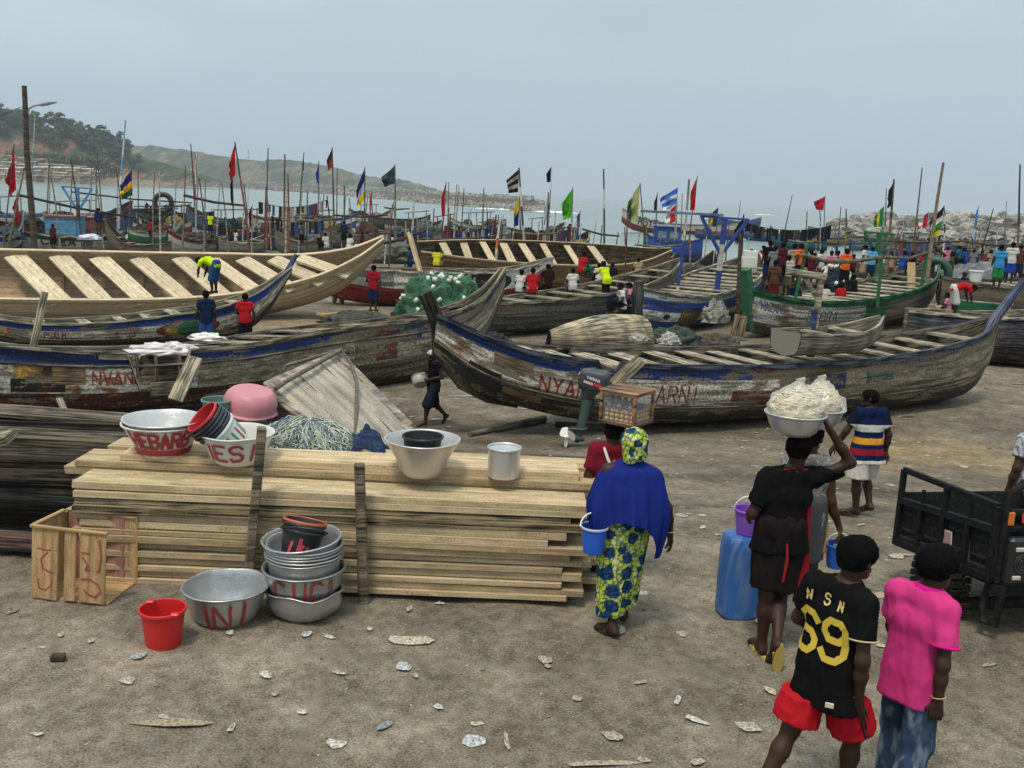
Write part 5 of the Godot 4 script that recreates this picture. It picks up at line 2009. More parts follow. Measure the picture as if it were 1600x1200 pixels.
func make_far_boats() -> void:
	var W := hx("c9c6bc")
	var rows := [
		["long blue boat with maroon upper planks and a cabin, upright prow at right",V(-39.02,-1.75,-67.63),V(-32.65,-1.75,-81.94),1.4,1.7,.8,1.9,["24487f", "24487f", "5a2f3c"], "6d3b48", "4a4f58", "BC"],
		["white boat with green band lettered CREA, beside the lamp pole",V(-33.96,-1.75,-65.31),V(-28.40,-1.75,-69.83),.9,1.3,.5,.4,["b9b7ab", "b9b7ab", "1f5236"], "c4c2b6", "5e5a50", "CREA"],
		["blue and white bow with red trim at the left edge",V(-34.81,-1.75,-60.98),V(-33.31,-1.75,-65.06),.9,1.4,.3,1.6,["2c3f66", "b9bcc0", "2c3f86"], "a9aaae", "5e5a50", ""],
		["bare grey canoe with a high curled bow, beyond the raw canoe",V(-28.93,-1.75,-67.79),V(-24.47,-1.75,-68.16),.8,.9,1.9,.3,["6d6353", "75695a", "7a6f5f"], "80766a", "4e463b", ""],
		["small white boat with red corner and a round red emblem",V(-25.57,-1.75,-70.46),V(-22.59,-1.75,-74.55),.8,1.2,.8,.2,["b5b0a8", "c3beb6", "7f2f2c"], "b5aca6", "5e5a50", "O"],
		["low boat with pale frames beside the white one",V(-22.22,-1.75,-71.45),V(-19.89,-1.75,-76.75),.8,1.0,.3,.6,["8d7a6c", "9c8a7a", "b3aca0"], "c3beb6", "5e5a50", ""],
		["dark maroon boat afloat beyond the tyre",V(-47.57,-1.75,-118.97),V(-37.29,-1.75,-118.80),1.3,1.6,.3,.4,["3a2322", "442a28", "352b2c"], "2b2728", "3d3834", ""],
		["red and white boat afloat under hanging washing",V(-33.51,-1.75,-119.29),V(-27.46,-1.75,-122.91),1.2,1.5,.6,.6,["6a2b2c", "bfb9b0", "8a2f33"], "b5b0a8", "5e5a50", ""],
		["blue and white striped boat afloat under hanging washing",V(-29.92,-1.75,-130.09),V(-21.24,-1.75,-126.48),1.2,1.5,.5,.9,["263f86", "c2c4c6", "2b4a92"], "b0b4b8", "5e5a50", ""],
		["purple and red sterned boat beside two bamboo poles",V(-21.39,-1.75,-79.30),V(-18.81,-1.75,-79.51),.8,1.3,.4,.5,["5a2226", "34305a", "34305a"], "8f7a4e", "5e5a50", ""],
		["long dark blue boat behind the man in yellow",V(-38.39,-1.75,-112.13),V(-24.63,-1.75,-98.59),1.2,1.4,1.4,.3,["25324e", "2c3f66", "33486f"], "47597a", "4e4a45", ""],
		["grey timber boat behind the raw canoe's bow",V(-11.16,-1.75,-67.73),V(-5.46,-1.75,-75.86),1.1,1.2,.3,.6,["665d4f", "70675a", "7a7164"], "8d8474", "463f35", ""],
		["second grey timber boat with stacked boards",V(-12.82,-1.75,-75.33),V(-7.73,-1.75,-82.71),1.0,1.1,.2,.5,["6a6256", "7a7265", "857c6d"], "8d8474", "463f35", ""],
		["dark hull afloat behind the yellow, white and blue flag",V(-20.60,-1.75,-132.56),V(-12.20,-1.75,-133.46),1.4,1.7,.3,.8,["3d3a35", "45423c", "4c4942"], "55514a", "3b362f", ""],
		["pale worn boat afloat between bare posts",V(-16.47,-1.75,-98.13),V(-7.77,-1.75,-98.24),1.2,1.3,.2,.4,["6f6a60", "8b8478", "777064"], "8d877a", "463f35", ""],
		["blue boat heaped with nets below the red pennant",V(-7.22,-1.75,-91.38),V(-1.72,-1.75,-101.10),1.1,1.4,.5,.8,["27386a", "2c4684", "33508f"], "8a8f99", "3f4048", ""],
		["orange and white boat with a tall striped prow",V(-5.99,-1.75,-72.53),V(-1.82,-1.75,-83.51),.9,1.1,.3,1.6,["a3623a", "c3beb2", "b8743f"], "c9c4b8", "5e5a50", ""],
		["red boat with white cabin front behind the sitting boys",V(-1.33,-1.75,-75.66),V(4.28,-1.75,-86.18),1.1,1.3,.6,.6,["6d2224", "8a2a2b", "b5b0a8"], "a8443f", "54483f", ""],
		["dark blue boat with crowded deck behind the red one",V(-2.02,-1.75,-89.16),V(3.40,-1.75,-98.01),1.1,1.4,.5,.7,["23283a", "2a3350", "30405f"], "70747c", "3f3d3a", ""],
		["white boat with green stern and heaped gear at the water's edge",V(2.04,-1.75,-82.78),V(7.08,-1.75,-98.67),1.1,1.4,.3,.9,["a9a79c", "bab8ac", "1f5a3a"], "b5b3a8", "54503f", ""],
		["white and red boat lettered AGYEN far out on the water",V(18.49,-1.75,-176.74),V(39.67,-1.75,-174.58),1.5,1.9,2.4,1.0,["7a3230", "c6c2b8", "b9b4aa"], "8f8a80", "5e5a50", "AGYEN"],
		["bright blue boat with wheelhouse lying off the beach",V(11.62,-1.75,-90.56),V(17.05,-1.75,-89.75),1.4,1.9,.9,.5,["27386a", "2a4fa0", "2f58b4"], "39599a", "3f4a60", ""],
		["bare wooden boat heaped with nets at the water's edge",V(3.94,-1.75,-64.07),V(12.15,-1.75,-75.78),1.2,1.1,.3,.5,["6a5a44", "77664c", "83704f"], "8d7c60", "4d4130", ""],
		["small blue boat far out with forked bow",V(52.09,-1.75,-267.54),V(63.28,-1.75,-255.79),1.3,1.7,1.9,1.4,["2f4668", "3a5a86", "3f628f"], "7a8a9c", "4a4f58", ""],
		["blue and yellow boat beneath a line of hanging net floats",V(37.05,-1.75,-161.05),V(43.48,-1.75,-153.65),1.2,1.6,.7,.5,["244a80", "2f66a8", "b3903c"], "b9b2a0", "5e5a50", ""],
		["teal boat with raised white edged bow behind the crowd",V(33.19,-1.75,-129.05),V(41.15,-1.75,-129.43),1.1,1.3,1.9,.3,["1f4a50", "27616a", "2c6a72"], "c3c2ba", "4a4a42", ""],
		["maroon boat afloat behind the teal bow",V(46.25,-1.75,-170.81),V(66.02,-1.75,-191.81),1.2,1.4,.5,.5,["4d2a2c", "6d3a3c", "3d3f5a"], "a39c90", "5e5a50", ""],
		["navy and yellow boat below the small red flag",V(60.90,-1.75,-205.35),V(76.42,-1.75,-219.78),1.2,1.5,.6,.9,["222f56", "26427f", "b5923f"], "b9b2a0", "5e5a50", ""],
		["navy boat with a white stripe near the rocks",V(51.67,-1.75,-161.62),V(71.49,-1.75,-188.89),1.1,1.3,.5,.6,["22304a", "b5b3ac", "26375f"], "8f9094", "4a4742", ""],
		["pale blue boat with planked deck behind the crowd",V(45.18,-1.75,-132.78),V(61.42,-1.75,-149.93),1.3,1.2,.5,.5,["54708c", "6f8ca8", "8aa3b8"], "b9bcb8", "6f6a5c", ""],
		["pink and maroon boat against the rocks",V(69.76,-1.75,-202.01),V(87.35,-1.75,-224.84),1.1,1.3,.4,.5,["6a2f3c", "9a4a58", "77333f"], "b59a98", "5e5a50", ""],
		["white boat with red upper strake below the red cross flag",V(48.54,-1.75,-126.41),V(58.85,-1.75,-134.41),1.1,1.3,.5,.6,["9c3a36", "c6c2b8", "8f2f30"], "c6c2b8", "5e5a50", ""],
		["white cabin boat against the rocks",V(73.21,-1.75,-182.57),V(85.45,-1.75,-184.09),1.2,1.6,.5,.5,["a9a59a", "c6c3ba", "b5372f"], "c6c2b8", "5e5a50", ""],
		["maroon boat with a light blue figurehead bow",V(48.78,-1.75,-116.09),V(61.86,-1.75,-128.07),1.1,1.3,.9,.4,["4d2226", "702a2e", "8a3a3a"], "a39c90", "5e5a50", ""],
		["yellow and blue boat near the right edge",V(63.98,-1.75,-144.93),V(78.48,-1.75,-149.65),1.2,1.5,.4,.6,["27427c", "2f56a0", "c39c3f"], "b9b2a0", "5e5a50", ""],
		["blue and white boat crowded with gear at the right edge",V(48.97,-1.75,-107.32),V(66.63,-1.75,-123.69),1.2,1.3,.4,.5,["26406f", "9aa8b8", "2f4f8a"], "b0b4b8", "5e5a50", ""],
		["broad worn boat the crowd stands on, beyond the green edged canoe",V(11.05,-.44,-45.00),V(16.83,-.26,-46.50),1.9,1.55,.3,.4,["5f584b", "6d6555", "7a705e"], "8a806e", "4a4338", ""],
		["broad worn boat under the people at the right edge",V(18.67,-.02,-42.50),V(23.34,.25,-43.00),1.8,2.0,.2,.3,["4f4a42", "655d50", "776c58"], "8f8a80", "4a4338", ""],
		["bare planked boat with open deck behind the blue net heap",V(19.78,-1.50,-57.71),V(61.39,-4.50,-128.43),1.5,1.3,.4,.4,["6a6152", "756b5a", "7f7564"], "9a9080", "4a4338", ""],
		["beached boat under a grey tarpaulin near the right edge",V(24.12,-1.50,-55.27),V(34.56,-1.53,-64.66),1.3,1.1,.4,.5,["5f5a50", "6d675c", "8a7a4e"], "8f8a80", "4a4338", ""],
		["grey beached boat behind the striped canoe, full of nets",V(8.39,-1.50,-53.99),V(12.97,-1.52,-64.15),1.0,1.0,.3,1.2,["6f675a", "7d7466", "857c6d"], "958c7c", "4a4338", ""]]
	var k := 0
	for r in rows:
		var s := shape(r[3],r[4],r[5],r[6],-.25)
		s.merge({"label": r[0], "category": "boat", "called": "fishing_boat", "a": r[1], "b": r[2], "y": (r[1].y if r[1].z < -47.0 else -1.2) + .1, "n": 14, "cols": [hx(r[7][0]),hx(r[7][1]),hx(r[7][2])], "rail_col": hx(r[8]), "icol": hx(r[9]), "mat_": 0, "thwarts": [.2,.35,.5,.65,.8], "tw": .5, "rail": [.1,.12], "group": ""})
		s["mat"] = mats.paint
		s["inner"] = mats.oldtri
		if k in [36,37,38,29,11]:
			s["thwarts"] = [.12,.19,.26,.33,.40,.47,.54,.61,.68,.75,.82,.89]
			s["tw"] = .55
		var o := canoe(s)
		if r[10] != "":
			var f = surf[str(o.name)]
			var b := mb(hx("2a2624") if r[10] != "BC" else hx("a9aab0"))
			if r[10] == "O":
				b.col = hx("8f2f33")
			var len: float = (r[2] - r[1]).length()
			var u0: float = {"BC": .45, "CREA": .2, "O": .5, "AGYEN": .14}[r[10]]
			lettering(b,r[10],.13 if r[10] != "AGYEN" else .2,func(p: Vector2):
				var sc := .10 if r[10] != "AGYEN" else .17
				return [f.call(u0 + p.x * sc / len,.52 + p.y * sc * .55,1.0,.06),Vector3.BACK],.05)
			part("lettering",b.mesh(),mats.ink,o)
			if r[10] == "AGYEN":
				b = mb(hx("8a2f30"))
				b.box((f.call(.075,.72,1.0,.05) as Vector3),V(.9,.8,.08),.02)
				part("painted_flag",b.mesh(),mats.ink,o)
		if k % 2 == 0 and k not in [36,37,38,20]:
			var f = surf[str(o.name)]
			var c: Vector3 = o.transform * ((f.call(.35 + fmod(k * .31,.35),.85,1.0,-.3) as Vector3) * V(1,1,.2))
			heap("net_heap",["dark net in the %s", "brown nets in the %s", "blue grey netting in the %s"][k % 3] % short_of(r[0]), "net",c,V(1.6 + fmod(k * .7,1.2),.7,.8),[hx("2b2e33"),hx("5a4e3e"),hx("44566a")][k % 3],500 + k, "net heaps in the far boats")
		k += 1
	var cabin := thing("deck_cabin", "light blue deck box on the long blue boat at left", "cabin",V(-32.29,-.88,-69.00))
	part("wall",box_mesh(V(0,.75,0),V(2.2,1.5,1.5),hx("5b9ac6")),mats.paint,cabin)
	part("roof",box_mesh(V(0,1.55,0),V(2.4,.12,1.7),hx("9a5a5c")),mats.paint,cabin)
	cabin = thing("deck_cabin", "dusty pink deck box behind the light blue one", "cabin",V(-31.86,-.85,-71.00))
	part("wall",box_mesh(V(0,.7,0),V(1.6,1.4,1.5),hx("8d5a60")),mats.paint,cabin)
	part("roof",box_mesh(V(0,1.45,0),V(1.8,.1,1.7),hx("a46a68")),mats.paint,cabin)
	cabin = thing("wheelhouse", "blue wheelhouse of the bright blue boat", "cabin",V(14.91,-1.23,-98.00))
	part("wall",box_mesh(V(0,1.2,0),V(2.6,2.4,1.8),hx("2a58b4")),mats.paint,cabin)
	part("window",box_mesh(V(-.6,1.6,.92),V(.8,.7,.05),hx("7a8fa0")),mats.paint,cabin)
	part("window",box_mesh(V(.6,1.6,.92),V(.8,.7,.05),hx("7a8fa0")),mats.paint,cabin)
	part("roof",box_mesh(V(0,2.5,0),V(3.0,.14,2.2),hx("8fa3c0")),mats.paint,cabin)
	part("side_panel",box_mesh(V(1.9,.6,.3),V(1.0,1.2,1.2),hx("3f7a4e")),mats.paint,cabin)
	cabin = thing("wheelhouse", "white box cabin against the rocks", "cabin",V(60.99,-1.28,-150.00))
	part("wall",box_mesh(V(0,1.0,0),V(3.6,2.2,2.0),hx("c2c0b8")),mats.paint,cabin)
	part("window",box_mesh(V(-.6,1.3,1.02),V(1.6,.6,.05),hx("4d3a36")),mats.paint,cabin)
	part("roof",box_mesh(V(0,2.15,0),V(4.0,.14,2.4),hx("d0cec6")),mats.paint,cabin)
	cabin = thing("engine_cover", "white engine cover on the striped canoe's far end", "cover",V(11.22,.12,-47.00))
	part("cover",box_mesh(V(0,.45,0),V(.7,1.0,.6),hx("c9c8c2")),mats.worn,cabin)
	part("lid",box_mesh(V(.03,1.0,0),V(.62,.5,.55),hx("d4d3cd")),mats.worn,cabin)
	frame_post("gantry_post", "light blue forked post on the long blue boat at left",V(-30.88,-.78,-68.00),3.5,[hx("4d8fca"),hx("5a2f33"),hx("4d8fca")],V(.0,0,0),0,.0,1.3)
	frame_post("gantry_post", "blue and white forked post standing in the striped canoe",V(8.43,-.34,-40.50),3.3,[hx("27489a"),hx("c3c2ba"),hx("27489a")],V(.03,0,0),0,.1,1.25)
	frame_post("gantry_post", "green forked post behind the green edged canoe",V(19.18,-.19,-52.00),2.6,[hx("1c6a3c"),hx("1c6a3c")],V(.03,0,0),0,.2,1.1)
	part("crossbeam",plank(V(-3.5,3.42,.1),V(0,3.40,0),.12,.10,hx("6f7f96")),mats.paint,get_node("gantry_post_001"))
	for e in [["green crooked post at the near side of the green edged canoe",V(10.97,-.56,-38.00),V(11.48,2.08,-38.60), "1c5a35"],["green post in the middle of the green edged canoe",V(14.97,-.45,-39.80),V(15.07,1.75,-40.20), "1c5a35"],["green post at the far end of the green edged canoe",V(18.01,-.13,-43.00),V(18.27,1.87,-43.40), "1c5a35"]]:
		solo("gunwale_post",plank(e[1],e[2],.13,.13,hx(e[3]),Vector3.BACK,.01,.03),mats.paint,e[0], "post")
	var b2 := mb(hx("8c7a5c"))
	b2.tube([V(11.18,1.68,-38.30),V(12.39,1.44,-39.00),V(13.63,1.43,-39.60),V(15.08,1.64,-40.20)],[.09,.085,.09,.08],8)
	solo("pole_rail",b2.mesh(),mats.oldtri, "crooked bare pole slung between two green posts", "pole")
	b2 = mb(hx("7a6a52"))
	b2.tube([V(15.13,1.64,-40.20),V(16.92,1.56,-42.00),V(18.31,1.82,-43.40)],[.07,.065,.06],8)
	solo("pole_rail",b2.mesh(),mats.oldtri, "second bare pole running on to the far green post", "pole")

func short_of(s: String) -> String:
	var w := s.get_slice(" boat",0).get_slice(" canoe",0).split(" ")
	return " ".join(w.slice(0,6)) + " boat"

func box_mesh(c: Vector3,s: Vector3,col: Color,bev := .01,bs := Basis.IDENTITY) -> ArrayMesh:
	var b := mb(col)
	b.box(c,s,bev,bs)
	return b.mesh()

# a heap of netting or cloth: lumpy dome with folds
func heap_mesh(size: Vector3,col: Color,sd: int,res := 44,lump := .22,base_flat := .0) -> ArrayMesh:
	var n1 := nz(0,0,1.3,sd,3)
	var n2 := nz(0,0,4.0,sd + 1,3)
	var b := mb(col)
	var rows := []
	var cols := []
	for i in res / 2:
		var row := PackedVector3Array()
		var cr := PackedColorArray()
		var th := PI * .5 * i / (res / 2 - 1)
		for k in res:
			var ph := -TAU * k / res
			var d := V(cos(th) * cos(ph),sin(th),cos(th) * sin(ph))
			var q := d * 1.6
			var r := 1.0 + n1.get_noise_3dv(q) * lump * 2.2 + (1.0 - absf(n2.get_noise_3dv(q)) * 4.0) * lump * .22
			row.append(d * r * size - V(0,.08,0))
			cr.append(col * clampf(1.0 + n2.get_noise_3dv(q * 2.0) * 1.1,.55,1.6))
		rows.append(row)
		cols.append(cr)
	b.grid(rows,true,[],false,cols)
	return b.mesh()

func heap(called: String,label: String,cat: String,at: Vector3,size: Vector3,col: Color,sd: int,group := "",lump := .17) -> Node3D:
	var o := thing(called,label,cat,at,sd * .7,group)
	part("netting",heap_mesh(size,col,sd,44,lump),mats.net,o)
	return o

# the rest of the fleet: smaller in the picture, each with its own colours
func make_more_boats() -> void:
	var pal := {"blue": ["24407a", "2d56a0", "3a68b4"], "navy": ["1d2740", "26335a", "33457a"], "red": ["6d2224", "8a2c2c", "a23c36"], "green": ["1f4a34", "27603f", "2f7048"], "white": ["a9a69c", "bcb9b0", "c8c5bc"], "brown": ["5d5040", "6b5d4a", "7a6a54"], "grey": ["65625a", "76736a", "88847a"], "teal": ["1f4a50", "2a6068", "37747c"], "yellow": ["8a6f30", "a88838", "c0a048"]}
	var k := 0
	for e in [["white", "blue",V(-54.11,-1.75,-97.39),V(-47.99,-1.75,-98.05), "at the left edge before the far shore"],["brown", "white",V(-44.66,-1.75,-91.22),V(-38.86,-1.75,-91.80), "beyond the light blue forked post"],["red", "white",V(-34.54,-1.75,-87.74),V(-29.55,-1.75,-87.60), "behind the tyre"],["green", "white",V(-30.43,-1.75,-75.34),V(-26.66,-1.75,-76.72), "beside the white boat with the emblem"],["navy", "red",V(-27.61,-1.75,-86.98),V(-22.45,-1.75,-87.06), "under the dark boom"],["grey", "brown",V(-18.65,-1.75,-74.23),V(-14.22,-1.75,-74.29), "under the level bamboo"],["blue", "white",V(-23.63,-1.75,-96.61),V(-17.35,-1.75,-97.25), "behind the bamboo frame"],["brown", "grey",V(-17.37,-1.75,-84.83),V(-12.89,-1.75,-88.76), "behind the raw canoe's tip"],["white", "red",V(-27.17,-1.75,-154.98),V(-20.11,-1.75,-151.86), "beyond the dark hull"],["grey", "white",V(-15.13,-1.75,-109.00),V(-9.45,-1.75,-119.02), "among the bare posts"],
		["navy", "blue",V(-10.72,-1.75,-95.53),V(-5.59,-1.75,-105.93), "left of the heaped blue boat"],["teal", "white",V(-9.30,-1.75,-127.58),V(-1.79,-1.75,-132.03), "below the long level pole"],["red", "brown",V(-5.00,-1.75,-84.83),V(-.55,-1.75,-90.33), "behind the striped prow post"],["brown", "blue",V(-1.40,-1.75,-106.97),V(5.38,-1.75,-116.60), "behind the crowded dark blue boat"],["white", "green",V(.56,-1.75,-71.32),V(4.92,-1.75,-76.84), "before the white boat at the water's edge"],["blue", "red",V(28.29,-1.75,-156.57),V(35.62,-1.75,-154.76), "right of the blue wheelhouse"],["yellow", "navy",V(41.66,-1.75,-143.76),V(54.79,-1.75,-160.13), "under the red pennant"],["white", "red",V(70.61,-1.75,-224.30),V(97.85,-1.75,-266.62), "at the near breakwater's end"],["navy", "white",V(57.95,-1.75,-163.13),V(79.28,-1.75,-188.47), "behind the green forked post"],["blue", "yellow",V(44.60,-1.75,-120.62),V(53.45,-1.75,-124.59), "right of the thick weathered posts"],["red", "white",V(56.71,-1.75,-145.91),V(73.54,-1.75,-164.34), "under the four striped flag"],["grey", "blue",V(61.06,-1.75,-142.56),V(81.59,-1.75,-163.09), "below the long light blue flag"],["white", "navy",V(60.32,-1.75,-126.95),V(76.67,-1.75,-141.84), "behind the people at the right edge"],["brown", "white",V(16.60,-1.50,-56.27),V(22.58,-1.51,-63.22), "in front of the crowd"],["teal", "brown",V(41.75,-1.75,-96.99),V(50.34,-1.75,-98.75), "behind the grey tarpaulin"]]:
		var s := shape(1.15,1.35,.3 + fmod(k * .37,1.1),.3 + fmod(k * .61,1.0),-.2)
		var c: Array = pal[e[0]]
		s.merge({"label": "%s boat with %s upper planks %s" % [e[0],e[1],e[4]], "category": "boat", "called": "fishing_boat", "a": e[2], "b": e[3], "y": e[2].y + .1, "n": 12, "cols": [hx(c[0]),hx(c[1]),hx(pal[e[1]][2])], "rail_col": hx("a09a8e"), "icol": hx("5a5348"), "mat": mats.paint, "inner": mats.oldtri, "thwarts": [.2,.35,.5,.65,.8], "tw": .5, "rail": [.1,.12]})
		var o := canoe(s)
		var f = surf[str(o.name)]
		for q in 2:
			var at: Vector3 = o.transform * ((f.call(.25 + .4 * q + fmod(k * .17,.15),.9,1.0,-.3) as Vector3) * V(1,1,.1))
			heap("gear_heap", "%s on the %s boat %s" % [["dark nets", "pale sacks"][q],e[0],e[4]], "gear",at,V(.8 + fmod(k * .43,.9),.5 + fmod(k * .29,.7),.7),hx([["2b2e33", "3d3a34", "2f4a44", "5a4e3e"],["a9a69c", "8a8f96", "b09a5a", "7a4a44"]][q][k % 4]),640 + k * 2 + q, "gear heaped in the boats")
		var fo: Vector3 = (f.call(.5,.9,1.0,-.2) as Vector3) * V(1,1,.4)
		var ln: float = 2.0 + fmod(k * .7,1.6)
		var cc := hx(["7a6d5a", "8a8478", "5a4a3c", "3a5a8a"][k % 4])
		for q in [-1.0,1.0]:
			part("upright",tube_mesh([fo + V(q * ln * .5,-.6,0),fo + V(q * ln * .5 + .05,1.9 + .2 * q,0)],.055,cc),mats.oldtri,o)
		part("crossbar",tube_mesh([fo + V(-ln * .75,1.72,.06),fo + V(ln * .7,2.0,.06)],.05,cc),mats.oldtri,o)
		k += 1

func tube_mesh(p: Array,r: float,c: Color) -> ArrayMesh:
	var b := mb(c)
	b.tube(p,[r],6)
	return b.mesh()

# ---------------------------------------------------------------- timber
func ordinal(i: int) -> String:
	return ["lowest", "second", "third", "fourth", "fifth", "sixth", "seventh", "eighth", "ninth", "tenth", "eleventh", "twelfth", "thirteenth", "fourteenth", "fifteenth", "topmost"][i]

func make_timber() -> void:
	var cream := Color(.62,.49,.30)
	var tan_ := Color(.52,.40,.235)
	var dull := Color(.33,.27,.18)
	var tints := [cream,tan_,cream,cream,tan_,cream,tan_,tan_,cream * .95,cream,dull,dull * 1.1,cream,cream * 1.08]
	var y := .02
	for i in 14:
		var h := .052 + rng.randf() * .012
		if i == 13:
			h = .066
		var x0 := -3.62 + rng.randf_range(-.05,.03)
		var x1 := .66 + rng.randf_range(-.14,.10)
		if i == 8:
			x1 = .36
		elif i == 9:
			x1 = .52
		if i > 9:
			x0 -= .02
		if i == 4 or i == 2:
			x1 = .5
		var z := -7.90 + rng.randf_range(-.018,.018)
		var sl := rng.randf_range(-.008,.008)
		var m := plank(V(x0,y + h * .5 - sl,z + rng.randf_range(-.02,.02)),V(x1,y + h * .5 + sl,z + rng.randf_range(-.02,.02)),.36 + rng.randf_range(-.02,.03),h,tints[i] * rng.randf_range(.86,1.1),Vector3.UP,.008,.005)
		solo("timber_board",m,mats.old if i in [10,11] else mats.sawn, "%s sawn %s board in the front row of the timber stack" % [ordinal(i) if i < 13 else "topmost", "grey stained" if i in [10,11] else "pale"], "board",Vector3.ZERO,.0, "boards of the timber stack")
		y += h + rng.randf_range(.002,.006)
	y = .02
	for i in 16:
		var h := .053 + rng.randf() * .010
		if i == 15:
			h = .070
		var x0 := -3.78 + rng.randf_range(-.12,.16)
		var x1 := .72 + rng.randf_range(-.30,.24)
		if i == 15:
			x0 = -3.42
			x1 = .63
		if i == 14:
			x0 = -3.80
			x1 = .85
		var z := -8.32 + rng.randf_range(-.02,.02)
		var m := plank(V(x0,y + h * .5,z),V(x1,y + h * .5,z),.40,h,(tan_ if i % 3 else cream) * rng.randf_range(.75,1.12),Vector3.UP,.008,.005)
		solo("timber_board",m,mats.sawn, "%s sawn board in the back row of the timber stack" % ordinal(i), "board",Vector3.ZERO,.0, "boards of the timber stack")
		y += h + rng.randf_range(.002,.006)
	for i in 3:
		solo("timber_board",plank(V(-3.7 + i * .1,.95 - i * .08,-8.72),V(.9 - i * .2,.95 - i * .08,-8.72),.34,.07,tan_,Vector3.UP,.008),mats.sawn, "%s rough board lying behind the timber stack" % ["upper", "middle", "lower"][i], "board",Vector3.ZERO,.0, "boards of the timber stack")
	var st := mb(Color(.27,.22,.155))
	plank_into(st,V(-2.16,.10,-7.62) + V(0,-.1,0),V(-2.02,1.47,-7.60),.115,.07,V(-1,0,.3),.006,.01)
	solo("stake",st.mesh(),mats.oldtri, "tall brown stake leaning right in front of the timber stack", "stake")
	st = mb(Color(.26,.21,.15))
	plank_into(st,V(-1.17,.04,-7.62) + V(0,-.1,0),V(-1.22,1.20,-7.60),.08,.085,V(-1,0,.2),.006,.012)
	solo("stake",st.mesh(),mats.oldtri, "shorter upright stake in the middle of the timber stack", "stake")
	st = mb(Color(.36,.28,.18))
	plank_into(st,V(-1.44,.75,-8.75),V(-1.32,1.01,-8.70),.09,.06,V(0,0,1),.006,.01)
	solo("stake",st.mesh(),mats.oldtri, "short stake end showing behind the timber stack", "stake")
	var dark := [Color(.055,.047,.04),Color(.085,.075,.062),Color(.04,.036,.032),Color(.12,.105,.085),Color(.07,.056,.047)]
	for i in 15:
		var yy := .10 + (i / 3) * .155 + rng.randf_range(-.02,.02) + (.02 if i > 8 else .0)
		var zz := -8.9 - (i % 3) * .36 - (i / 3) * .15
		var x1 := -3.75 + rng.randf_range(-.75,.35) + (i / 3) * .12
		if i > 11:
			x1 = -1.9 - rng.randf() * .5
		var col: Color = dark[(i * 2 + i / 3) % 5] * rng.randf_range(.85,1.3)
		if i == 0:
			col = Color(.21,.145,.13)
			zz = -8.45
			x1 = -3.95
		var b := mb(col)
		plank_into(b,V(-7.4,yy + rng.randf_range(-.03,.05),zz - .05),V(x1,yy + rng.randf_range(-.04,.04),zz + rng.randf_range(-.1,.1)),.26,.12 + rng.randf() * .05,V(0,1,rng.randf_range(-.3,.3)),.04,.025)
		solo("old_timber",b.mesh(),mats.old, "%s old blackened hull timber, %s in the pile at left" % [["front", "middle", "rear"][i % 3],["on the ground", "second layer up", "third layer up", "fourth layer up", "on top"][i / 3]], "timber",Vector3.ZERO,.0, "old timbers piled at left")
	solo("old_timber",plank(V(-7.4,.92,-10.2),V(-3.0,.86,-9.9),.34,.05,Color(.20,.175,.14),V(0,1,.1),.02),mats.old, "grey split board lying on top of the old timbers at left", "timber")
	solo("old_timber",plank(V(-5.26,.80,-8.90),V(-4.72,.96,-8.80),.22,.09,Color(.38,.35,.28),V(0,1,.3),.01),mats.old, "pale short board end at the far left of the old timbers", "timber")
	var c := V(-3.38,-.00,-7.25)
	var o := thing("crate", "wooden crate standing on end with red paint scrawls, at the left of the timber stack", "crate",V(-3.50,.0,-7.52),-.12)
	o.scale = Vector3.ONE * .77
	var wd := Color(.52,.345,.165)
	for e in [[-.26,.29, "side_board"],[.02,.125, "slat"],[.27,.29, "side_board"]]:
		part(e[2],plank(V(e[0],.03,.30),V(e[0] + .035,.82,.27),e[1],.025,wd,Vector3.BACK,.006),mats.sawn,o)
	for s in [-1.0]:
		part("end_board",plank(V(s * .40 + .02,.03,-.02),V(s * .40 + .05,.80,-.04),.56,.028,wd,V(s,0,0),.006),mats.sawn,o)
	part("back_board",plank(V(.33,.02,-.29),V(.35,.81,-.30),.27,.025,wd,V(0,0,1),.006),mats.sawn,o)
	part("bottom_board",plank(V(-.38,.025,.0),V(.44,.025,.0),.56,.03,wd,Vector3.UP,.005),mats.sawn,o)
	part("rim",plank(V(-.38,.83,.285),V(.46,.80,.27),.05,.028,wd,Vector3.UP,.004),mats.sawn,o)
	part("rim",plank(V(-.34,.82,-.29),V(.46,.79,-.29),.05,.028,wd,Vector3.UP,.004),mats.sawn,o)
	part("rim",plank(V(-.37,.825,.26),V(-.35,.82,-.27),.05,.028,wd,Vector3.UP,.004),mats.sawn,o)
	part("back_board",plank(V(-.36,.42,-.315),V(.2,.42,-.315),.76,.02,wd,V(0,0,1),.005),mats.sawn,o)
	for k in 3:
		part("inner_slat",plank(V(-.22 + k * .22,.04,-.28),V(-.20 + k * .22,.80,-.28),.205,.02,wd if k == 1 else Color(.45,.23,.19),Vector3.BACK,.005),mats.sawn,o)
	var rd := mb(Color(.33,.055,.06))
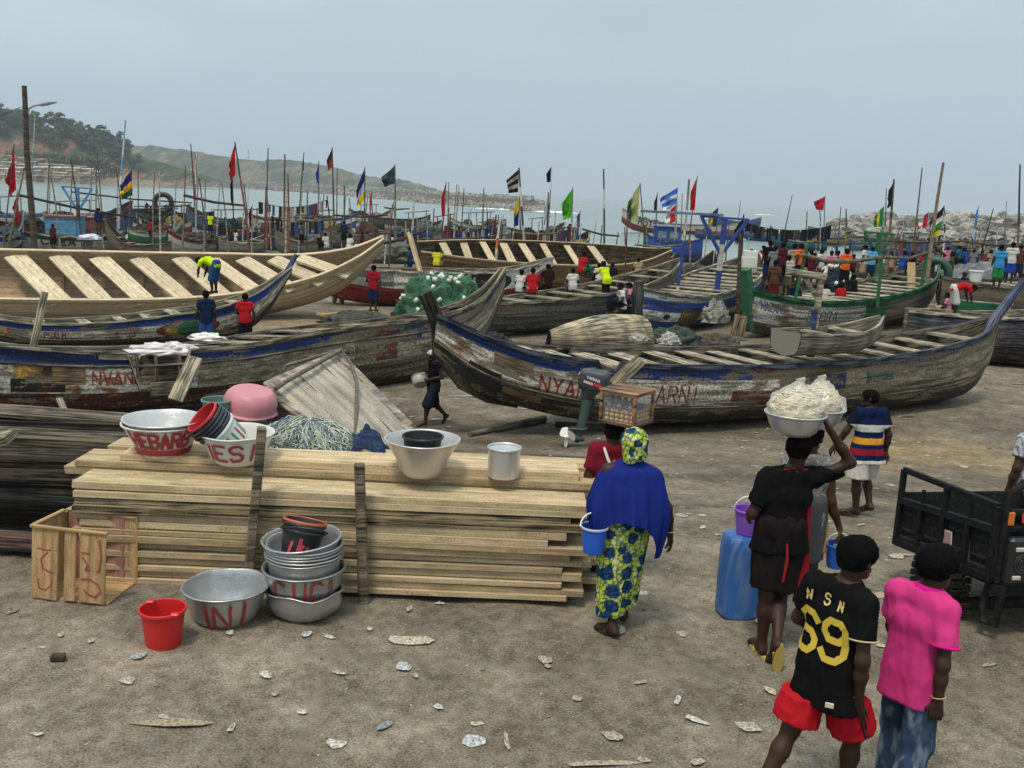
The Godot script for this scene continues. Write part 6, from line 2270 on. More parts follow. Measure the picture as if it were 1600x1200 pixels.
	for l in [[[-.33,.56],[-.24,.54],[-.17,.55]],[[-.22,.52],[-.30,.44],[-.28,.34],[-.20,.30],[-.14,.30]],[[-.34,.22],[-.33,.12],[-.26,.10],[-.19,.16],[-.17,.26]],[[.16,.55],[.26,.55]],[[.17,.50],[.22,.42],[.19,.36],[.25,.38]],[[.36,.70],[.37,.52],[.35,.38],[.31,.34]],[[.15,.26],[.24,.27],[.33,.22],[.36,.14],[.30,.08],[.22,.10],[.16,.16]]]:
		var p := PackedVector3Array()
		var nn := PackedVector3Array()
		for i in l.size() - 1:
			for k in 4:
				var a := Vector2(l[i][0],l[i][1]).lerp(Vector2(l[i + 1][0],l[i + 1][1]),k / 4.0)
				p.append(V(a.x + .02,a.y + .03,.3175 - a.y * .038))
				nn.append(Vector3.BACK)
		rd.ribbon(p,nn,.018)
	part("paint_scrawl",rd.mesh(),mats.ink,o)

# ---------------------------------------------------------------- basins, buckets, pots
func basin_mesh(r: float,h: float,col: Color,dent := .01,sd := 1,base := .62,segs := 48) -> ArrayMesh:
	var n1 := nz(0,0,.8 / r,sd,3)
	var b := mb(col)
	var t := .006
	var prof := [Vector2(.001,.0),Vector2(r * base * .9,.0),Vector2(r * base,.012),Vector2(r * (base + .12),h * .2),Vector2(r * (base + .23),h * .5),Vector2(r * .92,h * .85),Vector2(r * .945,h - .012),Vector2(r * .99,h - .014),Vector2(r * 1.005,h - .006),Vector2(r * .995,h + .002),Vector2(r * .94,h),
		Vector2(r * .92 - t,h * .85),Vector2(r * (base + .23) - t,h * .5),Vector2(r * (base + .12) - t,h * .2),Vector2(r * base - t,.022),Vector2(r * base * .85,.012),Vector2(.001,.012)]
	b.lathe(prof,segs,func(q: Vector3) -> Vector3:
		var e := n1.get_noise_3d(q.x,q.y * .4,q.z) * dent * 1.3
		var k := Vector2(q.x,q.z).length() / r
		return V(q.x * (1.0 + e / r * k),q.y + n1.get_noise_3d(q.x,9.0,q.z) * dent * .6 * k * smoothstep(h * .5,h,q.y),q.z * (1.0 + e / r * k)))
	return b.mesh()

# a place on a basin's outside: a angle (0 towards +z), t height share
func basin_place(r: float,h: float,base := .62,lift := .004) -> Array:
	return [r,h,base,lift]

func on_basin(e: Array,a: float,t: float) -> Array:
	var pr := spline([[.0,e[2]],[.2,e[2] + .12],[.5,e[2] + .23],[.85,.92],[1.0,.945]],t) as float
	var rr: float = e[0] * pr + e[3] + .004
	var d := V(sin(a),0,cos(a))
	return [d * rr + V(0,t * e[1],0),(d + V(0,-.35,0)).normalized()]

func basin_text(o: Node3D,word: String,r: float,h: float,a0: float,t0: float,sa: float,st: float,w: float,col: Color,base := .62,lift := .006) -> void:
	var b := mb(col)
	var e := basin_place(r,h,base,lift)
	lettering(b,word,w,func(p: Vector2): return on_basin(e,a0 + p.x * sa,t0 + p.y * st))
	part("lettering",b.mesh(),mats.ink,o)

func bucket_parts(o: Node3D,r: float,h: float,col: Color,rim_col: Color,inside: Color,m := "plastic") -> void:
	var b := mb(col)
	b.lathe([Vector2(.001,0),Vector2(r * .74,0),Vector2(r * .77,.008),Vector2(r * .86,h * .45),Vector2(r * .865,h * .47),Vector2(r * .96,h * .93)],36)
	part("bucket_wall",b.mesh(),mats[m],o)
	b = mb(rim_col)
	b.lathe([Vector2(r * .955,h * .925),Vector2(r * 1.03,h * .925),Vector2(r * 1.045,h * .94),Vector2(r * 1.04,h),Vector2(r * 1.0,h + .004),Vector2(r * .955,h),Vector2(r * .95,h * .92)],36)
	part("rim",b.mesh(),mats[m],o)
	b = mb(inside)
	b.lathe([Vector2(r * .952,h * .985),Vector2(r * .93,h * .9),Vector2(r * .84,h * .46),Vector2(r * .75,.012),Vector2(.001,.012)],36)
	part("inside",b.mesh(),mats[m],o)

func handle_mesh(r: float,h: float,up: float,lean: float,col: Color,th := .006) -> ArrayMesh:
	var b := mb(col)
	var path := []
	for k in 17:
		var a := PI * k / 16.0
		path.append(V(cos(a) * r * 1.06,h * .95 + sin(a) * up * cos(lean),sin(a) * up * sin(lean)))
	b.tube(path,[th],7)
	return b.mesh()

func make_vessels() -> void:
	var alu := Color(.47,.475,.48)
	var red := Color(.33,.03,.03)
	var o := thing("basin", "dented aluminium basin painted with a red N, on the ground beside the basin stack", "basin",V(-2.19,-.00,-7.13),.15)
	part("bowl",basin_mesh(.335,.30,alu,.016,11),mats.alu,o)
	basin_text(o, "INI",.335,.30,-.60,.12,.105,.115,.022,red)
	o = thing("bucket", "red plastic bucket standing alone on the sand", "bucket",V(-2.52,-.00,-6.67))
	bucket_parts(o,.165,.29,Color(.52,.016,.018),Color(.54,.018,.02),Color(.50,.016,.018))
	for s in [-1.0,1.0]:
		part("lug",box_mesh(V(sin(.9) * s * .165,.285,cos(.9) * s * .165),V(.06,.03,.05),Color(.54,.018,.02),.008),mats.plastic,o)
	var at := V(-1.61,-.00,-7.33)
	var hs := [.0,.135,.235,.262,.287,.312,.338,.375]
	var rs := [.315,.335,.315,.315,.312,.312,.310,.318]
	var nm := ["crumpled bottom basin of the stack on the ground", "basin with red letters, second from the ground in the stack", "third basin up in the stack on the ground", "fourth basin up in the stack on the ground", "fifth basin up in the stack on the ground", "sixth basin up in the stack on the ground", "seventh basin up in the stack on the ground", "tilted top basin of the ground stack, holding black buckets"]
	for i in 8:
		o = thing("basin",nm[i], "basin",at + V(rng.randf_range(-.008,.008),hs[i],rng.randf_range(-.008,.008)),i * .8, "stacked aluminium basins")
		part("bowl",basin_mesh(rs[i],.27 if i != 0 else .24,alu * rng.randf_range(.85,1.1),.05 if i == 0 else .008,20 + i,.70 if i == 0 else .66),mats.alu,o)
		if i == 7:
			o.rotation = V(.03,0,.07)
		if i == 1:
			o.rotation.y = .0
			basin_text(o, "CIICI",rs[i],.27,-.62,.30,.075,.09,.02,red,.66)
		if i == 7:
			basin_text(o, "TI",rs[i],.27,.05,.45,.07,.05,.014,red,.66)
	for e in [[V(-.055,.46,.02), "black bucket with pink paint strokes, lying in the top basin of the stack",Color(.02,.02,.023),Color(.02,.02,.023)],[V(-.048,.515,.012), "second black bucket nested over the paint marked one",Color(.022,.023,.028),Color(.02,.022,.028)],[V(-.045,.535,.005), "orange rimmed bucket nested uppermost in the ground stack",Color(.35,.09,.03),Color(.42,.10,.035)]]:
		o = thing("bucket",e[1], "bucket",at + e[0])
		o.rotation = V(-.16,.4,-.24)
		bucket_parts(o,.172,.245,e[2],e[3],Color(.03,.03,.033))
		if e[0].y < .5:
			part("handle",handle_mesh(.172,.245,.30,1.35,Color(.02,.02,.022),.008),mats.plastic,o)
			var b := mb(Color(.55,.07,.09))
			for l in [[-.85,.15,-.65,.62],[-.35,.1,-.22,.75],[-.22,.7,-.12,.12],[-.28,.2,-.05,.55],[.1,.12,.18,.5],[.3,.12,.42,.4],[.0,.1,.5,.14]]:
				var p := PackedVector3Array()
				var nn := PackedVector3Array()
				for k in 7:
					var a: float = lerpf(l[0],l[2],k / 6.0)
					var t: float = lerpf(l[1],l[3],k / 6.0)
					var rr := .172 * (.77 + .2 * t) + .004
					p.append(V(sin(a) * rr,t * .245,cos(a) * rr))
					nn.append(V(sin(a),0,cos(a)))
				b.ribbon(p,nn,.024)
			part("paint_strokes",b.mesh(),mats.ink,o)
	var top := .99
	for i in 2:
		o = thing("basin",["white and red basin lettered HEBAR on top of the timber stack", "plain aluminium basin nested inside the lettered one on the timber stack"][i], "basin",V(-3.09,.99,-8.31) + V(0,i * .035,0),.0, "basins on the timber stack")
		part("bowl",basin_mesh(.355,.31,Color(.66,.65,.63) if i else Color(.62,.6,.57),.010,41 + i,.52),mats.alu if i else mats.worn,o)
		if i == 0:
			basin_text(o, "HEBARB",.355,.31,-.66,.42,.056,.075,.030,red,.52)
			var b := mb(red * 1.1)
			var rows := []
			for t in [.16,.22,.28,.34]:
				var row := PackedVector3Array()
				for k in 41:
					row.append(on_basin(basin_place(.355,.31,.52,.004),-1.15 + k * 2.9 / 40.0,t + sin(k * 1.3) * .008)[0])
				rows.append(row)
			b.grid(rows)
			part("red_band",b.mesh(),mats.ink,o)
	o = thing("basin", "white basin lettered ES in red, holding a tilted pile of buckets", "basin",V(-2.40,.99,-8.20),.0)
	part("bowl",basin_mesh(.325,.28,Color(.60,.585,.56),.010,51,.58),mats.worn,o)
	basin_text(o, "IESI",.325,.28,-.85,.26,.095,.085,.024,red,.58)
	var bb := V(-2.40,.99,-8.20) + V(-.10,.235,.01)
	var cols := [Color(.42,.02,.024),Color(.028,.034,.045),Color(.028,.034,.045),Color(.03,.037,.05),Color(.028,.036,.046),Color(.50,.55,.50)]
	var bl := ["red bucket at the mouth of the tilted pile", "first dark bucket behind the red one in the tilted pile", "second dark bucket in the tilted pile", "third dark bucket in the tilted pile", "fourth dark bucket in the tilted pile", "striped green and red bucket at the bottom of the tilted pile"]
	for i in 6:
		o = thing("bucket",bl[i], "bucket",bb)
		o.basis = Basis(Vector3.UP,-.55) * Basis(Vector3.RIGHT,.75) * Basis(Vector3.BACK,.35)
		o.position = bb + o.basis * V(0,-.035 * i + .02,0)
		bucket_parts(o,.175 - (.016 if i == 0 else .0),.26,cols[i],cols[i] * (1.15 if i else 1.3),cols[i] * .9)
		if i == 5:
			var b := mb(Color(.33,.05,.05))
			for k in 16:
				var a := TAU * k / 16.0
				b.col = Color(.33,.05,.05) if k % 2 else Color(.05,.22,.10)
				b.box(V(sin(a) * .149,.12,cos(a) * .149),V(.022,.14,.012),.003,Basis(Vector3.UP,a) * Basis(Vector3.RIGHT,.12))
			part("stripes",b.mesh(),mats.ink,o)
		if i == 0 or i == 3:
			part("handle",handle_mesh(.175,.26,.19,1.5,Color(.03,.03,.035),.005),mats.plastic,o)
	o = thing("tub", "pink plastic tub turned upside down behind the bucket pile", "tub",V(-2.55,1.19,-9.25) + V(0,.235,0))
	o.rotation = Vector3(PI + .14,.25,.12)
	part("bowl",basin_mesh(.275,.22,Color(.50,.20,.23),.02,61,.74),mats.worn,o)
	o = thing("bucket", "dull green bucket half hidden behind the dark bucket pile", "bucket",V(-2.85,1.19,-9.10) + V(0,-.1,0))
	bucket_parts(o,.15,.26,Color(.10,.20,.17),Color(.12,.23,.2),Color(.09,.17,.15))
	o = thing("basin", "round aluminium bowl holding a black pail, right of the stakes on the timber", "basin",V(-.75,.99,-8.06),.5)
	part("bowl",basin_mesh(.33,.33,Color(.60,.58,.55),.006,71,.48),mats.alu,o)
	o = thing("pail", "black pail of white liquid standing in the aluminium bowl", "pail",V(-.75,.99,-8.06) + V(.0,.115,.0))
	bucket_parts(o,.175,.24,Color(.012,.012,.014),Color(.014,.014,.016),Color(.012,.012,.014))
	var lq := mb(Color(.62,.70,.74))
	lq.lathe([Vector2(.158,.16),Vector2(.08,.161),Vector2(.001,.161)],28)
	part("liquid",lq.mesh(),mats.plastic,o)
	var bg := heap_mesh(V(.105,.085,.075),Color(.012,.012,.013),81,30,.34)
	solo("plastic_bag",bg,mats.plastic, "crumpled black plastic bag on the timber beside the pot", "bag",V(-.37,.99,-8.22),.4)
	o = thing("cooking_pot", "straight sided aluminium cooking pot at the right end of the timber", "pot",V(-.04,.99,-8.12))
	var pt := mb(Color(.63,.61,.585))
	pt.lathe([Vector2(.001,0),Vector2(.128,0),Vector2(.138,.012),Vector2(.141,.05),Vector2(.141,.255),Vector2(.150,.262),Vector2(.152,.27),Vector2(.146,.274),Vector2(.138,.262),Vector2(.136,.05),Vector2(.13,.012),Vector2(.001,.012)],40)
	part("pot_wall",pt.mesh(),mats.alu,o)
	pt = mb(Color(.60,.62,.64))
	pt.lathe([Vector2(.136,.255),Vector2(.08,.257),Vector2(.001,.257)],32)
	part("lid",pt.mesh(),mats.alu,o)

func tube_obj(called: String,path: Array,rad: Array,col: Color,m: String,label: String,cat: String,group := "") -> Node3D:
	var b := mb(col)
	b.tube(path,rad,9)
	return solo(called,b.mesh(),mats[m],label,cat,Vector3.ZERO,.0,group)

func make_props() -> void:
	var o := heap("net_heap", "grey and blue fishing net gathered in folds behind the timber stack", "net",V(-1.95,.15,-8.95),V(.78,1.04,.46),hx("868d82"),31)
	var nb_ := mb()
	var tw := nz(0,0,5.0,36,2)
	for k in 340:
		var ph := rng.randf_range(-.25,PI + .25)
		var t0 := rng.randf_range(.05,.5)
		var t1 := t0 + rng.randf_range(.35,.9)
		var pts := []
		for q in 6:
			var th := minf(lerpf(t0,t1,q / 5.0),1.45)
			var p2 := ph + tw.get_noise_2d(k * 3.1,q * .6) * .5
			pts.append(V(sin(th) * cos(p2) * .80,cos(th) * 1.07 + sin(th * 9.0 + k) * .012,sin(th) * sin(p2) * .49) * (1.02 + .05 * tw.get_noise_2d(q * 2.0,k)))
		nb_.col = [hx("b0b6a8"),hx("8d958c"),hx("c0c3b4"),hx("66768a")][k % 4]
		nb_.tube(pts,[.004,.006,.006,.005,.004],4,false)
	var strands := part("strands",nb_.mesh(),mats.cloth,o)
	strands.transform = Transform3D(o.basis.inverse(),Vector3.ZERO)
	strands.set_meta("kind", "stuff")
	heap("net_heap", "deep blue net bundle behind the timber stack", "net",V(-1.38,.2,-8.88),V(.42,1.02,.34),hx("2a4576"),35, "",.07)
	heap("net_heap", "dark net mound in the shade of the upturned skiff", "net",V(-1.75,.0,-9.75),V(.85,1.05,.5),hx("22303f"),38, "",.1)
	o = heap("net_heap", "mound of green monofilament net dotted with white floats", "net",V(-2.75,-1.45,-37.4),V(2.0,1.75,1.5),hx("4f8a6a"),44)
	var fm := mb(hx("c9cfc0"))
	fm.lathe([Vector2(.02,-.09),Vector2(.07,-.085),Vector2(.085,0),Vector2(.07,.085),Vector2(.02,.09)],9)
	var fmm := fm.mesh()
	for k in 46:
		var a := rng.randf() * TAU
		var e := .25 + rng.randf() * 1.1
		var m := part("float",fmm,mats.worn,o)
		m.transform = Transform3D(Basis(V(rng.randfn(),rng.randfn(),rng.randfn()).normalized(),rng.randf() * 3.0),V(cos(a) * cos(e) * 2.0,sin(e) * 1.78,sin(a) * cos(e) * 1.5) * 1.05)
	var gs := mb()
	for k in 150:
		var a := rng.randf() * TAU
		var e := .15 + rng.randf() * 1.2
		var p := V(cos(a) * cos(e) * 2.0,sin(e) * 1.75,sin(a) * cos(e) * 1.5)
		var q := p + V(rng.randf_range(-.5,.5),rng.randf_range(-.5,.1),rng.randf_range(-.4,.4))
		gs.col = [hx("7fb898"),hx("5fa07e"),hx("9fcab0")][k % 3]
		gs.tube([p * 1.03,(p + q) * .54 + V(0,.12,0),q],[.012,.016,.01],4,false)
	var st2 := part("strands",gs.mesh(),mats.rope,o)
	st2.set_meta("kind", "stuff")
	o = heap("net_heap", "tall mound of dark blue net with white corks among the crowd at right", "net",V(14.36,-.27,-43.60) * V(1,0,1) + V(0,-.1,0),V(1.05,1.15,.8),hx("1c2c4c"),47)
	for k in 40:
		var a := rng.randf() * TAU
		var e := .2 + rng.randf() * 1.1
		var m := part("float",fmm,mats.worn,o)
		m.transform = Transform3D(Basis(V(rng.randfn(),rng.randfn(),rng.randfn()).normalized(),rng.randf() * 3.0),V(cos(a) * cos(e) * 1.05,sin(e) * 1.15,sin(a) * cos(e) * .8) * 1.03)
	solo("tarpaulin",heap_mesh(V(1.9,1.5,1.4),hx("6d6f72"),48,30,.12),mats.cloth, "grey tarpaulin over gear near the right edge", "tarpaulin",V(24.58,-.29,-52.00))
	heap("net_heap", "pale grey net heap behind the raw canoe's bow", "net",V(-8.17,-.73,-62.00),V(2.0,1.1,1.2),hx("7d7f72"),49)
	heap("net_heap", "white sail cloth bundle in the striped canoe's side", "cloth",V(7.67,-.86,-36.60),V(.55,.75,.4),hx("b9b9b2"),50)
	for e in [[V(-.79,-1.50,-31.34),1.0,.55, "2f3436", "dark net heap on the sand behind the large canoe's bow"],[V(5.75,-1.50,-34.33),1.1,.6, "4d5a52", "green grey net heap between the large canoe and the striped one"],[V(7.29,-1.50,-34.18),.8,.5, "6a5f50", "brown rope heap between the large canoe and the striped one"],[V(12.79,-1.50,-36.15),1.2,.6, "33383f", "dark net heap on the sand behind the grey skiff"],[V(-5.87,-1.50,-35.80),1.3,.5, "5f6258", "grey net heap on the sand left of the green net"],[V(15.42,-1.50,-37.28),1.0,.5, "5a4a3a", "brown net heap behind the right half of the large canoe"]]:
		heap("net_heap",e[4], "net",e[0],V(e[1],e[2],e[1] * .7),hx(e[3]),700 + int(e[1] * 100.0 + e[2] * 10.0))
	tube_obj("log_pole",[V(-.82,-1.41,-18.89) + V(0,.06,0),V(-.09,-1.47,-19.90) + V(0,.07,0),V(.75,-1.50,-20.89) + V(0,.08,0)],[.05,.075,.085],Color(.24,.20,.15), "oldtri", "crooked driftwood pole lying on the mud by the large canoe", "pole")
	tube_obj("log_pole",[V(.99,-1.49,-20.42) + V(0,.07,0),V(2.26,-1.48,-20.16) + V(0,.07,0)],[.07,.08],Color(.13,.11,.085), "oldtri", "dark roller log under the large canoe", "pole")
	solo("board",plank(V(-7.40,-1.50,-36.20) + V(0,.2,0),V(-5.67,-1.50,-38.48) + V(0,.25,0),.5,.08,Color(.55,.40,.22),Vector3.UP),mats.sawn, "tan board lying on the sand beyond the long canoe", "board")
	solo("board",plank(V(-4.95,1.55,-44.00),V(-4.17,-.32,-42.50),.42,.14,Color(.55,.42,.24),V(1,0,.4)),mats.sawn, "thick raw board leaning against the red and white boat", "board")
	solo("board",plank(V(18.47,1.23,-45.50),V(18.47,-.31,-45.00),.36,.06,Color(.58,.42,.24),V(0,0,1)),mats.sawn, "tan board set upright on the green edged canoe's deck", "board")
	var ty := mb(Color(.02,.02,.021))
	var pth := []
	for k in 25:
		var a := TAU * k / 24.0
		pth.append(V(cos(a) * .62,sin(a) * .62,0))
	ty.tube(pth,[.2],10,false)
	solo("tyre",ty.mesh(),mats.worn, "black tyre hung as a fender above the boats at left", "tyre",V(-26.37,1.84,-72.00))
	solo("tyre",ty.mesh(),tint("worn",Color(.9,3.0,1.6)), "dark green tyre stood on the green edged canoe's far end", "tyre",V(20.26,.69,-47.00),-.5)
	o = thing("pail", "white plastic pail behind the grey tarpaulin at right", "pail",V(21.09,.30,-44.50))
	bucket_parts(o,.32,.75,Color(.60,.60,.58),Color(.66,.66,.64),Color(.5,.5,.48))
	var dr := thing("drum", "blue plastic drum standing on the sand under the purple bucket", "drum",V(2.01,-.01,-7.72),.2)
	var n1 := nz(0,0,6.0,90,3)
	var b := mb()
	var rows := []
	var cols := []
	for e in [[.0,.13],[.0,.165],[.012,.172],[.03,.176],[.10,.176],[.30,.177],[.50,.176],[.60,.174],[.66,.168],[.70,.155],[.715,.14],[.72,.05],[.72,.001]]:
		var row := PackedVector3Array()
		var cr := PackedColorArray()
		for k in 40:
			var a := -TAU * k / 40.0
			var x := signf(cos(a)) * pow(absf(cos(a)),.55)
			var z := signf(sin(a)) * pow(absf(sin(a)),.55)
			row.append(V(x * e[1] * .95,e[0],z * e[1] * .9))
			var t := n1.get_noise_3d(x,e[0] * 6.0,z) * 2.2
			cr.append(Color(.025,.11,.34).lerp(Color(.20,.29,.42),clampf(t * .6,.0,.5)))
		rows.append(row)
		cols.append(cr)
	b.grid(rows,true,[],false,cols)
	part("drum_wall",b.mesh(),mats.worn,dr)
	o = thing("bucket", "purple plastic bucket with white handle on the blue drum", "bucket",V(2.01,-.01,-7.72) + V(.03,.722,.0))
	bucket_parts(o,.125,.215,Color(.235,.09,.50),Color(.27,.11,.55),Color(.20,.07,.42))
	part("handle",handle_mesh(.125,.215,.135,.25,Color(.68,.68,.70),.007),mats.plastic,o)
	o = thing("lamp_pole", "tall crooked timber lamp pole with one street light arm at far left", "lamp pole",V(-27.58,-1.11,-55.00))
	b = mb(hx("5f5549"))
	var rel := o.position
	b.tube([V(0,-1,0),V(-27.58,.34,-55.00) - rel,V(-27.65,2.48,-55.00) - rel,V(-27.73,4.58,-55.00) - rel,V(-27.69,6.67,-55.00) - rel,V(-27.68,8.24,-55.00) - rel],[.19,.18,.17,.155,.145,.13],9)
	part("pole",b.mesh(),mats.oldtri,o)
	b = mb(hx("7d8284"))
	b.tube([V(-27.58,6.74,-55.00) - rel,V(-27.49,7.02,-55.00) - rel,V(-27.24,7.17,-55.00) - rel,V(-26.80,7.29,-55.00) - rel],[.05,.05,.045,.045],7)
	part("lamp_arm",b.mesh(),mats.worn,o)
	b = mb(hx("8f9496"))
	b.tube([V(-26.91,7.25,-55.00) - rel,V(-26.73,7.29,-55.00) - rel,V(-26.37,7.38,-55.00) - rel,V(-25.91,7.45,-55.00) - rel],[.05,.11,.12,.04],8)
	part("lamp_head",b.mesh(),mats.worn,o)
	b = mb(hx("2a2a2a"))
	b.tube([V(-27.66,7.18,-55.00) - rel,V(-28.90,6.97,-56.00) - rel,V(-30.56,6.49,-57.00) - rel],[.018],4)
	part("wire",b.mesh(),mats.worn,o)

# ---------------------------------------------------------------- cargo tricycle at the right
func make_truck() -> void:
	var o := thing("cargo_tricycle", "black steel load bed of a motor tricycle at the right edge, seen from behind", "truck",V(4.7,.0,-8.2))
	var rel := o.position
	var blk := Color(.022,.023,.024)
	var f0 := V(3.75,.31,-8.75) - rel      # far lower corner of the side
	var n0 := V(3.99,.49,-7.45) - rel     # near lower corner
	var up := V(0,.50,0)
	var x := (f0 - n0)
	var ln := x.length()
	x = x.normalized()
	var nrm := x.cross(Vector3.UP).normalized()
	if nrm.x > 0:
		nrm = -nrm
	var bs := Basis(x,Vector3.UP,-nrm if x.cross(Vector3.UP).dot(nrm) < 0 else nrm)
	bs = Basis(x,Vector3.UP,x.cross(Vector3.UP))
	var P := func(s: float,h: float,d := .0) -> Vector3: return n0 + x * s * ln + V(0,h,0) + nrm * d
	var bar := func(called: String,a: Vector3,c: Vector3,w: float,t: float,col := Color(.022,.023,.024)) -> void:
		part(called,plank(a,c,w,t,col,nrm,.002,.006),mats.iron,o)
	bar.call("bottom_rail",P.call(.0,.03,.02),P.call(1.0,.03,.02),.07,.05)
	bar.call("middle_rail",P.call(.0,.44,.02),P.call(1.0,.44,.02),.065,.05)
	bar.call("top_rail",P.call(.0,.64,.02),P.call(1.0,.74,.02),.05,.05)
	for k in 5:
		bar.call("stanchion",P.call(k / 4.0,.0,.025),P.call(k / 4.0,.64 + k * .025 if k in [0,2,4] else .44,.025),.055,.045)
	for k in [1,3]:
		bar.call("stanchion",P.call(k / 4.0,.44,.02),P.call(k / 4.0,.60,.02),.03,.03)
	for k in 4:
		bar.call("side_panel",P.call(k / 4.0 + .02,.235,-.005),P.call(k / 4.0 + .23,.235,-.005),.40,.012,blk * 1.15)
		bar.call("panel_rib",P.call(k / 4.0 + .05,.33,.008),P.call(k / 4.0 + .20,.33,.008),.03,.02,blk * 1.4)
		bar.call("panel_rib",P.call(k / 4.0 + .05,.17,.008),P.call(k / 4.0 + .20,.17,.008),.03,.02,blk * 1.4)
		bar.call("panel_rib",P.call(k / 4.0 + .04,.09,.012),P.call(k / 4.0 + .22,.09,.012),.04,.03,blk * 1.8)
	var b := mb(Color(.62,.60,.58))
	plank_into(b,P.call(.40,.235,.014),P.call(.50,.235,.014),.13,.008,nrm,.0,.002)
	part("reflector_plate",b.mesh(),mats.plastic,o)
	b = mb(Color(.28,.03,.04))
	for k in 5:
		var s := .402 + k * .02
		b.face([P.call(s,.178,.020),P.call(s + .009,.178,.020),P.call(s + .024 if s < .47 else .499,.29,.020),P.call(s + .014 if s < .47 else .493,.29,.020)])
	part("reflector_stripes",b.mesh(),mats.ink,o)
	var acr := -nrm
	var W := 1.30
	var Q := func(s: float,h: float,d: float) -> Vector3: return n0 + x * s * ln + V(0,h,0) + acr * d
	part("bed_floor",plank(Q.call(.0,.02, W * .5),Q.call(1.0,.02, W * .5), W,.03,Color(.035,.033,.03)),mats.iron,o)
	part("far_side_panel",plank(Q.call(.0,.24, W),Q.call(1.0,.24, W),.46,.03,blk * 1.3,nrm),mats.iron,o)
	part("front_panel",plank(Q.call(1.0,.26,.0),Q.call(1.0,.26, W),.5,.03,blk * 1.2,x),mats.iron,o)
	part("tail_gate",plank(Q.call(-.01,.34,.06),Q.call(-.01,.34, W),.42,.03,blk,-x),mats.iron,o)
	part("far_top_rail",plank(Q.call(.0,.60, W),Q.call(1.0,.60, W),.06,.05,Color(.05,.03,.026)),mats.iron,o)
	b = mb(Color(.024,.025,.027))
	b.tube([Q.call(-.03,.0,.03),Q.call(-.03,.62,.03),Q.call(-.03,.76,.06),Q.call(-.03,.84,.14),Q.call(-.03,.86,.28),Q.call(-.03,.86, W)],[.034],10)
	part("hoop",b.mesh(),mats.iron,o)
	part("amber_reflector",box_mesh(Q.call(-.045,.55,.05),V(.05,.11,.05),Color(.52,.16,.02),.006),mats.plastic,o)
	part("red_reflector",plank(Q.call(-.05,.555,.15),Q.call(-.05,.555,.32),.085,.012,Color(.50,.02,.02),-x),mats.plastic,o)
	part("white_reflector",plank(Q.call(-.05,.555,.325),Q.call(-.05,.555,.45),.085,.012,Color(.62,.60,.52),-x),mats.plastic,o)
	part("cross_rail",plank(Q.call(-.03,.60,.05),Q.call(-.03,.60, W),.04,.04,blk),mats.iron,o)
	part("cross_rail",plank(Q.call(-.03,.46,.05),Q.call(-.03,.46, W),.06,.04,blk),mats.iron,o)
	b = mb(Color(.018,.018,.02))
	var c: Vector3 = Q.call(-.075,.20,.34)
	var fb := Basis(acr,Vector3.UP,acr.cross(Vector3.UP))
	if fb.z.dot(Vector3.BACK) < 0:
		fb = Basis(-acr,Vector3.UP,(-acr).cross(Vector3.UP))
	b.box(c,V(.62,.40,.09),.04,fb)
	part("lamp_housing",b.mesh(),mats.plastic,o)
	for e in [[-.20,.11],[-.06,.11],[.12,.11],[-.20,-.13],[-.06,-.13],[.12,-.13]]:
		part("tail_lamp",box_mesh(c + fb * V(e[0] - .03,e[1],.05),V(.075,.035,.02),Color(.5,.46,.38),.008,fb),mats.plastic,o)
	for e in [[-.16,-.01],[.02,-.01]]:
		b = mb(Color(.03,.03,.032))
		for r in [.075,.055,.03]:
			var pth := []
			for k in 21:
				pth.append(c + fb * V(e[0] - .03 + cos(TAU * k / 20.0) * r,e[1] + sin(TAU * k / 20.0) * r,.05))
			b.tube(pth,[.007],5,false)
		part("lamp_ring",b.mesh(),mats.plastic,o)
	b = mb(Color(.05,.045,.04))
	b.tube([Q.call(.25,-.30,-.05),Q.call(.25,-.30, W + .1)],[.055],10)
	part("axle",b.mesh(),mats.iron,o)
	part("chassis_rail",plank(Q.call(.0,-.08,.25),Q.call(1.0,-.08,.25),.10,.07,blk),mats.iron,o)
	part("chassis_rail",plank(Q.call(.0,-.08, W - .25),Q.call(1.0,-.08, W - .25),.10,.07,blk),mats.iron,o)
	part("rear_beam",plank(Q.call(-.02,-.06,.0),Q.call(-.02,-.06, W),.14,.09,blk),mats.iron,o)
	b = mb(blk * 1.4)
	b.tube([Q.call(.05,.0,.05),Q.call(.06,-.24,.02),Q.call(.02,-.36,.0),Q.call(-.04,-.38,.06),Q.call(-.06,-.02,.06)],[.03,.028,.028,.03,.03],7)
	part("step_bracket",b.mesh(),mats.iron,o)
	part("prop_stand",plank(Q.call(-.05,-.10,.46),Q.call(-.10,-.62,.40),.10,.05,Color(.10,.09,.08),-x),mats.iron,o)
	for d in [-.06, W + .05]:
		var wc: Vector3 = Q.call(.42,-.30,d)
		var wr := .29
		var wb := Basis(x,Vector3.UP,x.cross(Vector3.UP))
		var wheel := Node3D.new()
		wheel.name = "wheel"
		o.add_child(wheel,true)
		wheel.position = V(wc.x,wr - rel.y,wc.z)
		wheel.basis = wb
		b = mb(Color(.024,.023,.022))
		var pr := []
		var rows := []
		for q in 17:
			var t := TAU * q / 16.0
			pr.append(Vector2(wr - .085 + cos(t) * .085,sin(t) * .085))
		for k in 41:
			var a := TAU * k / 40.0
			var row := PackedVector3Array()
			for q in 17:
				row.append(V(cos(a) * pr[q].x,sin(a) * pr[q].x,pr[q].y))
			rows.append(row)
		b.grid(rows)
		for k in 26:
			var a := TAU * k / 26.0
			for s in [-1.0,1.0]:
				b.box(V(cos(a + s * .06) * (wr - .002),sin(a + s * .06) * (wr - .002),s * .045),V(.05,.055,.085),.006,Basis(Vector3.BACK,a + s * .06))
		part("tyre",b.mesh(),mats.iron,wheel)
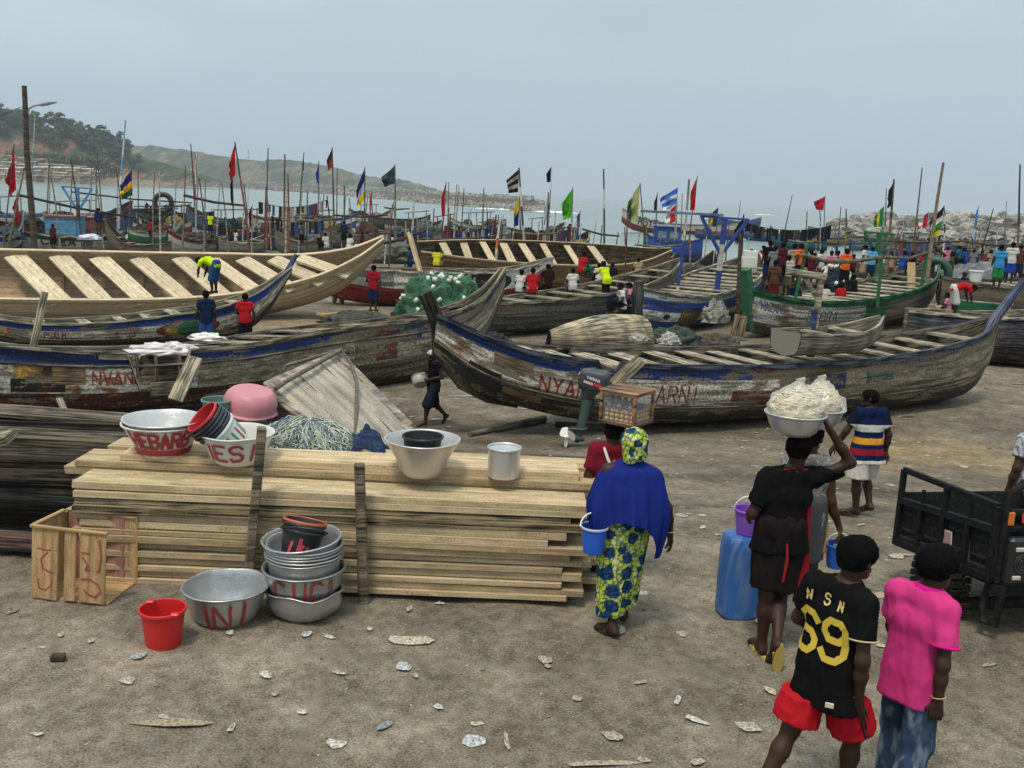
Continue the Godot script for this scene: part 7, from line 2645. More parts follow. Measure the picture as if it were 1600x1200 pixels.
		b = mb(Color(.10,.10,.10))
		b.tube([V(0,0,-.06),V(0,0,.06)],[wr * .58],20)
		part("rim",b.mesh(),mats.iron,wheel)

# ---------------------------------------------------------------- people near by
func scaled(j: Dictionary,s: float) -> Dictionary:
	for k in j:
		if j[k] is Vector3 and not k.begins_with("pn") and not k.begins_with("hd"):
			j[k] = j[k] * s
	return j

func make_people() -> void:
	var skin := hx("42291c")
	var dark := hx("352117")
	var n1 := nz(0,0,9.0,700,3)
	var cel := nz(0,0,6.5,701,1, FastNoiseLite.TYPE_CELLULAR)
	cel.cellular_return_type = FastNoiseLite.RETURN_DISTANCE
	var cel2 := nz(0,0,24.0,702,1, FastNoiseLite.TYPE_CELLULAR)
	cel2.cellular_return_type = FastNoiseLite.RETURN_DISTANCE2_SUB
	var wax := func(p: Vector3) -> Color:
		var q := p + V(n1.get_noise_3dv(p),0,0) * .03
		var d := cel.get_noise_3dv(q * 1.25)
		var e := cel2.get_noise_3dv(q)
		var c := Color(.46,.50,.05)
		if e < -.86:
			c = Color(.08,.16,.08)
		elif n1.get_noise_3dv(p * 1.7) > .16:
			c = Color(.58,.60,.38)
		if d < -.60:
			c = Color(.02,.07,.20) if e > -.8 else Color(.015,.03,.07)
		elif d < -.54:
			c = Color(.02,.05,.05)
		return c
	var j := joints({"pelvis": V(0,.91,0), "chest": V(.0,1.19,0), "neck": V(.015,1.375,-.01), "head": V(.03,1.525,-.03), "sl": V(-.17,1.325,0), "el": V(-.245,1.06,.06), "wl": V(-.205,.84,-.03),
		"sr": V(.175,1.32,0), "er": V(.315,1.04,.03), "wr": V(.375,.80,-.02), "al": V(-.07,.07,.12), "tl": V(-.15,.02,.02), "kl": V(-.06,.46,.0), "ar": V(.06,.09,-.12), "tr": V(.09,.02,-.25), "kr": V(.06,.47,-.12),
		"fat": 1.10, "yaw": .35, "curlr": .55, "curll": .8, "pnr": V(-.9,0,-.4)})
	var o := person("woman in a bright blue shawl, yellow print skirt and headscarf, a bucket on her arm",V(.95,-.00,-7.29),.08,j,dark,-1.0)
	var b := mb()
	var f := field_of([[j.pelvis + V(-.07,.05,0),V(-.085,.15,.06),.15,.115,1.1,2],[j.pelvis + V(.07,.05,0),V(.05,.2,-.06),.15,.10,1.1,2]],.009,.10)
	f.net(b,wax,folds(.014,5,7.0,1.2))
	part("skirt",b.mesh(),mats.cloth,o)
	b = mb(Color(.015,.026,.165))
	var rows := []
	var hem := [[.0,.93],[.09,.64],[.15,.86],[.25,.97],[.35,.93],[.44,.66],[.5,.78],[.62,.9],[.75,1.02],[.88,.9],[1.0,.93]]
	var rx := [[.6,.28],[.85,.305],[1.05,.312],[1.2,.288],[1.29,.262],[1.345,.222],[1.385,.13],[1.42,.070]]
	var rz := [[.6,.235],[.9,.24],[1.1,.205],[1.25,.155],[1.345,.118],[1.39,.078],[1.42,.068]]
	for r in 34:
		var row := PackedVector3Array()
		for q in 96:
			var u := q / 96.0
			var a := TAU * u
			var y := lerpf(1.415,spline(hem,u) as float,r / 33.0)
			var g := n1.get_noise_3d(cos(a) * .32,y * .08,sin(a) * .32) * .055 * smoothstep(1.36,1.0,y) + n1.get_noise_3d(cos(a) * .12,y * .25,sin(a) * .12) * .02
			row.append(V(.012 + cos(a) * (spline(rx,y) + g),y + .012 * cos(a * 2.0),-.005 + sin(a) * (spline(rz,y) + g)))
		rows.append(row)
	b.grid(rows,true)
	part("shawl",b.mesh(),mats.cloth,o)
	f = field_of([[j.head + V(0,.05,.03),j.head + V(0,.045,-.03),.105,.098],[j.head + V(-.02,-.05,.055),j.head + V(.03,-.05,.05),.072,.07],[j.head + V(-.05,-.10,.08),j.head + V(-.02,-.06,.09),.028,.03]],.008,.04)
	f.cut(V(.2,-.8,-.57).normalized(),V(.2,-.8,-.57).normalized().dot(j.head) + .035)
	b = mb()
	f.net(b,wax,folds(.009,7,14.0,14.0))
	part("headscarf",b.mesh(),mats.cloth,o)
	for s in ["l", "r"]:
		part("sandal",flip_flop(j["a" + s] + (j["a" + s] - j["t" + s]).normalized() * .08 - V(0,.075,0),j["t" + s] + (j["t" + s] - j["a" + s]).normalized() * .07 - V(0,.03,0),Vector3.UP,Color(.03,.025,.022),Color(.03,.025,.022)),mats.worn,o)
	b = mb(Color(.45,.36,.2))
	var br := []
	for k in 17:
		br.append(j.wr.lerp(j.er,.12) + V(cos(TAU * k / 16.0) * .034,.004 * sin(TAU * k / 16.0),sin(TAU * k / 16.0) * .034))
	b.tube(br,[.006],6,false)
	part("bracelet",b.mesh(),mats.worn,o)
	var bk := thing("bucket", "bright blue bucket with white handle hung on the shawl woman's arm", "bucket",o.position + V(-.255,.70,.145))
	bucket_parts(bk,.105,.215,Color(.018,.11,.56),Color(.40,.46,.60),Color(.016,.09,.5))
	part("handle",handle_mesh(.105,.215,.115,-.55,Color(.72,.72,.72),.007),mats.plastic,bk)
	j = scaled(joints({"wl": V(-.27,.86,.0), "yaw": .1}),.885)
	o = person("person in a maroon shirt with a pale strap, half hidden behind the blue shawl",V(.93,-.015,-8.35),.0,j,skin,.006)
	var t := top_mesh(j,.016,.72,.75,null,.008,.013,12,.0,Color(.16,.012,.025))
	part("shirt",t[0],mats.cloth,o)
	part("trousers",legs_mesh(j,.014,1.85,.02,null,.006,.014,13,Color(.03,.03,.035)),mats.cloth,o)
	b = mb(Color(.6,.57,.52))
	b.tube([V(-.085,1.265,.06),V(-.05,1.175,.15),V(.04,1.02,.16),V(.11,.9,.135)],[.014],6)
	part("strap",b.mesh(),mats.cloth,o)
	b = mb(Color(.5,.28,.05))
	lettering(b, "ALL",.012,func(p: Vector2): return [V(-.02 + p.x * .012,1.12 + p.y * .010,.155),Vector3.BACK],.1)
	part("lettering",b.mesh(),mats.ink,o)
	make_case(o.position + V(.10,1.495,.0))
	j = scaled(joints({"hsc": 1.0, "pelvis": V(-.02,.92,0), "chest": V(.0,1.21,0), "neck": V(.035,1.385,-.01), "head": V(.055,1.54,-.03), "sl": V(-.165,1.325,0), "el": V(-.235,1.07,.02), "wl": V(-.20,.98,-.22),
		"sr": V(.19,1.345,-.01), "er": V(.42,1.47,.0), "wr": V(.235,1.715,.02), "hdr": V(-.45,.75,.1), "pnr": V(-.6,-.5,-.4), "curlr": .75, "hl": V(-.085,.88,0), "kl": V(-.085,.47,.02), "al": V(-.085,.085,.04), "tl": V(-.10,.03,-.12),
		"hr": V(.07,.88,0), "kr": V(.045,.47,-.09), "ar": V(-.025,.185,.20), "tr": V(-.04,.04,.16), "fat": .98, "yaw": .3}),1.065)
	o = person("woman in black shirt and dark skirt steadying a basin on her head",V(2.11,-.00,-6.96),.0,j,dark,.012)
	t = top_mesh(j,.020,.86,.72,null,.014,.012,15,.02,Color(.009,.009,.011))
	part("shirt",t[0],mats.cloth,o)
	f = field_of([[j.pelvis + V(-.075,.08,0),V(-.10,.56,.01),.125,.115,1.05,2],[j.pelvis + V(.07,.08,0),V(.06,.54,-.02),.125,.115,1.05,2]],.011,.09)
	b = mb(Color(.018,.012,.012))
	f.net(b,null,folds(.014,16,8.0,1.2))
	part("skirt",b.mesh(),mats.cloth,o)
	f = field_of([[V(.125,1.2,-.05),V(.155,.52,-.05),.075,.088,.8,2]],.011,.02)
	b = mb(Color(.26,.012,.02))
	f.net(b,null,folds(.008,17,9.0,1.5))
	part("apron",b.mesh(),mats.cloth,o)
	b = mb(Color(.30,.02,.03))
	b.tube([V(-.01,.96,.155),V(.0,.84,.165),V(-.01,.66,.15)],[.008,.012,.010],6)
	b.tube([V(-.06,1.505,.045),V(.035,1.495,.07),V(.12,1.51,.045)],[.007],6)
	part("apron_strings",b.mesh(),mats.cloth,o)
	part("flip_flop",flip_flop(j.al + V(.015,-.085,.09),j.tl + V(-.01,-.03,-.08),Vector3.UP,Color(.52,.38,.06),Color(.45,.32,.05)),mats.worn,o)
	var hs: Vector3 = j.ar + V(.02,.03,.075)
	part("flip_flop",flip_flop(hs,hs + V(-.035,-.235,.03),V(0,.1,-1),Color(.30,.22,.05),Color(.45,.32,.05)),mats.worn,o)
	head_basin(o.position + V(.0,1.765,.0), "woman in black", "front")
	j = scaled(joints({"sr": V(.165,1.36,0), "er": V(.20,1.07,.02), "wr": V(.30,.84,-.02), "curlr": 1.0, "pnr": V(-1,0,-.2), "sl": V(-.165,1.36,0), "wl": V(-.2,.9,-.1), "yaw": .5}),1.0)
	o = person("person in a grey top and tan apron walking just ahead of the woman in black",V(2.46,0,-7.62),-.15,j,skin,.014)
	t = top_mesh(j,.014,.82,.35,func(p: Vector3) -> Color: return Color(.16,.15,.15).lerp(Color(.34,.33,.33),clampf(n1.get_noise_3dv(p * 3.0) * 2.0,0,1)),.008,.012,18)
	part("shirt",t[0],mats.cloth,o)
	f = field_of([[j.pelvis + V(-.06,.1,0),V(-.07,.55,0),.125,.12,1.05,2],[j.pelvis + V(.06,.1,0),V(.07,.55,0),.125,.12,1.05,2]],.013,.08)
	b = mb(Color(.075,.075,.08))
	f.net(b,null,folds(.012,19,8.0,1.2))
	part("skirt",b.mesh(),mats.cloth,o)
	f = field_of([[V(.12,1.15,-.05),V(.165,.62,-.05),.055,.075,.8,2]],.012,.02)
	b = mb(Color(.38,.23,.09))
	f.net(b,null,folds(.008,20,9.0,1.5))
	part("apron",b.mesh(),mats.cloth,o)
	head_basin(o.position + V(.02,1.68,.0), "companion", "rear")
	bk = thing("bucket", "small blue bucket with a plastic bag in it, carried by the companion", "bucket",o.position + V(.30,.50,.03))
	bucket_parts(bk,.095,.20,Color(.018,.11,.50),Color(.02,.13,.56),Color(.016,.09,.42))
	part("handle",handle_mesh(.095,.20,.115,.2,Color(.6,.6,.62),.005),mats.plastic,bk)
	solo("plastic_bag",heap_mesh(V(.06,.085,.055),Color(.6,.66,.72),91,24,.4),mats.film, "clear plastic bag sticking out of the small blue bucket", "bag",bk.position + V(.02,.19,.0))
	j = scaled(joints({"neck": V(-.01,1.43,-.01), "head": V(-.03,1.575,-.03), "el": V(-.31,1.13,-.02), "wl": V(-.40,.92,-.10), "er": V(.255,1.11,.04), "wr": V(.265,.86,.0), "pnr": V(-.6,0,.8), "hl": V(-.095,.9,0), "kl": V(-.11,.48,.03), "al": V(-.09,.08,.06), "tl": V(-.23,.025,-.03),
		"kr": V(.11,.48,-.14), "ar": V(.12,.13,.02), "tr": V(.10,.03,-.13), "yaw": -1.15, "fat": 1.03}),.965)
	o = person("man in a navy shirt striped white, orange and red with pale shorts, looking left",V(4.58,-.43,-11.95),.12,j,hx("33211a"),.004)
	t = top_mesh(j,.020,.70,.62,func(p: Vector3) -> Color:
		var y := p.y
		if y > 1.115 and y < 1.205:
			return Color(.62,.62,.58)
		if absf(p.x) > .2 and y > 1.02:
			return Color(.008,.012,.025) if y > 1.07 else Color(.5,.5,.48)
		if y > .955 and y < 1.04:
			return Color(.60,.28,.03)
		if y > .82 and y < .895:
			return Color(.28,.018,.035)
		if y < .752:
			return Color(.62,.62,.60)
		return Color(.010,.017,.055),.008,.0115,22,.03)
	part("shirt",t[0],mats.cloth,o)
	part("shorts",legs_mesh(j,.010,.93,.055,null,.012,.012,23,Color(.50,.47,.41),.73),mats.cloth,o)
	for s in ["l", "r"]:
		part("sandal",flip_flop(j["a" + s] + (j["a" + s] - j["t" + s]).normalized() * .07 - V(0,.08,0),j["t" + s] + (j["t" + s] - j["a" + s]).normalized() * .08 - V(0,.03,0),Vector3.UP,Color(.03,.025,.022),Color(.02,.02,.02)),mats.worn,o)
	j = scaled(joints({"hsc": .97, "pelvis": V(0,.95,.02), "chest": V(.01,1.24,.0), "neck": V(.02,1.42,-.045), "head": V(.04,1.575,-.085), "sl": V(-.175,1.365,0), "el": V(-.26,1.12,-.02), "wl": V(-.17,.98,-.19), "sr": V(.18,1.36,.01), "er": V(.235,1.07,.06), "wr": V(.215,.82,.02), "pnr": V(-.55,0,-.85), "curlr": .55,
		"hl": V(-.09,.9,.02), "kl": V(-.13,.50,.12), "al": V(-.15,.13,.36), "tl": V(-.15,.03,.25), "hr": V(.09,.9,.0), "kr": V(.10,.48,-.16), "ar": V(.10,.08,-.14), "tr": V(.10,.025,-.30), "fat": .9, "yaw": .2, "nod": -.05}),.965)
	o = person("boy in a black football jersey numbered 69 and red shorts, walking off to the right",V(1.863,0,-5.024),-.92,j,hx("38231a"),.020,Color(.010,.009,.008),.011)
	t = top_mesh(j,.022,.68,.62,func(p: Vector3) -> Color:
		return Color(.008,.008,.009),.010,.0105,25,.018)
	part("jersey",t[0],mats.cloth,o)
	var fld: Field = t[1]
	b = mb(Color(.40,.33,.17))
	var nk := []
	for k in 25:
		nk.append(j.neck + V(cos(TAU * k / 24.0) * .078,.004 + .02 * sin(TAU * k / 24.0),.006 + sin(TAU * k / 24.0) * .070))
	b.tube(nk,[.006],5,false)
	part("collar",b.mesh(),mats.cloth,o)
	b = mb(Color(.55,.38,.04))
	on_cloth(b, "69",fld,V(-.165,.99,.3),V(.031,.036,0),.040)
	part("number",b.mesh(),mats.ink,o)
	b = mb(Color(.55,.44,.16))
	b = mb(Color(.55,.44,.16))
	on_cloth(b, "N",fld,V(-.14,1.265,.3),V(.0065,.0095,0),.011)
	part("letter",b.mesh(),mats.ink,o)
	b = mb(Color(.55,.44,.16))
	on_cloth(b, "S",fld,V(-.03,1.27,.3),V(.0075,.0105,0),.011)
	part("letter",b.mesh(),mats.ink,o)
	b = mb(Color(.55,.44,.16))
	on_cloth(b, "N",fld,V(.065,1.265,.3),V(.0065,.0095,0),.011)
	part("letter",b.mesh(),mats.ink,o)
	b = mb(Color(.55,.5,.42))
	b.box(V(.12,.75,.152),V(.045,.028,.012),.002,Basis(Vector3.UP,.55))
	part("label",b.mesh(),mats.ink,o)
	b = mb(Color(.5,.42,.2))
	var e1: Vector3 = j.sr.lerp(j.er,.60)
	var ed: Vector3 = (j.er - j.sr).normalized()
	var cu := []
	for k in 21:
		var u := ed.cross(Vector3.BACK).normalized()
		cu.append(e1 + (u * cos(TAU * k / 20.0) + ed.cross(u) * sin(TAU * k / 20.0)) * .077)
	b.tube(cu,[.005],5,false)
	part("cuff",b.mesh(),mats.ink,o)
	part("shorts",legs_mesh(j,.012,.86,.060,func(p: Vector3) -> Color:
		return Color(.40,.012,.022),.011,.0105,26,Color.WHITE,.71),mats.cloth,o)
	for k in 3:
		b = mb(Color(.01,.01,.01))
		var hp: Vector3 = j.hr
		var kp: Vector3 = j.kr
		b.tube([hp + V(.116,-.06,.055 - k * .026),hp.lerp(kp,.5) + V(.122,0,.055 - k * .026),hp.lerp(kp,.855) + V(.126,0,.05 - k * .026)],[.0075],5)
		part("stripe",b.mesh(),mats.ink,o)
	j = scaled(joints({"hsc": .97, "pelvis": V(0,.95,0), "chest": V(.0,1.24,.01), "neck": V(.015,1.42,-.035), "head": V(.035,1.572,-.075), "sl": V(-.175,1.365,0), "el": V(-.20,1.11,-.06), "wl": V(-.18,.88,-.14), "sr": V(.18,1.365,.0), "er": V(.225,1.07,.07), "wr": V(.215,.82,.05), "pnr": V(-.8,0,-.6), "curlr": .6,
		"kl": V(-.11,.48,-.1), "al": V(-.11,.08,-.08), "tl": V(-.11,.02,-.24), "kr": V(.11,.49,.03), "ar": V(.11,.1,.18), "tr": V(.11,.02,.04), "fat": .86, "yaw": .15, "nod": -.04}),.93)
	o = person("boy in a bright pink polo shirt and blue jeans, back to the camera",V(2.358,0,-5.095),-.95,j,hx("3b271d"),.022,Color(.010,.009,.008),.011)
	t = top_mesh(j,.020,.68,.66,null,.008,.0105,28,.012,Color(.58,.045,.20))
	part("polo_shirt",t[0],mats.cloth,o)
	f = field_of([[j.neck + V(0,-.005,.0),j.neck + V(0,.045,-.01),.085,.073,.95,2]],.008,.01)
	b = mb(Color(.60,.017,.23))
	f.net(b)
	part("collar",b.mesh(),mats.cloth,o)
	e1 = j.sr.lerp(j.er,.65)
	ed = (j.er - j.sr).normalized()
	b = mb(Color(.56,.016,.215))
	cu = []
	for k in 21:
		var u := ed.cross(Vector3.BACK).normalized()
		cu.append(e1 + (u * cos(TAU * k / 20.0) + ed.cross(u) * sin(TAU * k / 20.0)) * .073)
	b.tube(cu,[.009],6,false)
	part("cuff",b.mesh(),mats.cloth,o)
	part("jeans",legs_mesh(j,.006,1.9,.022,func(p: Vector3) -> Color:
		return Color(.035,.055,.10).lerp(Color(.17,.21,.27),clampf(n1.get_noise_3d(p.x * 1.4,p.y * .5,p.z * 1.4) * 2.4 + .12,.0,.9)),.012,.011,29,Color.WHITE,.71),mats.cloth,o)
	b = mb(Color(.45,.30,.14))
	br = []
	for k in 17:
		br.append(j.wr.lerp(j.er,.14) + V(cos(TAU * k / 16.0) * .036,.008 * cos(TAU * k / 16.0),sin(TAU * k / 16.0) * .036))
	b.tube(br,[.004],6,false)
	part("bracelet",b.mesh(),mats.worn,o)
	j = scaled(joints({"neck": V(0,1.42,-.03), "head": V(0,1.565,-.06), "el": V(-.27,1.13,.08), "wl": V(-.10,1.05,-.20), "er": V(.28,1.13,.10), "wr": V(.10,1.04,-.18), "hdl": V(.5,0,-.8), "hdr": V(-.5,0,-.8), "kl": V(-.10,.50,-.17), "al": V(-.10,.10,-.22), "tl": V(-.10,.03,-.38),
		"kr": V(.10,.49,.06), "ar": V(.10,.17,.36), "tr": V(.10,.03,.30), "fat": 1.0}),.96)
	o = person("man in black with a white cap walking left across the mud, carrying a pot",V(-1.67,-1.48,-20.10),2.05,j,hx("33211a"),-1.0)
	t = top_mesh(j,.016,.74,.30,null,.008,.014,31,.0,Color(.010,.010,.012))
	part("shirt",t[0],mats.cloth,o)
	part("shorts",legs_mesh(j,.020,1.12,.03,null,.008,.014,32,Color(.016,.020,.030)),mats.cloth,o)
	b = mb(Color(.62,.61,.58))
	f = field_of([[j.head + V(0,.045,.02),j.head + V(0,.045,-.02),.098,.09]],.011,.02)
	f.cut(V(0,-1,-.25).normalized(),V(0,-1,-.25).normalized().dot(j.head + V(0,.015,0)))
	f.net(b,func(p: Vector3) -> Color: return Color(.6,.59,.57) if cel2.get_noise_3dv(p) > -.82 else Color(.12,.12,.13))
	part("cap",b.mesh(),mats.cloth,o)
	bk = thing("cooking_pot", "open grey pot carried tilted by the man in the white cap", "pot",o.transform * V(.0,.88,-.30))
	bk.basis = Basis(Vector3.UP,2.05) * Basis(Vector3.RIGHT,.2) * Basis(Vector3.BACK,-.75)
	part("pot_wall",basin_mesh(.185,.20,Color(.33,.33,.28),.004,99,.7),mats.worn,bk)
	for s in [-1.0,1.0]:
		b = mb(Color(.5,.5,.47))
		b.tube([V(s * .17,.17,-.05),V(s * .225,.18,-.03),V(s * .225,.18,.03),V(s * .17,.17,.05)],[.009],6)
		part("handle",b.mesh(),mats.worn,bk)
	j = joints({"yaw": .2})
	o = person("person in grey striped shirt partly cut off by the right edge, beyond the tricycle",V(5.23,.52,-9.30) + V(.03,-.65,0),.2,j,skin,.006)
	t = top_mesh(j,.02,.74,.6,func(p: Vector3) -> Color: return Color(.42,.43,.44) if fmod(absf(p.x) * 40.0,1.0) > .4 else Color(.16,.17,.19),.008,.012,34)
	part("shirt",t[0],mats.cloth,o)
	part("trousers",legs_mesh(j,.014,1.85,.02,func(p: Vector3) -> Color: return Color(.30,.30,.29).lerp(Color(.1,.1,.1),clampf(n1.get_noise_3dv(p * 3.0) * 3.0,0,1)),.006,.014,35),mats.cloth,o)

# letters pressed onto a garment from behind
func on_cloth(b: Mb,word: String,f: Field,at: Vector3,s: Vector3,w: float) -> void:
	lettering(b,word,w,func(p: Vector2):
		var q := at + V(p.x * s.x,p.y * s.y,0)
		for k in 70:
			if f.at(q) < .008:
				break
			q.z -= .005
		var e := .02
		var n := V(f.at(q + V(e,0,0)) - f.at(q - V(e,0,0)),f.at(q + V(0,e,0)) - f.at(q - V(0,e,0)),f.at(q + V(0,0,e)) - f.at(q - V(0,0,e))).normalized()
		return [q + n * .006,n],.0)

# aluminium basin with a clear bag of pale strands
func head_basin(at: Vector3,who: String,which: String) -> void:
	var o := thing("basin", "aluminium basin carried on the head of the %s" % who, "basin",at)
	part("bowl",basin_mesh(.225,.165,Color(.62,.62,.61),.006,301,.6),mats.alu,o)
	var st := mb()
	var r := RandomNumberGenerator.new()
	r.seed = 55 if which == "front" else 56
	for k in 260:
		var a := r.randf() * TAU
		var e := pow(r.randf(),.6) * 1.35
		var c := V(cos(a) * cos(e) * .195,.155 + sin(e) * .155,sin(a) * cos(e) * .195)
		var d := V(-sin(a),r.randf_range(-.3,.3),cos(a)) * r.randf_range(.04,.09)
		st.col = [Color(.62,.54,.35),Color(.68,.62,.45),Color(.55,.46,.28)][k % 3]
		st.tube([c - d,c * 1.03,c + d * V(1,.6,1)],[.005,.006,.005],4,false)
	st.col = Color(.62,.55,.38)
	for k in 1:
		var rows := []
		for i in 9:
			var row := PackedVector3Array()
			var th := PI * .5 * i / 8.0
			for q in 20:
				var ph := -TAU * q / 20.0
				row.append(V(cos(th) * cos(ph) * .185,.13 + sin(th) * .165,cos(th) * sin(ph) * .185))
			rows.append(row)
		st.grid(rows,true)
	var food := part("dough_strands",st.mesh(),mats.worn,thing("food", "pale strands heaped in the basin of the %s" % who, "food",at))
	food.set_meta("kind", "stuff")
	var bg := mb(Color(.92,.90,.84))
	var n1 := nz(0,0,2.0,66 if which == "front" else 67,2)
	var n2 := nz(0,0,5.0,68,2)
	var rows2 := []
	for i in 22:
		var row := PackedVector3Array()
		var th := PI * .5 * i / 21.0
		for q in 44:
			var ph := -TAU * q / 44.0
			var d := V(cos(th) * cos(ph),sin(th),cos(th) * sin(ph))
			var w := 1.0 + n1.get_noise_3dv(d) * .13 + (1.0 - 3.0 * absf(n2.get_noise_3dv(d))) * .018
			var p := V(d.x * .218,.155 + d.y * .185,d.z * .218) * V(w,w,w)
			var kn := smoothstep(.86,1.0,d.y)
			p += V(.02,.03,.0) * kn * kn
			row.append(p)
		rows2.append(row)
	bg.grid(rows2,true)
	bg.tube([V(.02,.34,0),V(.03,.375,.01),V(.01,.405,-.01),V(.045,.425,.0)],[.05,.02,.035,.012],9)
	solo("plastic_bag",bg.mesh(),mats.film, "clear knotted plastic bag over the food on the head of the %s" % who, "bag",at)

func make_case(at: Vector3) -> void:
	var o := thing("display_case", "small wooden case with glass sides full of brown buns, carried on a head", "case",at,-.62)
	var wd := Color(.36,.20,.12)
	var w := .36
	var h := .29
	for x in [-1.0,1.0]:
		for z in [-1.0,1.0]:
			part("corner_post",box_mesh(V(x * (w * .5 - .014),h * .5,z * (w * .5 - .014)),V(.028,h - .03,.028),wd,.003),mats.oldtri,o)
	for y in [.012,h - .012]:
		for s in [-1.0,1.0]:
			part("rail",box_mesh(V(0,y,s * (w * .5 - .012)),V(w,.026,.03),wd,.003),mats.oldtri,o)
			part("rail",box_mesh(V(s * (w * .5 - .0135),y,0),V(.03,.0255,w - .06),wd,.003),mats.oldtri,o)
	part("floor",box_mesh(V(0,.004,0),V(w - .002,.012,w - .002),wd * .7,.002),mats.oldtri,o)
	part("roof",box_mesh(V(0,h + .006,0),V(w + .02,.014,w + .02),wd * 1.1,.003),mats.oldtri,o)
	part("carrying_pad",heap_mesh(V(.09,.035,.06),Color(.5,.4,.28),92,24,.12),mats.cloth,o).position = V(-.06,h + .02,0)
	part("shelf",box_mesh(V(0,.155,0),V(w - .05,.006,w - .05),Color(.05,.05,.05),.001),mats.oldtri,o)
	for s in [0,1]:
		part("pane",box_mesh(V(0,h * .5,w * .5 - .02) if s == 0 else V(w * .5 - .02,h * .5,0),V(w - .06,h - .05,.003) if s == 0 else V(.003,h - .05,w - .06),Color(1,1,1),.001),mats.pane,o)
	var bm := mb(Color(.60,.33,.10))
	bm.lathe([Vector2(.001,-.019),Vector2(.014,-.017),Vector2(.0225,-.004),Vector2(.022,.006),Vector2(.012,.018),Vector2(.001,.02)],10)
	var bun := bm.mesh()
	for r in 3:
		for k in 6:
			for face in 2:
				var off := -.125 + k * .05
				var m := part("bun",bun,mats.skin if false else tint("worn",Color(1.0 - .08 * ((k + r) % 3),1.0 - .1 * ((k * 2 + r) % 3),1.0)),o)
				m.position = V(off,.035 + r * .041,.125) if face == 0 else V(.125,.035 + r * .041,off - .03)
	for k in 4:
		var m := part("bottle",null,mats.plastic,o)
		var bb := mb(Color(.05,.055,.06))
		bb.lathe([Vector2(.001,0),Vector2(.024,0),Vector2(.025,.06),Vector2(.01,.085),Vector2(.009,.10),Vector2(.001,.10)],10)
		m.mesh = bb.mesh()
		m.position = V(-.10 + k * .066,.16,.09)
	for k in 5:
		part("white_packet",heap_mesh(V(.022,.05,.018),Color(.62,.6,.58),93 + k,16,.25),mats.litter,o).position = V(-.11 + k * .052,.215 - .02 * (k % 2),.125)

# ---------------------------------------------------------------- the crowd
func crowd_proto(kind: String) -> Node3D:
	var j := joints({})
	match kind:
		"stand2":
			j = joints({"el": V(-.27,1.12,.04), "wl": V(-.12,1.02,-.22), "wr": V(.27,.87,.02), "er": V(.26,1.12,.05)})
		"walk":
			j = joints({"kl": V(-.1,.49,-.2), "al": V(-.1,.1,-.2), "tl": V(-.1,.03,-.36), "kr": V(.1,.48,.08), "ar": V(.1,.14,.34), "tr": V(.1,.03,.24), "wl": V(-.24,.9,.2), "wr": V(.24,.92,-.22)})
		"sit":
			j = joints({"pelvis": V(0,.12,0), "chest": V(0,.42,-.05), "neck": V(0,.60,-.10), "head": V(0,.745,-.13), "sl": V(-.17,.55,-.07), "sr": V(.17,.55,-.07), "el": V(-.26,.30,-.12), "er": V(.26,.30,-.12), "wl": V(-.16,.22,-.34), "wr": V(.16,.22,-.34),
				"hl": V(-.09,.10,0), "hr": V(.09,.10,0), "kl": V(-.14,.20,-.42), "kr": V(.14,.20,-.42), "al": V(-.13,-.2,-.45), "ar": V(.13,-.2,-.45), "tl": V(-.13,-.26,-.6), "tr": V(.13,-.26,-.6)})
		"bend":
			j = joints({"pelvis": V(0,.92,.12), "chest": V(0,1.05,-.20), "neck": V(0,1.02,-.42), "head": V(0,.98,-.55), "sl": V(-.17,.99,-.35), "sr": V(.17,.99,-.35), "el": V(-.2,.74,-.42), "er": V(.2,.74,-.42), "wl": V(-.15,.5,-.48), "wr": V(.15,.5,-.48), "nod": -.8, "hl": V(-.09,.88,.1), "hr": V(.09,.88,.1)})
		"lean":
			j = joints({"pelvis": V(0,.9,.1), "chest": V(0,1.17,-.08), "neck": V(0,1.34,-.17), "head": V(0,1.48,-.22), "sl": V(-.17,1.29,-.14), "sr": V(.17,1.29,-.14), "el": V(-.24,1.10,-.32), "er": V(.24,1.10,-.32), "wl": V(-.16,1.12,-.52), "wr": V(.16,1.12,-.52), "kl": V(-.1,.47,.16), "al": V(-.1,.09,.3), "tl": V(-.1,.03,.16)})
	var o := thing("person", "x", "person")
	part("body",body_mesh(j,Color(1,1,1),.022,false),mats.skin,o)
	part("hair",hair_mesh(j.head,Basis(Vector3.RIGHT,j.nod),.012,Color(.012,.01,.009),1.0,.014),mats.hair,o)
	var hem: float = j.pelvis.y - .14
	var mtop: Array
	if kind == "bend":
		var bones := torso_bones(j,.02)
		for s in ["l", "r"]:
			bones.append([j["s" + s],j["s" + s].lerp(j["e" + s],.6),.075,.075,1.0,2])
		var f := field_of(bones,.022,.04)
		var b := mb()
		f.net(b)
		part("shirt",b.mesh(),mats.cloth,o)
	else:
		mtop = top_mesh(j,.018,hem,.6,null,.008,.02,41)
		part("shirt",mtop[0],mats.cloth,o)
	part("trousers",legs_mesh(j,.012,1.15 if kind != "sit" else 1.6,.03,null,.008,.022,42,Color.WHITE,9.0 if kind in ["sit", "bend"] else hem + .04),mats.cloth,o)
	return o

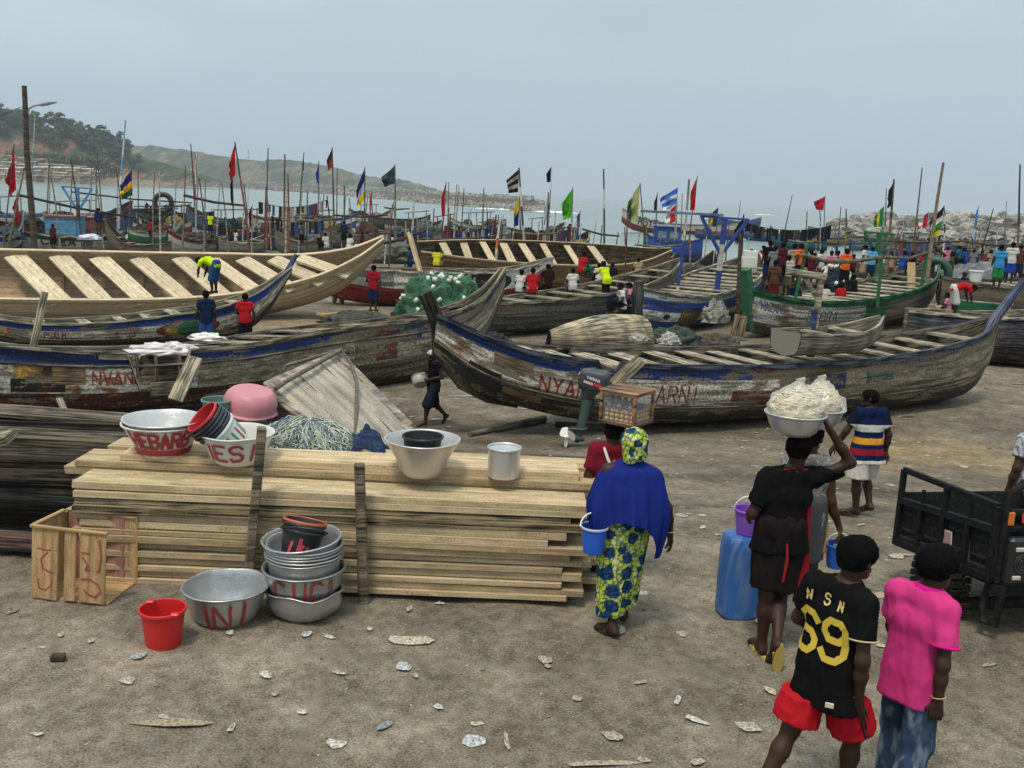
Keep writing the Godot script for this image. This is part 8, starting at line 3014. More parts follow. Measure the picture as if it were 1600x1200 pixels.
func make_crowd() -> void:
	var protos := {}
	var firsts := {}
	for k in ["stand", "stand2", "walk", "sit", "bend", "lean"]:
		protos[k] = crowd_proto(k)
		firsts[k] = true
	var R := {"white": "c9c7c0", "red": "b02026", "crimson": "8f1f2c", "blue": "2345a0", "sky": "5aa6d8", "navy": "1b2a48", "black": "17171a", "grey": "77777a", "orange": "e0622a", "yellow": "cfc62c", "lime": "c6e01f", "pink": "c87a94", "green": "2f7a4a", "brown": "5a3d2b", "tan": "a58c6a", "denim": "2f4f7a", "maroon": "571f26", "khaki": "6b6148", "teal": "2a6f7a", "bare": "2c1b13", "aqua": "3b8fc4", "olive": "4b4f33"}
	var list := [
		["bend",V(-9.63,-.04,-30.50),1.2, "lime", "denim", "person in a lime yellow shirt and blue trousers bending over the new canoe's thwart"],
		["stand",V(-8.94,-.49,-27.60) * V(1,0,1) + V(0,-1.42,0),.3, "navy", "denim", "person in dark blue standing beside the narrow PSALM canoe"],
		["stand2",V(-7.92,-.49,-28.00) * V(1,0,1) + V(0,-1.36,0),.1, "red", "black", "person in a red shirt standing beside the narrow PSALM canoe"],
		["stand2",V(-5.06,-.82,-34.02),-.2, "crimson", "navy", "person in a crimson patterned shirt beside the red and white boat"],
		["walk",V(-7.76,-1.87,-41.96),.6, "brown", "tan", "person in brown with pale trousers near the raw canoe's bow"],
		["stand",V(-.29,-2.80,-42.31),.0, "red", "navy", "child in a red and white shirt by the long canoe's prow"],
		["sit",V(.13,-.14,-37.00),-.5, "white", "black", "person in a white shirt sitting on the HOUSE canoe's gunwale, leftmost"],
		["sit",V(.62,-.10,-36.60),.1, "red", "tan", "person in a red and white striped shirt sitting on the HOUSE canoe"],
		["sit",V(1.26,-.05,-38.50),.2, "bare", "brown", "bare backed person sitting behind the striped shirt on the HOUSE canoe"],
		["sit",V(2.24,-.08,-38.20),.2, "white", "grey", "person in a white vest sitting on the HOUSE canoe's side"],
		["sit",V(2.79,.34,-42.00),-.8, "red", "green", "boy in a red shirt perched above the white vest"],
		["lean",V(3.55,-.62,-38.50),.5, "lime", "black", "boy in a lime shirt leaning on the HOUSE canoe with one foot back"],
		["sit",V(3.76,-.21,-44.00),.2, "white", "black", "boy in white behind the lime shirted boy"],
		["sit",V(4.37,-.22,-44.50),-.2, "black", "brown", "boy in dark clothes behind the lime shirted boy"],
		["sit",V(3.87,-.36,-34.60),1.8, "white", "black", "boy in a white shirt sitting by the striped canoe's stem"],
		["sit",V(4.25,-.33,-35.30),1.6, "pink", "navy", "boy in pink and blue sitting close behind the white shirted boy"],
		["sit",V(5.90,-.05,-47.00),.1, "tan", "brown", "person in a tan shirt sitting at the far end of the HOUSE canoe"],
		["stand",V(3.10,-1.18,-65.06),.0, "white", "navy", "person in white at the water's edge below the green flag"],
		["stand2",V(12.36,-1.17,-59.78),.6, "navy", "black", "person in dark blue behind the blue and white forked post"],
		["stand2",V(10.17,.36,-38.39),.1, "grey", "khaki", "person in a grey checked shirt at the left of the crowd"],
		["stand",V(10.48,.40,-38.41),-.2, "maroon", "black", "person in maroon beside the grey checked shirt"],
		["stand",V(10.00,.39,-38.53),.4, "black", "navy", "person in black at the far left of the crowd"],
		["stand2",V(10.90,-.02,-38.95),.0, "white", "khaki", "person in a white shirt and mottled trousers in the crowd"],
		["stand",V(11.57,.38,-39.72),.3, "orange", "black", "person in an orange striped vest at the green post"],
		["stand",V(10.05,-.33,-37.65),.2, "brown", "maroon", "person with a white cap and reddish print clothes in the crowd"],
		["sit",V(10.57,-.57,-40.00),.4, "navy", "black", "person in dark blue sitting low behind the green edged canoe"],
		["sit",V(11.71,-.41,-40.50),-.4, "navy", "black", "person in a white cap and navy sitting behind the green edged canoe"],
		["stand",V(13.66,-.16,-45.20),.3, "maroon", "brown", "person in maroon print beyond the blue net heap"],
		["stand",V(14.42,-.08,-46.05),-.3, "white", "brown", "person in white just left of the orange shirt"],
		["stand2",V(14.13,.06,-43.71),.4, "pink", "brown", "person in pale pink left of the orange shirt"],
		["stand",V(14.02,.15,-41.40),.1, "orange", "black", "person in a bright orange shirt behind the blue net heap"],
		["stand",V(16.77,.13,-46.97),.2, "white", "tan", "person in white with a shirt over the head near the green forked post"],
		["sit",V(13.11,-.45,-41.00),.1, "white", "grey", "person with dark hair sitting low before the blue net heap"],
		["sit",V(13.87,-.42,-41.00),-.1, "red", "black", "person in a red shirt sitting low before the blue net heap"],
		["sit",V(14.93,-.19,-42.50),.6, "black", "black", "person in black sitting at the right foot of the blue net heap"],
		["sit",V(18.26,.89,-46.00),-.2, "blue", "black", "person in a bright blue shirt sitting on the green edged canoe's side"],
		["sit",V(23.99,.99,-52.00),.1, "blue", "black", "person in a violet blue shirt sitting on the grey tarpaulin"],
		["stand",V(19.20,.64,-38.67),.0, "aqua", "green", "person in a bright blue shirt and green print skirt near the right edge"],
		["stand",V(20.80,.78,-40.92),.1, "white", "blue", "person in a white vest and blue shorts near the right edge"],
		["sit",V(20.44,.14,-44.00),1.0, "navy", "brown", "child in dark blue beside the white pail"],
		["bend",V(15.51,-.03,-33.96),-.9, "red", "white", "person in a red cap and red shirt bending beside the green skiff"],
		["sit",V(18.72,-.70,-41.50),.8, "pink", "tan", "person in pale clothes crouching under the green edged canoe's bow"],
		["stand",V(24.92,.05,-47.76),.2, "orange", "navy", "person in orange at the right edge of the crowd"],
		["stand",V(26.96,-1.46,-51.06),.2, "red", "black", "person in red cut by the right edge"],
		["stand",V(21.54,-.07,-48.12),.5, "olive", "green", "person in dark green by the grey tarpaulin"],
		["stand",V(-30.43,-1.31,-63.24),-.5, "maroon", "black", "person in maroon walking below the lamp pole"],
		["stand2",V(-32.71,-1.86,-70.01),.1, "sky", "navy", "person in a light blue shirt beyond the raw canoe"],
		["sit",V(-26.67,-.97,-60.00),.0, "grey", "grey", "person in a grey striped top with a white bundle overhead"],
		["stand",V(-26.29,-.11,-60.67),.4, "navy", "brown", "person in navy standing on the long blue boat"],
		["stand",V(-22.43,-.32,-70.53),.1, "lime", "navy", "person in a lime yellow vest standing among the boats at left"],
		["lean",V(-22.95,-.77,-76.64),1.2, "teal", "brown", "person in teal leaning over a boat right of the lime vest"],
		["stand",V(-23.72,-2.07,-81.32),.0, "white", "red", "person in white and red low among the boats"],
		["stand2",V(-18.44,-.96,-74.17),-.4, "grey", "white", "person in grey with white shorts by the bamboo poles"],
		["stand",V(-15.71,-.73,-70.12),.4, "grey", "black", "person in grey on the boats behind the raw canoe's bow, left of pair"],
		["stand2",V(-14.42,-.96,-70.21),.1, "tan", "black", "person in a pale patterned shirt behind the raw canoe's bow"],
		["sit",V(-11.49,-.03,-58.00),.3, "white", "black", "person in white sitting below the pale patterned shirt"],
		["stand2",V(-12.03,-.40,-66.74),-.2, "navy", "black", "person in dark clothes under the timber frame behind the bow"],
		["sit",V(-10.15,-.12,-58.00),.0, "white", "white", "person in white sitting low behind the bow"],
		["stand",V(-6.11,-1.29,-54.80),.3, "denim", "navy", "person in blue overalls on the red and white boat"],
		["sit",V(-4.02,-.07,-48.00),.4, "yellow", "tan", "person in a yellow shirt behind the green net"],
		["stand",V(.13,-.76,-74.24),.2, "navy", "black", "person in navy on the crowded dark blue boat"],
		["stand",V(.97,-.97,-78.73),.0, "brown", "black", "person in brown on the crowded dark blue boat"],
		["stand2",V(1.70,-.66,-76.49),-.5, "maroon", "navy", "person in maroon on the crowded dark blue boat"],
		["stand",V(4.00,-.17,-76.66),.3, "maroon", "navy", "person in maroon on the white boat at the water's edge"],
		["sit",V(2.91,-.23,-62.00),.1, "white", "grey", "person in white bending over gear at the water's edge"],
		["stand",V(-5.53,-.98,-76.42),.3, "pink", "navy", "person in pink among the gear of the blue boat"],
		["stand2",V(-3.09,-.46,-72.29),.5, "navy", "navy", "person in dark blue on the blue boat heaped with nets"],
		["sit",V(-2.07,-.26,-66.00),.2, "white", "blue", "person in white and blue at the end of the blue boat"],
		["stand",V(19.49,.14,-87.01),.2, "black", "black", "person in black near the dark flag"],
		["sit",V(12.63,.40,-52.00),.2, "orange", "black", "person in orange behind the white engine cover"],
		["stand",V(22.14,-.52,-57.35),.1, "tan", "brown", "person in tan beside the grey timber posts"],
		["stand",V(28.91,-.68,-68.05),.1, "aqua", "navy", "person in aqua among the boats by the rocks"],
		["stand",V(31.36,-.96,-71.79),.3, "grey", "navy", "person in grey among the boats by the rocks"],
		["stand2",V(32.51,-.52,-68.08),-.4, "white", "navy", "person in white behind the violet blue shirt"],
		["stand",V(16.12,-.60,-52.69),.6, "brown", "brown", "person in brown partly behind the blue net heap"],
		["stand",V(20.02,-.65,-57.79),.3, "maroon", "black", "person in maroon right of the orange shirt"],
		["stand",V(22.81,-.38,-56.12),.3, "black", "denim", "person in black just right of the tan shirt by the timber posts"],
		["stand2",V(21.74,-.30,-52.14),-.3, "crimson", "navy", "person in crimson behind the green edged canoe's far end"],
		["stand",V(23.82,-.47,-55.14),.1, "white", "denim", "person in white beside the dark green tyre"],
		["stand2",V(26.00,-.01,-58.86),.6, "pink", "black", "person in pink among the boats by the rocks"],
		["stand",V(27.96,-.13,-61.65),-.2, "teal", "navy", "person in teal left of the violet blue shirt"],
		["stand",V(28.89,-.25,-61.59),.1, "grey", "black", "person in grey right of the violet blue shirt"],
		["stand2",V(26.22,.11,-53.89),.4, "tan", "brown", "person in tan left of the bright blue shirt"],
		["stand",V(22.62,.27,-44.96),-.1, "black", "black", "person in black between the bright blue shirt and the white vest"],
		["stand",V(23.87,.52,-46.20),.2, "brown", "navy", "person in brown right of the white vest"],
		["sit",V(20.58,-.08,-47.00),.3, "pink", "maroon", "child in a pink striped top by the tyre"],
		["stand",V(12.56,-.16,-49.67),.2, "crimson", "black", "person in crimson left of the crowd by the engine cover"],
		["stand2",V(11.48,.25,-40.31),-.5, "tan", "navy", "person in tan in the thick of the crowd at left"],
		["stand",V(12.78,.12,-43.00),.2, "black", "tan", "person in black with pale trousers beside the orange vest"],
		["stand",V(14.74,-.00,-44.68),.3, "grey", "navy", "person in grey close left of the orange shirt"],
		["stand2",V(18.12,-.04,-49.67),.2, "sky", "navy", "person in light blue right of the green forked post"],
		["stand",V(-11.60,-1.30,-72.03),.2, "maroon", "navy", "person in maroon on the grey timber boats behind the raw bow"],
		["stand2",V(-8.90,-1.14,-68.21),-.3, "white", "black", "person in white on the grey timber boats behind the raw bow"],
		["stand",V(-4.46,-.71,-72.20),.1, "red", "black", "person in red on the blue boat heaped with nets"],
		["stand",V(2.75,-.57,-72.19),-.2, "sky", "black", "person in light blue at the end of the crowded deck"],
		["stand2",V(-27.46,-.99,-72.29),.3, "red", "navy", "person in red on the boats below the tyre"],
		["stand",V(-27.32,-1.36,-76.47),-.2, "white", "brown", "person in white on the boats right of the tyre"],
		["stand",V(-35.82,-1.73,-72.08),.2, "aqua", "black", "person in aqua left of the maroon shirt at the lamp pole"],
		["sit",V(14.47,-.06,-48.00),.3, "pink", "black", "person with a pink cap before the blue net heap"]]
	var k := 0
	for e in list:
		var o: Node3D
		if firsts[e[0]]:
			o = protos[e[0]]
			firsts[e[0]] = false
		else:
			o = protos[e[0]].duplicate()
			o.name = numbered("person")
			add_child(o)
		o.position = e[1]
		o.rotation.y = e[2] + sin(k * 2.3) * .9 * (1.0 if k > 18 else .0)
		o.scale = Vector3.ONE * (1.0 + .05 * sin(k * 1.9))
		tag(o,e[5], "person", "people on the beach and the boats")
		(o.get_node("body") as MeshInstance3D).material_override = tint("skin",hx(["2c1b13", "35221a", "261710", "3d281d"][k % 4]))
		(o.get_node("shirt") as MeshInstance3D).material_override = tint("cloth",hx(R[e[3]]) * .85)
		(o.get_node("trousers") as MeshInstance3D).material_override = tint("cloth",hx(R[e[4]]) * .9)
		k += 1
	solo("bundle",heap_mesh(V(.75,.32,.5),hx("b9bcc8"),601,26,.15),mats.cloth, "pale blue white bundle over the head of a person at left", "bundle",V(-26.56,-.25,-59.90))
	solo("shirt_cloth",heap_mesh(V(.8,.2,.45),hx("c3bcbc"),602,26,.2),mats.cloth, "pinkish cloth thrown over the long canoe's broken side", "cloth",V(-7.52,-.14,-20.40),.3)
	solo("shirt_cloth",heap_mesh(V(.42,.12,.3),hx("c9c7c2"),603,22,.25),mats.cloth, "white cloth on the long canoe's rail below the boy in blue", "cloth",V(-7.14,-.06,-22.00))
	solo("plastic_bag",heap_mesh(V(.28,.26,.2),hx("c9c9c4"),604,24,.3),mats.litter, "white plastic bag on the far gunwale of the large canoe", "bag",V(4.08,-.11,-25.00))
	solo("plastic_bag",heap_mesh(V(.26,.12,.2),hx("b9b9b2"),605,24,.3),mats.litter, "small white bag on the far gunwale of the large canoe", "bag",V(3.35,-.09,-25.40))

# ---------------------------------------------------------------- poles and flags
func flag_mesh(w: float,h: float,bands: Array,droop: float,sd: int,vertical := false) -> ArrayMesh:
	var b := mb()
	var n1 := nz(0,0,1.0,sd,2)
	var nx_ := 14
	var ny_ := 10
	var P := func(u: float,v: float) -> Vector3:
		var x := -u * w * cos(droop) * (1.0 - .25 * v * u)
		var y := -v * h * (1.0 - .45 * u) - u * w * sin(droop)
		var z := sin(u * 5.0 + v * 2.5 + sd) * .13 * w * u + n1.get_noise_2d(u * 2.0,v * 2.0) * .25 * w * u
		return V(x,y,z)
	for i in nx_:
		for k in ny_:
			var t := (float(i) / nx_) if vertical else (float(k) / ny_)
			b.col = hx(bands[mini(int(t * bands.size()),bands.size() - 1)])
			var u0 := float(i) / nx_
			var u1 := float(i + 1) / nx_
			var v0 := float(k) / ny_
			var v1 := float(k + 1) / ny_
			b.face([P.call(u1,v0),P.call(u1,v1),P.call(u0,v1),P.call(u0,v0)])
	return b.mesh()

func make_poles() -> void:
	var list := [
		[V(-28.89,1.06,-70.00),V(-28.17,7.52,-70.00),.10,["9fb0bd", "d0d6da", "6f9fc4", "c9ced0", "7fa3bd"],[], "pale blue and white banded mast above the long blue boat"],
		[V(-26.59,.96,-66.00),V(-26.23,4.13,-66.00),.05,["6f6558"],[["2a2a63", "d8a326", "1f4a3a"],1.6,2.0,.75,false], "mast with a violet, yellow and green flag at left"],
		[V(-32.11,-.50,-60.00),V(-31.00,5.23,-60.00),.07,["7a6d5c"],[["a31f2a"],2.2,3.4,1.15,false], "leaning pole with a long red flag at the left edge"],
		[V(-30.90,-.67,-58.00),V(-29.43,3.83,-58.00),.09,["8d7f6a"],[], "leaning bare pole crossing the lamp pole"],
		[V(-31.58,.38,-60.00),V(-30.91,2.55,-60.00),.05,["7a6d5c"],[["a3202b"],1.6,2.4,1.2,false], "lower pole with a red flag near the left edge"],
		[V(-40.28,2.06,-80.00),V(-39.49,8.39,-80.00),.07,["9fb0bd", "c9d0d4"],[], "thin white mast just right of the lamp pole"],
		[V(-38.95,1.18,-80.00),V(-38.52,4.80,-80.00),.07,["6a5d4e"],[], "dark pole left of the light blue forked post"],
		[V(-34.40,.79,-78.00),V(-34.21,4.21,-78.00),.06,["c9ced0", "3b6db0"],[], "white and blue mast right of the light blue forked post"],
		[V(-34.33,.77,-80.00),V(-34.58,5.38,-80.00),.07,["5d4f40"],[], "thin leaning dark pole beyond the long blue boat"],
		[V(-25.00,1.64,-75.00),V(-25.26,6.28,-75.00),.08,["5a2a2c", "6a3a38"],[], "dark red mast left of a red and white one"],
		[V(-24.30,.84,-73.00),V(-24.16,5.81,-73.00),.06,["b5b5b0", "a84048", "c9c9c4", "c9c9c4"],[["b03a48"],.5,2.0,1.3,false], "red and white mast with a furled pennant"],
		[V(-21.48,-.84,-66.00),V(-21.28,3.75,-66.00),.08,["8a97a0"],[], "grey blue pole beside the man in lime"],
		[V(-23.66,-.72,-68.00),V(-23.28,4.57,-68.00),.08,["8d7a5c"],[], "bamboo pole near the small white boat"],
		[V(-17.14,-.44,-62.00),V(-18.10,6.02,-62.00),.09,["6a3a38", "7a4a44", "3d3530"],[["a81e26"],1.6,2.4,1.1,false], "leaning mast with a torn red flag, above the raw canoe"],
		[V(-17.64,-.27,-64.00),V(-17.59,2.15,-64.00),.06,["b5a58a"],[["2a2226", "b9b0b4"],1.3,1.5,1.0,true], "pole with a black and white rag right of the red flag"],
		[V(-19.40,1.41,-66.00),V(-19.46,4.09,-66.00),.06,["3a332c"],[["22201f"],.7,2.6,1.25,false], "pole with a furled black flag"],
		[V(-20.68,1.46,-74.00),V(-20.59,5.97,-74.00),.05,["c9ced0"],[], "thin white mast behind the torn red flag"],
		[V(-18.70,.17,-72.00),V(-18.58,6.14,-72.00),.08,["8a3a36", "5a4a40", "4a4038"],[], "dark mast with red foot over the hanging washing"],
		[V(-14.44,-.18,-60.00),V(-14.47,5.35,-60.00),.09,["7a5a44", "6f5540"],[], "left of two tall bamboo poles behind the raw canoe"],
		[V(-14.28,-.17,-60.00),V(-14.28,4.18,-60.00),.085,["8a6a50", "7a5c46"],[], "right of two tall bamboo poles behind the raw canoe"],
		[V(-17.74,1.54,-78.00),V(-17.29,6.15,-78.00),.07,["4f5a44", "3d4438"],[["24402c"],.5,1.4,1.3,false], "green tinged mast with a small dark rag"],
		[V(-16.10,1.61,-78.00),V(-16.12,5.56,-78.00),.06,["3f4f66"],[["2a5aa8"],.9,1.6,1.25,false], "mast with a narrow blue flag"],
		[V(-14.10,1.75,-74.00),V(-14.29,6.48,-74.00),.08,["4a3a34"],[["3a2a24", "8a4a3a"],1.0,1.5,1.0,false], "dark mast with a brown and red pennant and a knob on top"],
		[V(-14.66,2.18,-78.00),V(-14.64,5.08,-78.00),.06,["7a6a58"],[], "short grey mast right of the knobbed one"],
		[V(-10.48,.91,-66.00),V(-10.54,4.95,-66.00),.07,["5a5048"],[["2a2f66", "b5b2d4", "d8b526"],1.9,2.5,1.05,false], "mast with a big navy, lilac and yellow flag in the middle"],
		[V(-10.12,.60,-68.00),V(-10.39,3.41,-68.00),.05,["6a5f50"],[["a8242c"],.6,2.2,1.3,false], "thin pole beside the big tricolour with a furled red rag"],
		[V(-13.32,1.60,-74.00),V(-13.35,3.70,-74.00),.08,["3a4038"],[], "short dark green mast"],
		[V(-16.90,2.14,-84.00),V(-17.40,3.53,-84.00),.05,["c9c6be"],[], "thin leaning white mast"],
		[V(-8.60,.85,-68.00),V(-8.78,5.26,-68.00),.08,["8a8272", "6a6254"],[["3a4048"],1.4,1.4,.6,false], "grey mast with a slate coloured flag"],
		[V(-8.28,1.69,-76.00),V(-8.24,3.95,-76.00),.05,["c9ced0"],[["c6cad2"],.5,2.2,1.25,false], "white mast with a furled white flag"],
		[V(-5.73,.75,-72.00),V(-5.51,4.30,-72.00),.07,["6a3a36", "8a7a66"],[["b02028"],1.3,2.6,1.15,false], "mast with a red pennant above the blue boat"],
		[V(-5.42,1.18,-74.00),V(-5.47,4.33,-74.00),.06,["8a7a66"],[], "bare mast just right of the red pennant"],
		[V(-4.97,.69,-72.00),V(-4.71,4.15,-72.00),.06,["8a8478"],[], "leaning pale mast, third from the red pennant"],
		[V(-4.64,.60,-70.00),V(-4.43,4.04,-70.00),.05,["7a7468"],[], "leaning pale mast, fourth from the red pennant"],
		[V(-4.40,1.47,-74.00),V(-4.29,3.91,-74.00),.06,["4a4540"],[], "dark mast left of the far mole's end"],
		[V(-2.72,1.59,-72.00),V(-2.72,3.96,-72.00),.08,["6a6a48", "8a8a60"],[], "olive mast before the far mole"],
		[V(-2.37,1.70,-74.00),V(-2.56,2.84,-74.00),.06,["3a3630", "c9c9c4"],[], "short black and white leaning stick"],
		[V(-1.64,1.05,-66.00),V(-1.60,2.17,-66.00),.10,["5a2a2c"],[], "short dark red post"],
		[V(-1.20,1.00,-68.00),V(-1.16,2.15,-68.00),.07,["3a3a40", "c9c9c4"],[], "short white post with dark foot"],
		[V(.50,-.34,-56.00),V(-.16,5.07,-56.00),.09,["b5b3ac", "a9a8a2", "3a3733", "c9c7c0", "4a4540"],[["2a2426", "8f8a86", "2a2426", "8f8a86", "2a2426"],1.3,1.8,.6,false], "stout white mast with a black and white striped flag"],
		[V(.22,.03,-57.00),V(-.05,3.53,-57.00),.05,["4a4540"],[["c9a52e", "27357a"],1.2,2.3,1.05,false], "mast with a yellow and blue flag beside the striped one"],
		[V(1.82,.94,-62.00),V(1.87,5.49,-62.00),.05,["8a8478", "4a4540", "c9c9c4"],[["1d2430"],.7,1.2,.85,false], "thin mast with a small black flag on top"],
		[V(1.71,-.32,-60.00),V(1.70,3.81,-60.00),.07,["6a5a48", "3f3a36"],[["c6c6d2"],1.1,2.6,1.15,false], "mast with a draped white flag"],
		[V(3.48,-.04,-62.00),V(3.28,4.21,-62.00),.06,["a9a89c", "8a9a6a"],[["4aa02c"],1.5,2.3,.85,false], "mast with a bright green flag"],
		[V(2.39,1.32,-66.00),V(2.41,2.69,-66.00),.06,["b5b2aa"],[], "short white mast beside the green flag"],
		[V(3.75,1.21,-66.00),V(4.10,2.68,-66.00),.05,["8a8a84"],[["27305a", "c9c9d0"],.8,1.2,.8,true], "small blue and white flag behind the green one"],
		[V(5.03,-.36,-56.00),V(4.65,5.21,-56.00),.085,["1f5a3a", "3a5a4a", "4a4a48", "c6c6c2", "4a4038"],[], "straight mast banded green, white and dark at the water's edge"],
		[V(5.87,-.38,-52.00),V(5.72,3.28,-52.00),.06,["5a4030"],[], "thin brown pole by the olive flag"],
		[V(7.57,2.12,-58.00),V(7.02,4.56,-58.00),.055,["5a4a3c"],[["9aa06a", "9aa06a", "2f5a2c"],1.7,2.9,.9,true], "mast with a large olive and green flag"],
		[V(9.86,1.43,-70.00),V(9.75,4.18,-70.00),.06,["4a4a50"],[["22283a", "5a2430"],.7,1.5,1.15,true], "mast with a small dark blue flag over the blue boat"],
		[V(11.64,2.23,-72.00),V(11.49,4.68,-72.00),.05,["b5b5b0"],[["3f6fc0", "c9d0dc", "3f6fc0", "c9d0dc"],1.6,1.6,.45,false], "mast with a blue and white striped flag"],
		[V(11.40,2.02,-71.00),V(11.33,3.48,-71.00),.05,["b5b5b0"],[["b8303a", "c9c6c6"],1.3,1.4,.7,true], "mast with a red and white flag under the striped one"],
		[V(11.68,2.28,-70.00),V(11.53,4.22,-70.00),.05,["6a6258"],[], "thin bare mast right of the striped flag"],
		[V(6.75,-.58,-40.50),V(6.91,4.45,-40.50),.085,["c3c2ba", "23408f", "23408f", "23408f", "b5b3ac", "c3c2ba", "8a8478", "6a6258"],[], "leaning white and blue mast stepped in the striped canoe"],
		[V(10.50,1.80,-60.00),V(10.73,5.17,-60.00),.05,["8a3a36", "6a6258"],[["b0222a"],1.2,2.6,1.05,false], "leaning mast with a red flag over the striped canoe"],
		[V(17.04,2.19,-84.00),V(17.00,3.33,-84.00),.06,["6a6258"],[["27305a", "c99a3a"],1.0,1.5,.6,true], "short mast with a yellow and blue flag far out"],
		[V(18.81,2.11,-84.00),V(18.87,3.96,-84.00),.05,["6a6258"],[], "thin mast far out left of the hanging floats"],
		[V(11.12,1.05,-48.00),V(11.00,3.08,-48.00),.07,["2a2626"],[["1f1f22"],1.3,2.0,1.0,false], "post with a black flag by the striped canoe's far end"],
		[V(9.31,-.20,-40.00),V(9.10,2.35,-40.00),.13,["5a4a3c"],[], "thick brown post beside the green stem post"],
		[V(21.69,1.72,-80.00),V(22.14,4.63,-80.00),.06,["4a4a48"],[], "leaning thin mast above the hanging floats"],
		[V(24.85,1.40,-84.00),V(24.65,3.35,-84.00),.09,["8a7a48"],[], "short bamboo mast by the hanging floats"],
		[V(23.67,1.25,-76.00),V(23.18,3.98,-76.00),.06,["b5b3ac", "3a3a3c"],[], "leaning black and white mast below the red pennant"],
		[V(24.19,1.63,-77.00),V(23.87,4.60,-77.00),.05,["4a4038"],[["b02a30"],.9,1.1,.35,false], "mast with a small red pennant at right"],
		[V(24.33,1.17,-74.00),V(24.23,3.80,-74.00),.06,["4a4a48"],[], "thin mast left of the near breakwater"],
		[V(23.61,.86,-70.00),V(23.30,3.66,-70.00),.08,["8a8a48", "3a3830"],[], "yellow footed dark mast at the breakwater's end"],
		[V(20.64,1.12,-54.00),V(20.42,5.30,-54.00),.10,["6a5f50", "5a5044"],[["2a2a22"],1.1,2.0,1.1,false], "crooked dark pole with a drab rag"],
		[V(29.77,2.86,-80.00),V(29.68,4.04,-80.00),.05,["4a4a48"],[["1f7a3a", "c9b52e", "1f7a3a"],1.0,1.6,.7,true], "short mast with a green flag with yellow middle"],
		[V(29.24,3.64,-78.00),V(28.97,5.43,-78.00),.06,["4a4540"],[], "thin dark mast left of the crooked pole"],
		[V(26.01,2.19,-64.00),V(25.93,6.46,-64.00),.08,["6a6256"],[], "slender leaning bare pole before the breakwater"],
		[V(18.70,.47,-44.00),V(18.74,5.77,-44.00),.12,["8a7a62", "7f6f58", "74664f"],[], "tall thick leaning pole stepped in the green edged canoe"],
		[V(33.57,2.67,-80.00),V(33.38,3.74,-80.00),.05,["b5b3ac"],[["b02a34", "c9c6c6", "b02a34"],1.2,1.2,.5,true], "short mast with a red and white flag"],
		[V(29.75,1.68,-68.00),V(29.38,4.17,-68.00),.07,["c6c6c2", "2a2a2c", "c6c6c2", "2a2a2c"],[["24242a", "c6c6c2", "2f7a3a", "d0b52c"],1.7,2.3,.75,false], "black and white mast with a four striped flag"],
		[V(32.83,2.00,-70.00),V(32.70,4.26,-70.00),.05,["7a8a9c"],[["3a7fc8", "3a7fc8", "b9c4d0", "27408f"],.9,3.4,1.2,false], "mast with a long light blue flag"],
		[V(33.29,1.66,-70.00),V(33.78,4.13,-70.00),.07,["2a2a2c"],[], "leaning black pole before the breakwater"],
		[V(34.28,1.38,-72.00),V(33.93,3.56,-72.00),.07,["c6c6c2"],[], "white mast beside the leaning black pole"],
		[V(39.90,2.43,-80.00),V(39.60,4.90,-80.00),.05,["6a6a68"],[], "thin grey mast before the breakwater at right"],
		[V(27.83,1.45,-54.00),V(27.18,6.39,-54.00),.085,["6a5a3c", "2f2f30", "26262a"],[], "tall straight black pole at the right edge"],
		[V(29.07,2.25,-74.00),V(29.08,2.97,-74.00),.07,["b5b0a4"],[], "pale stump mast against the breakwater"],
		[V(29.94,1.52,-66.00),V(30.09,2.99,-66.00),.06,["b5b0a4"],[], "short pale leaning mast among the boats by the rocks"],
		[V(32.54,1.64,-66.00),V(32.26,3.00,-66.00),.08,["c6c2b8"],[], "short white post near the right edge"],
		[V(-6.33,-.24,-62.00),V(-6.51,1.86,-62.00),.07,["9a9284"],[], "bare grey post, first of the row behind the thick raw board"],
		[V(-5.79,-.38,-62.00),V(-5.86,2.13,-62.00),.07,["a59c8c"],[], "bare grey post, second of the row behind the thick raw board"],
		[V(-7.19,-.28,-62.00),V(-7.24,1.62,-62.00),.08,["b5b0a4"],[], "pale post with a ball on top behind the red and white boat"],
		[V(-8.28,-.06,-60.00),V(-8.03,1.63,-60.00),.06,["c6c6c2", "a83a3a"],[], "white post with a red top behind the raw canoe's bow"],
		[V(-1.17,.12,-52.00),V(-1.02,2.30,-52.00),.10,["c3beb2", "b8643a", "c3beb2", "c3beb2"],[], "curved white and orange striped prow post"],
		[V(20.12,.39,-54.00),V(20.08,2.51,-54.00),.16,["7a7062"],[], "thick weathered timber post behind the crowd"],
		[V(20.56,.27,-54.00),V(20.54,2.81,-54.00),.15,["857b6c"],[], "second thick weathered timber post behind the crowd"],
		[V(19.65,.92,-50.00),V(19.21,2.41,-50.00),.08,["8a7a62"],[], "leaning stick beside the thick weathered posts"]]
	var cnt := 0
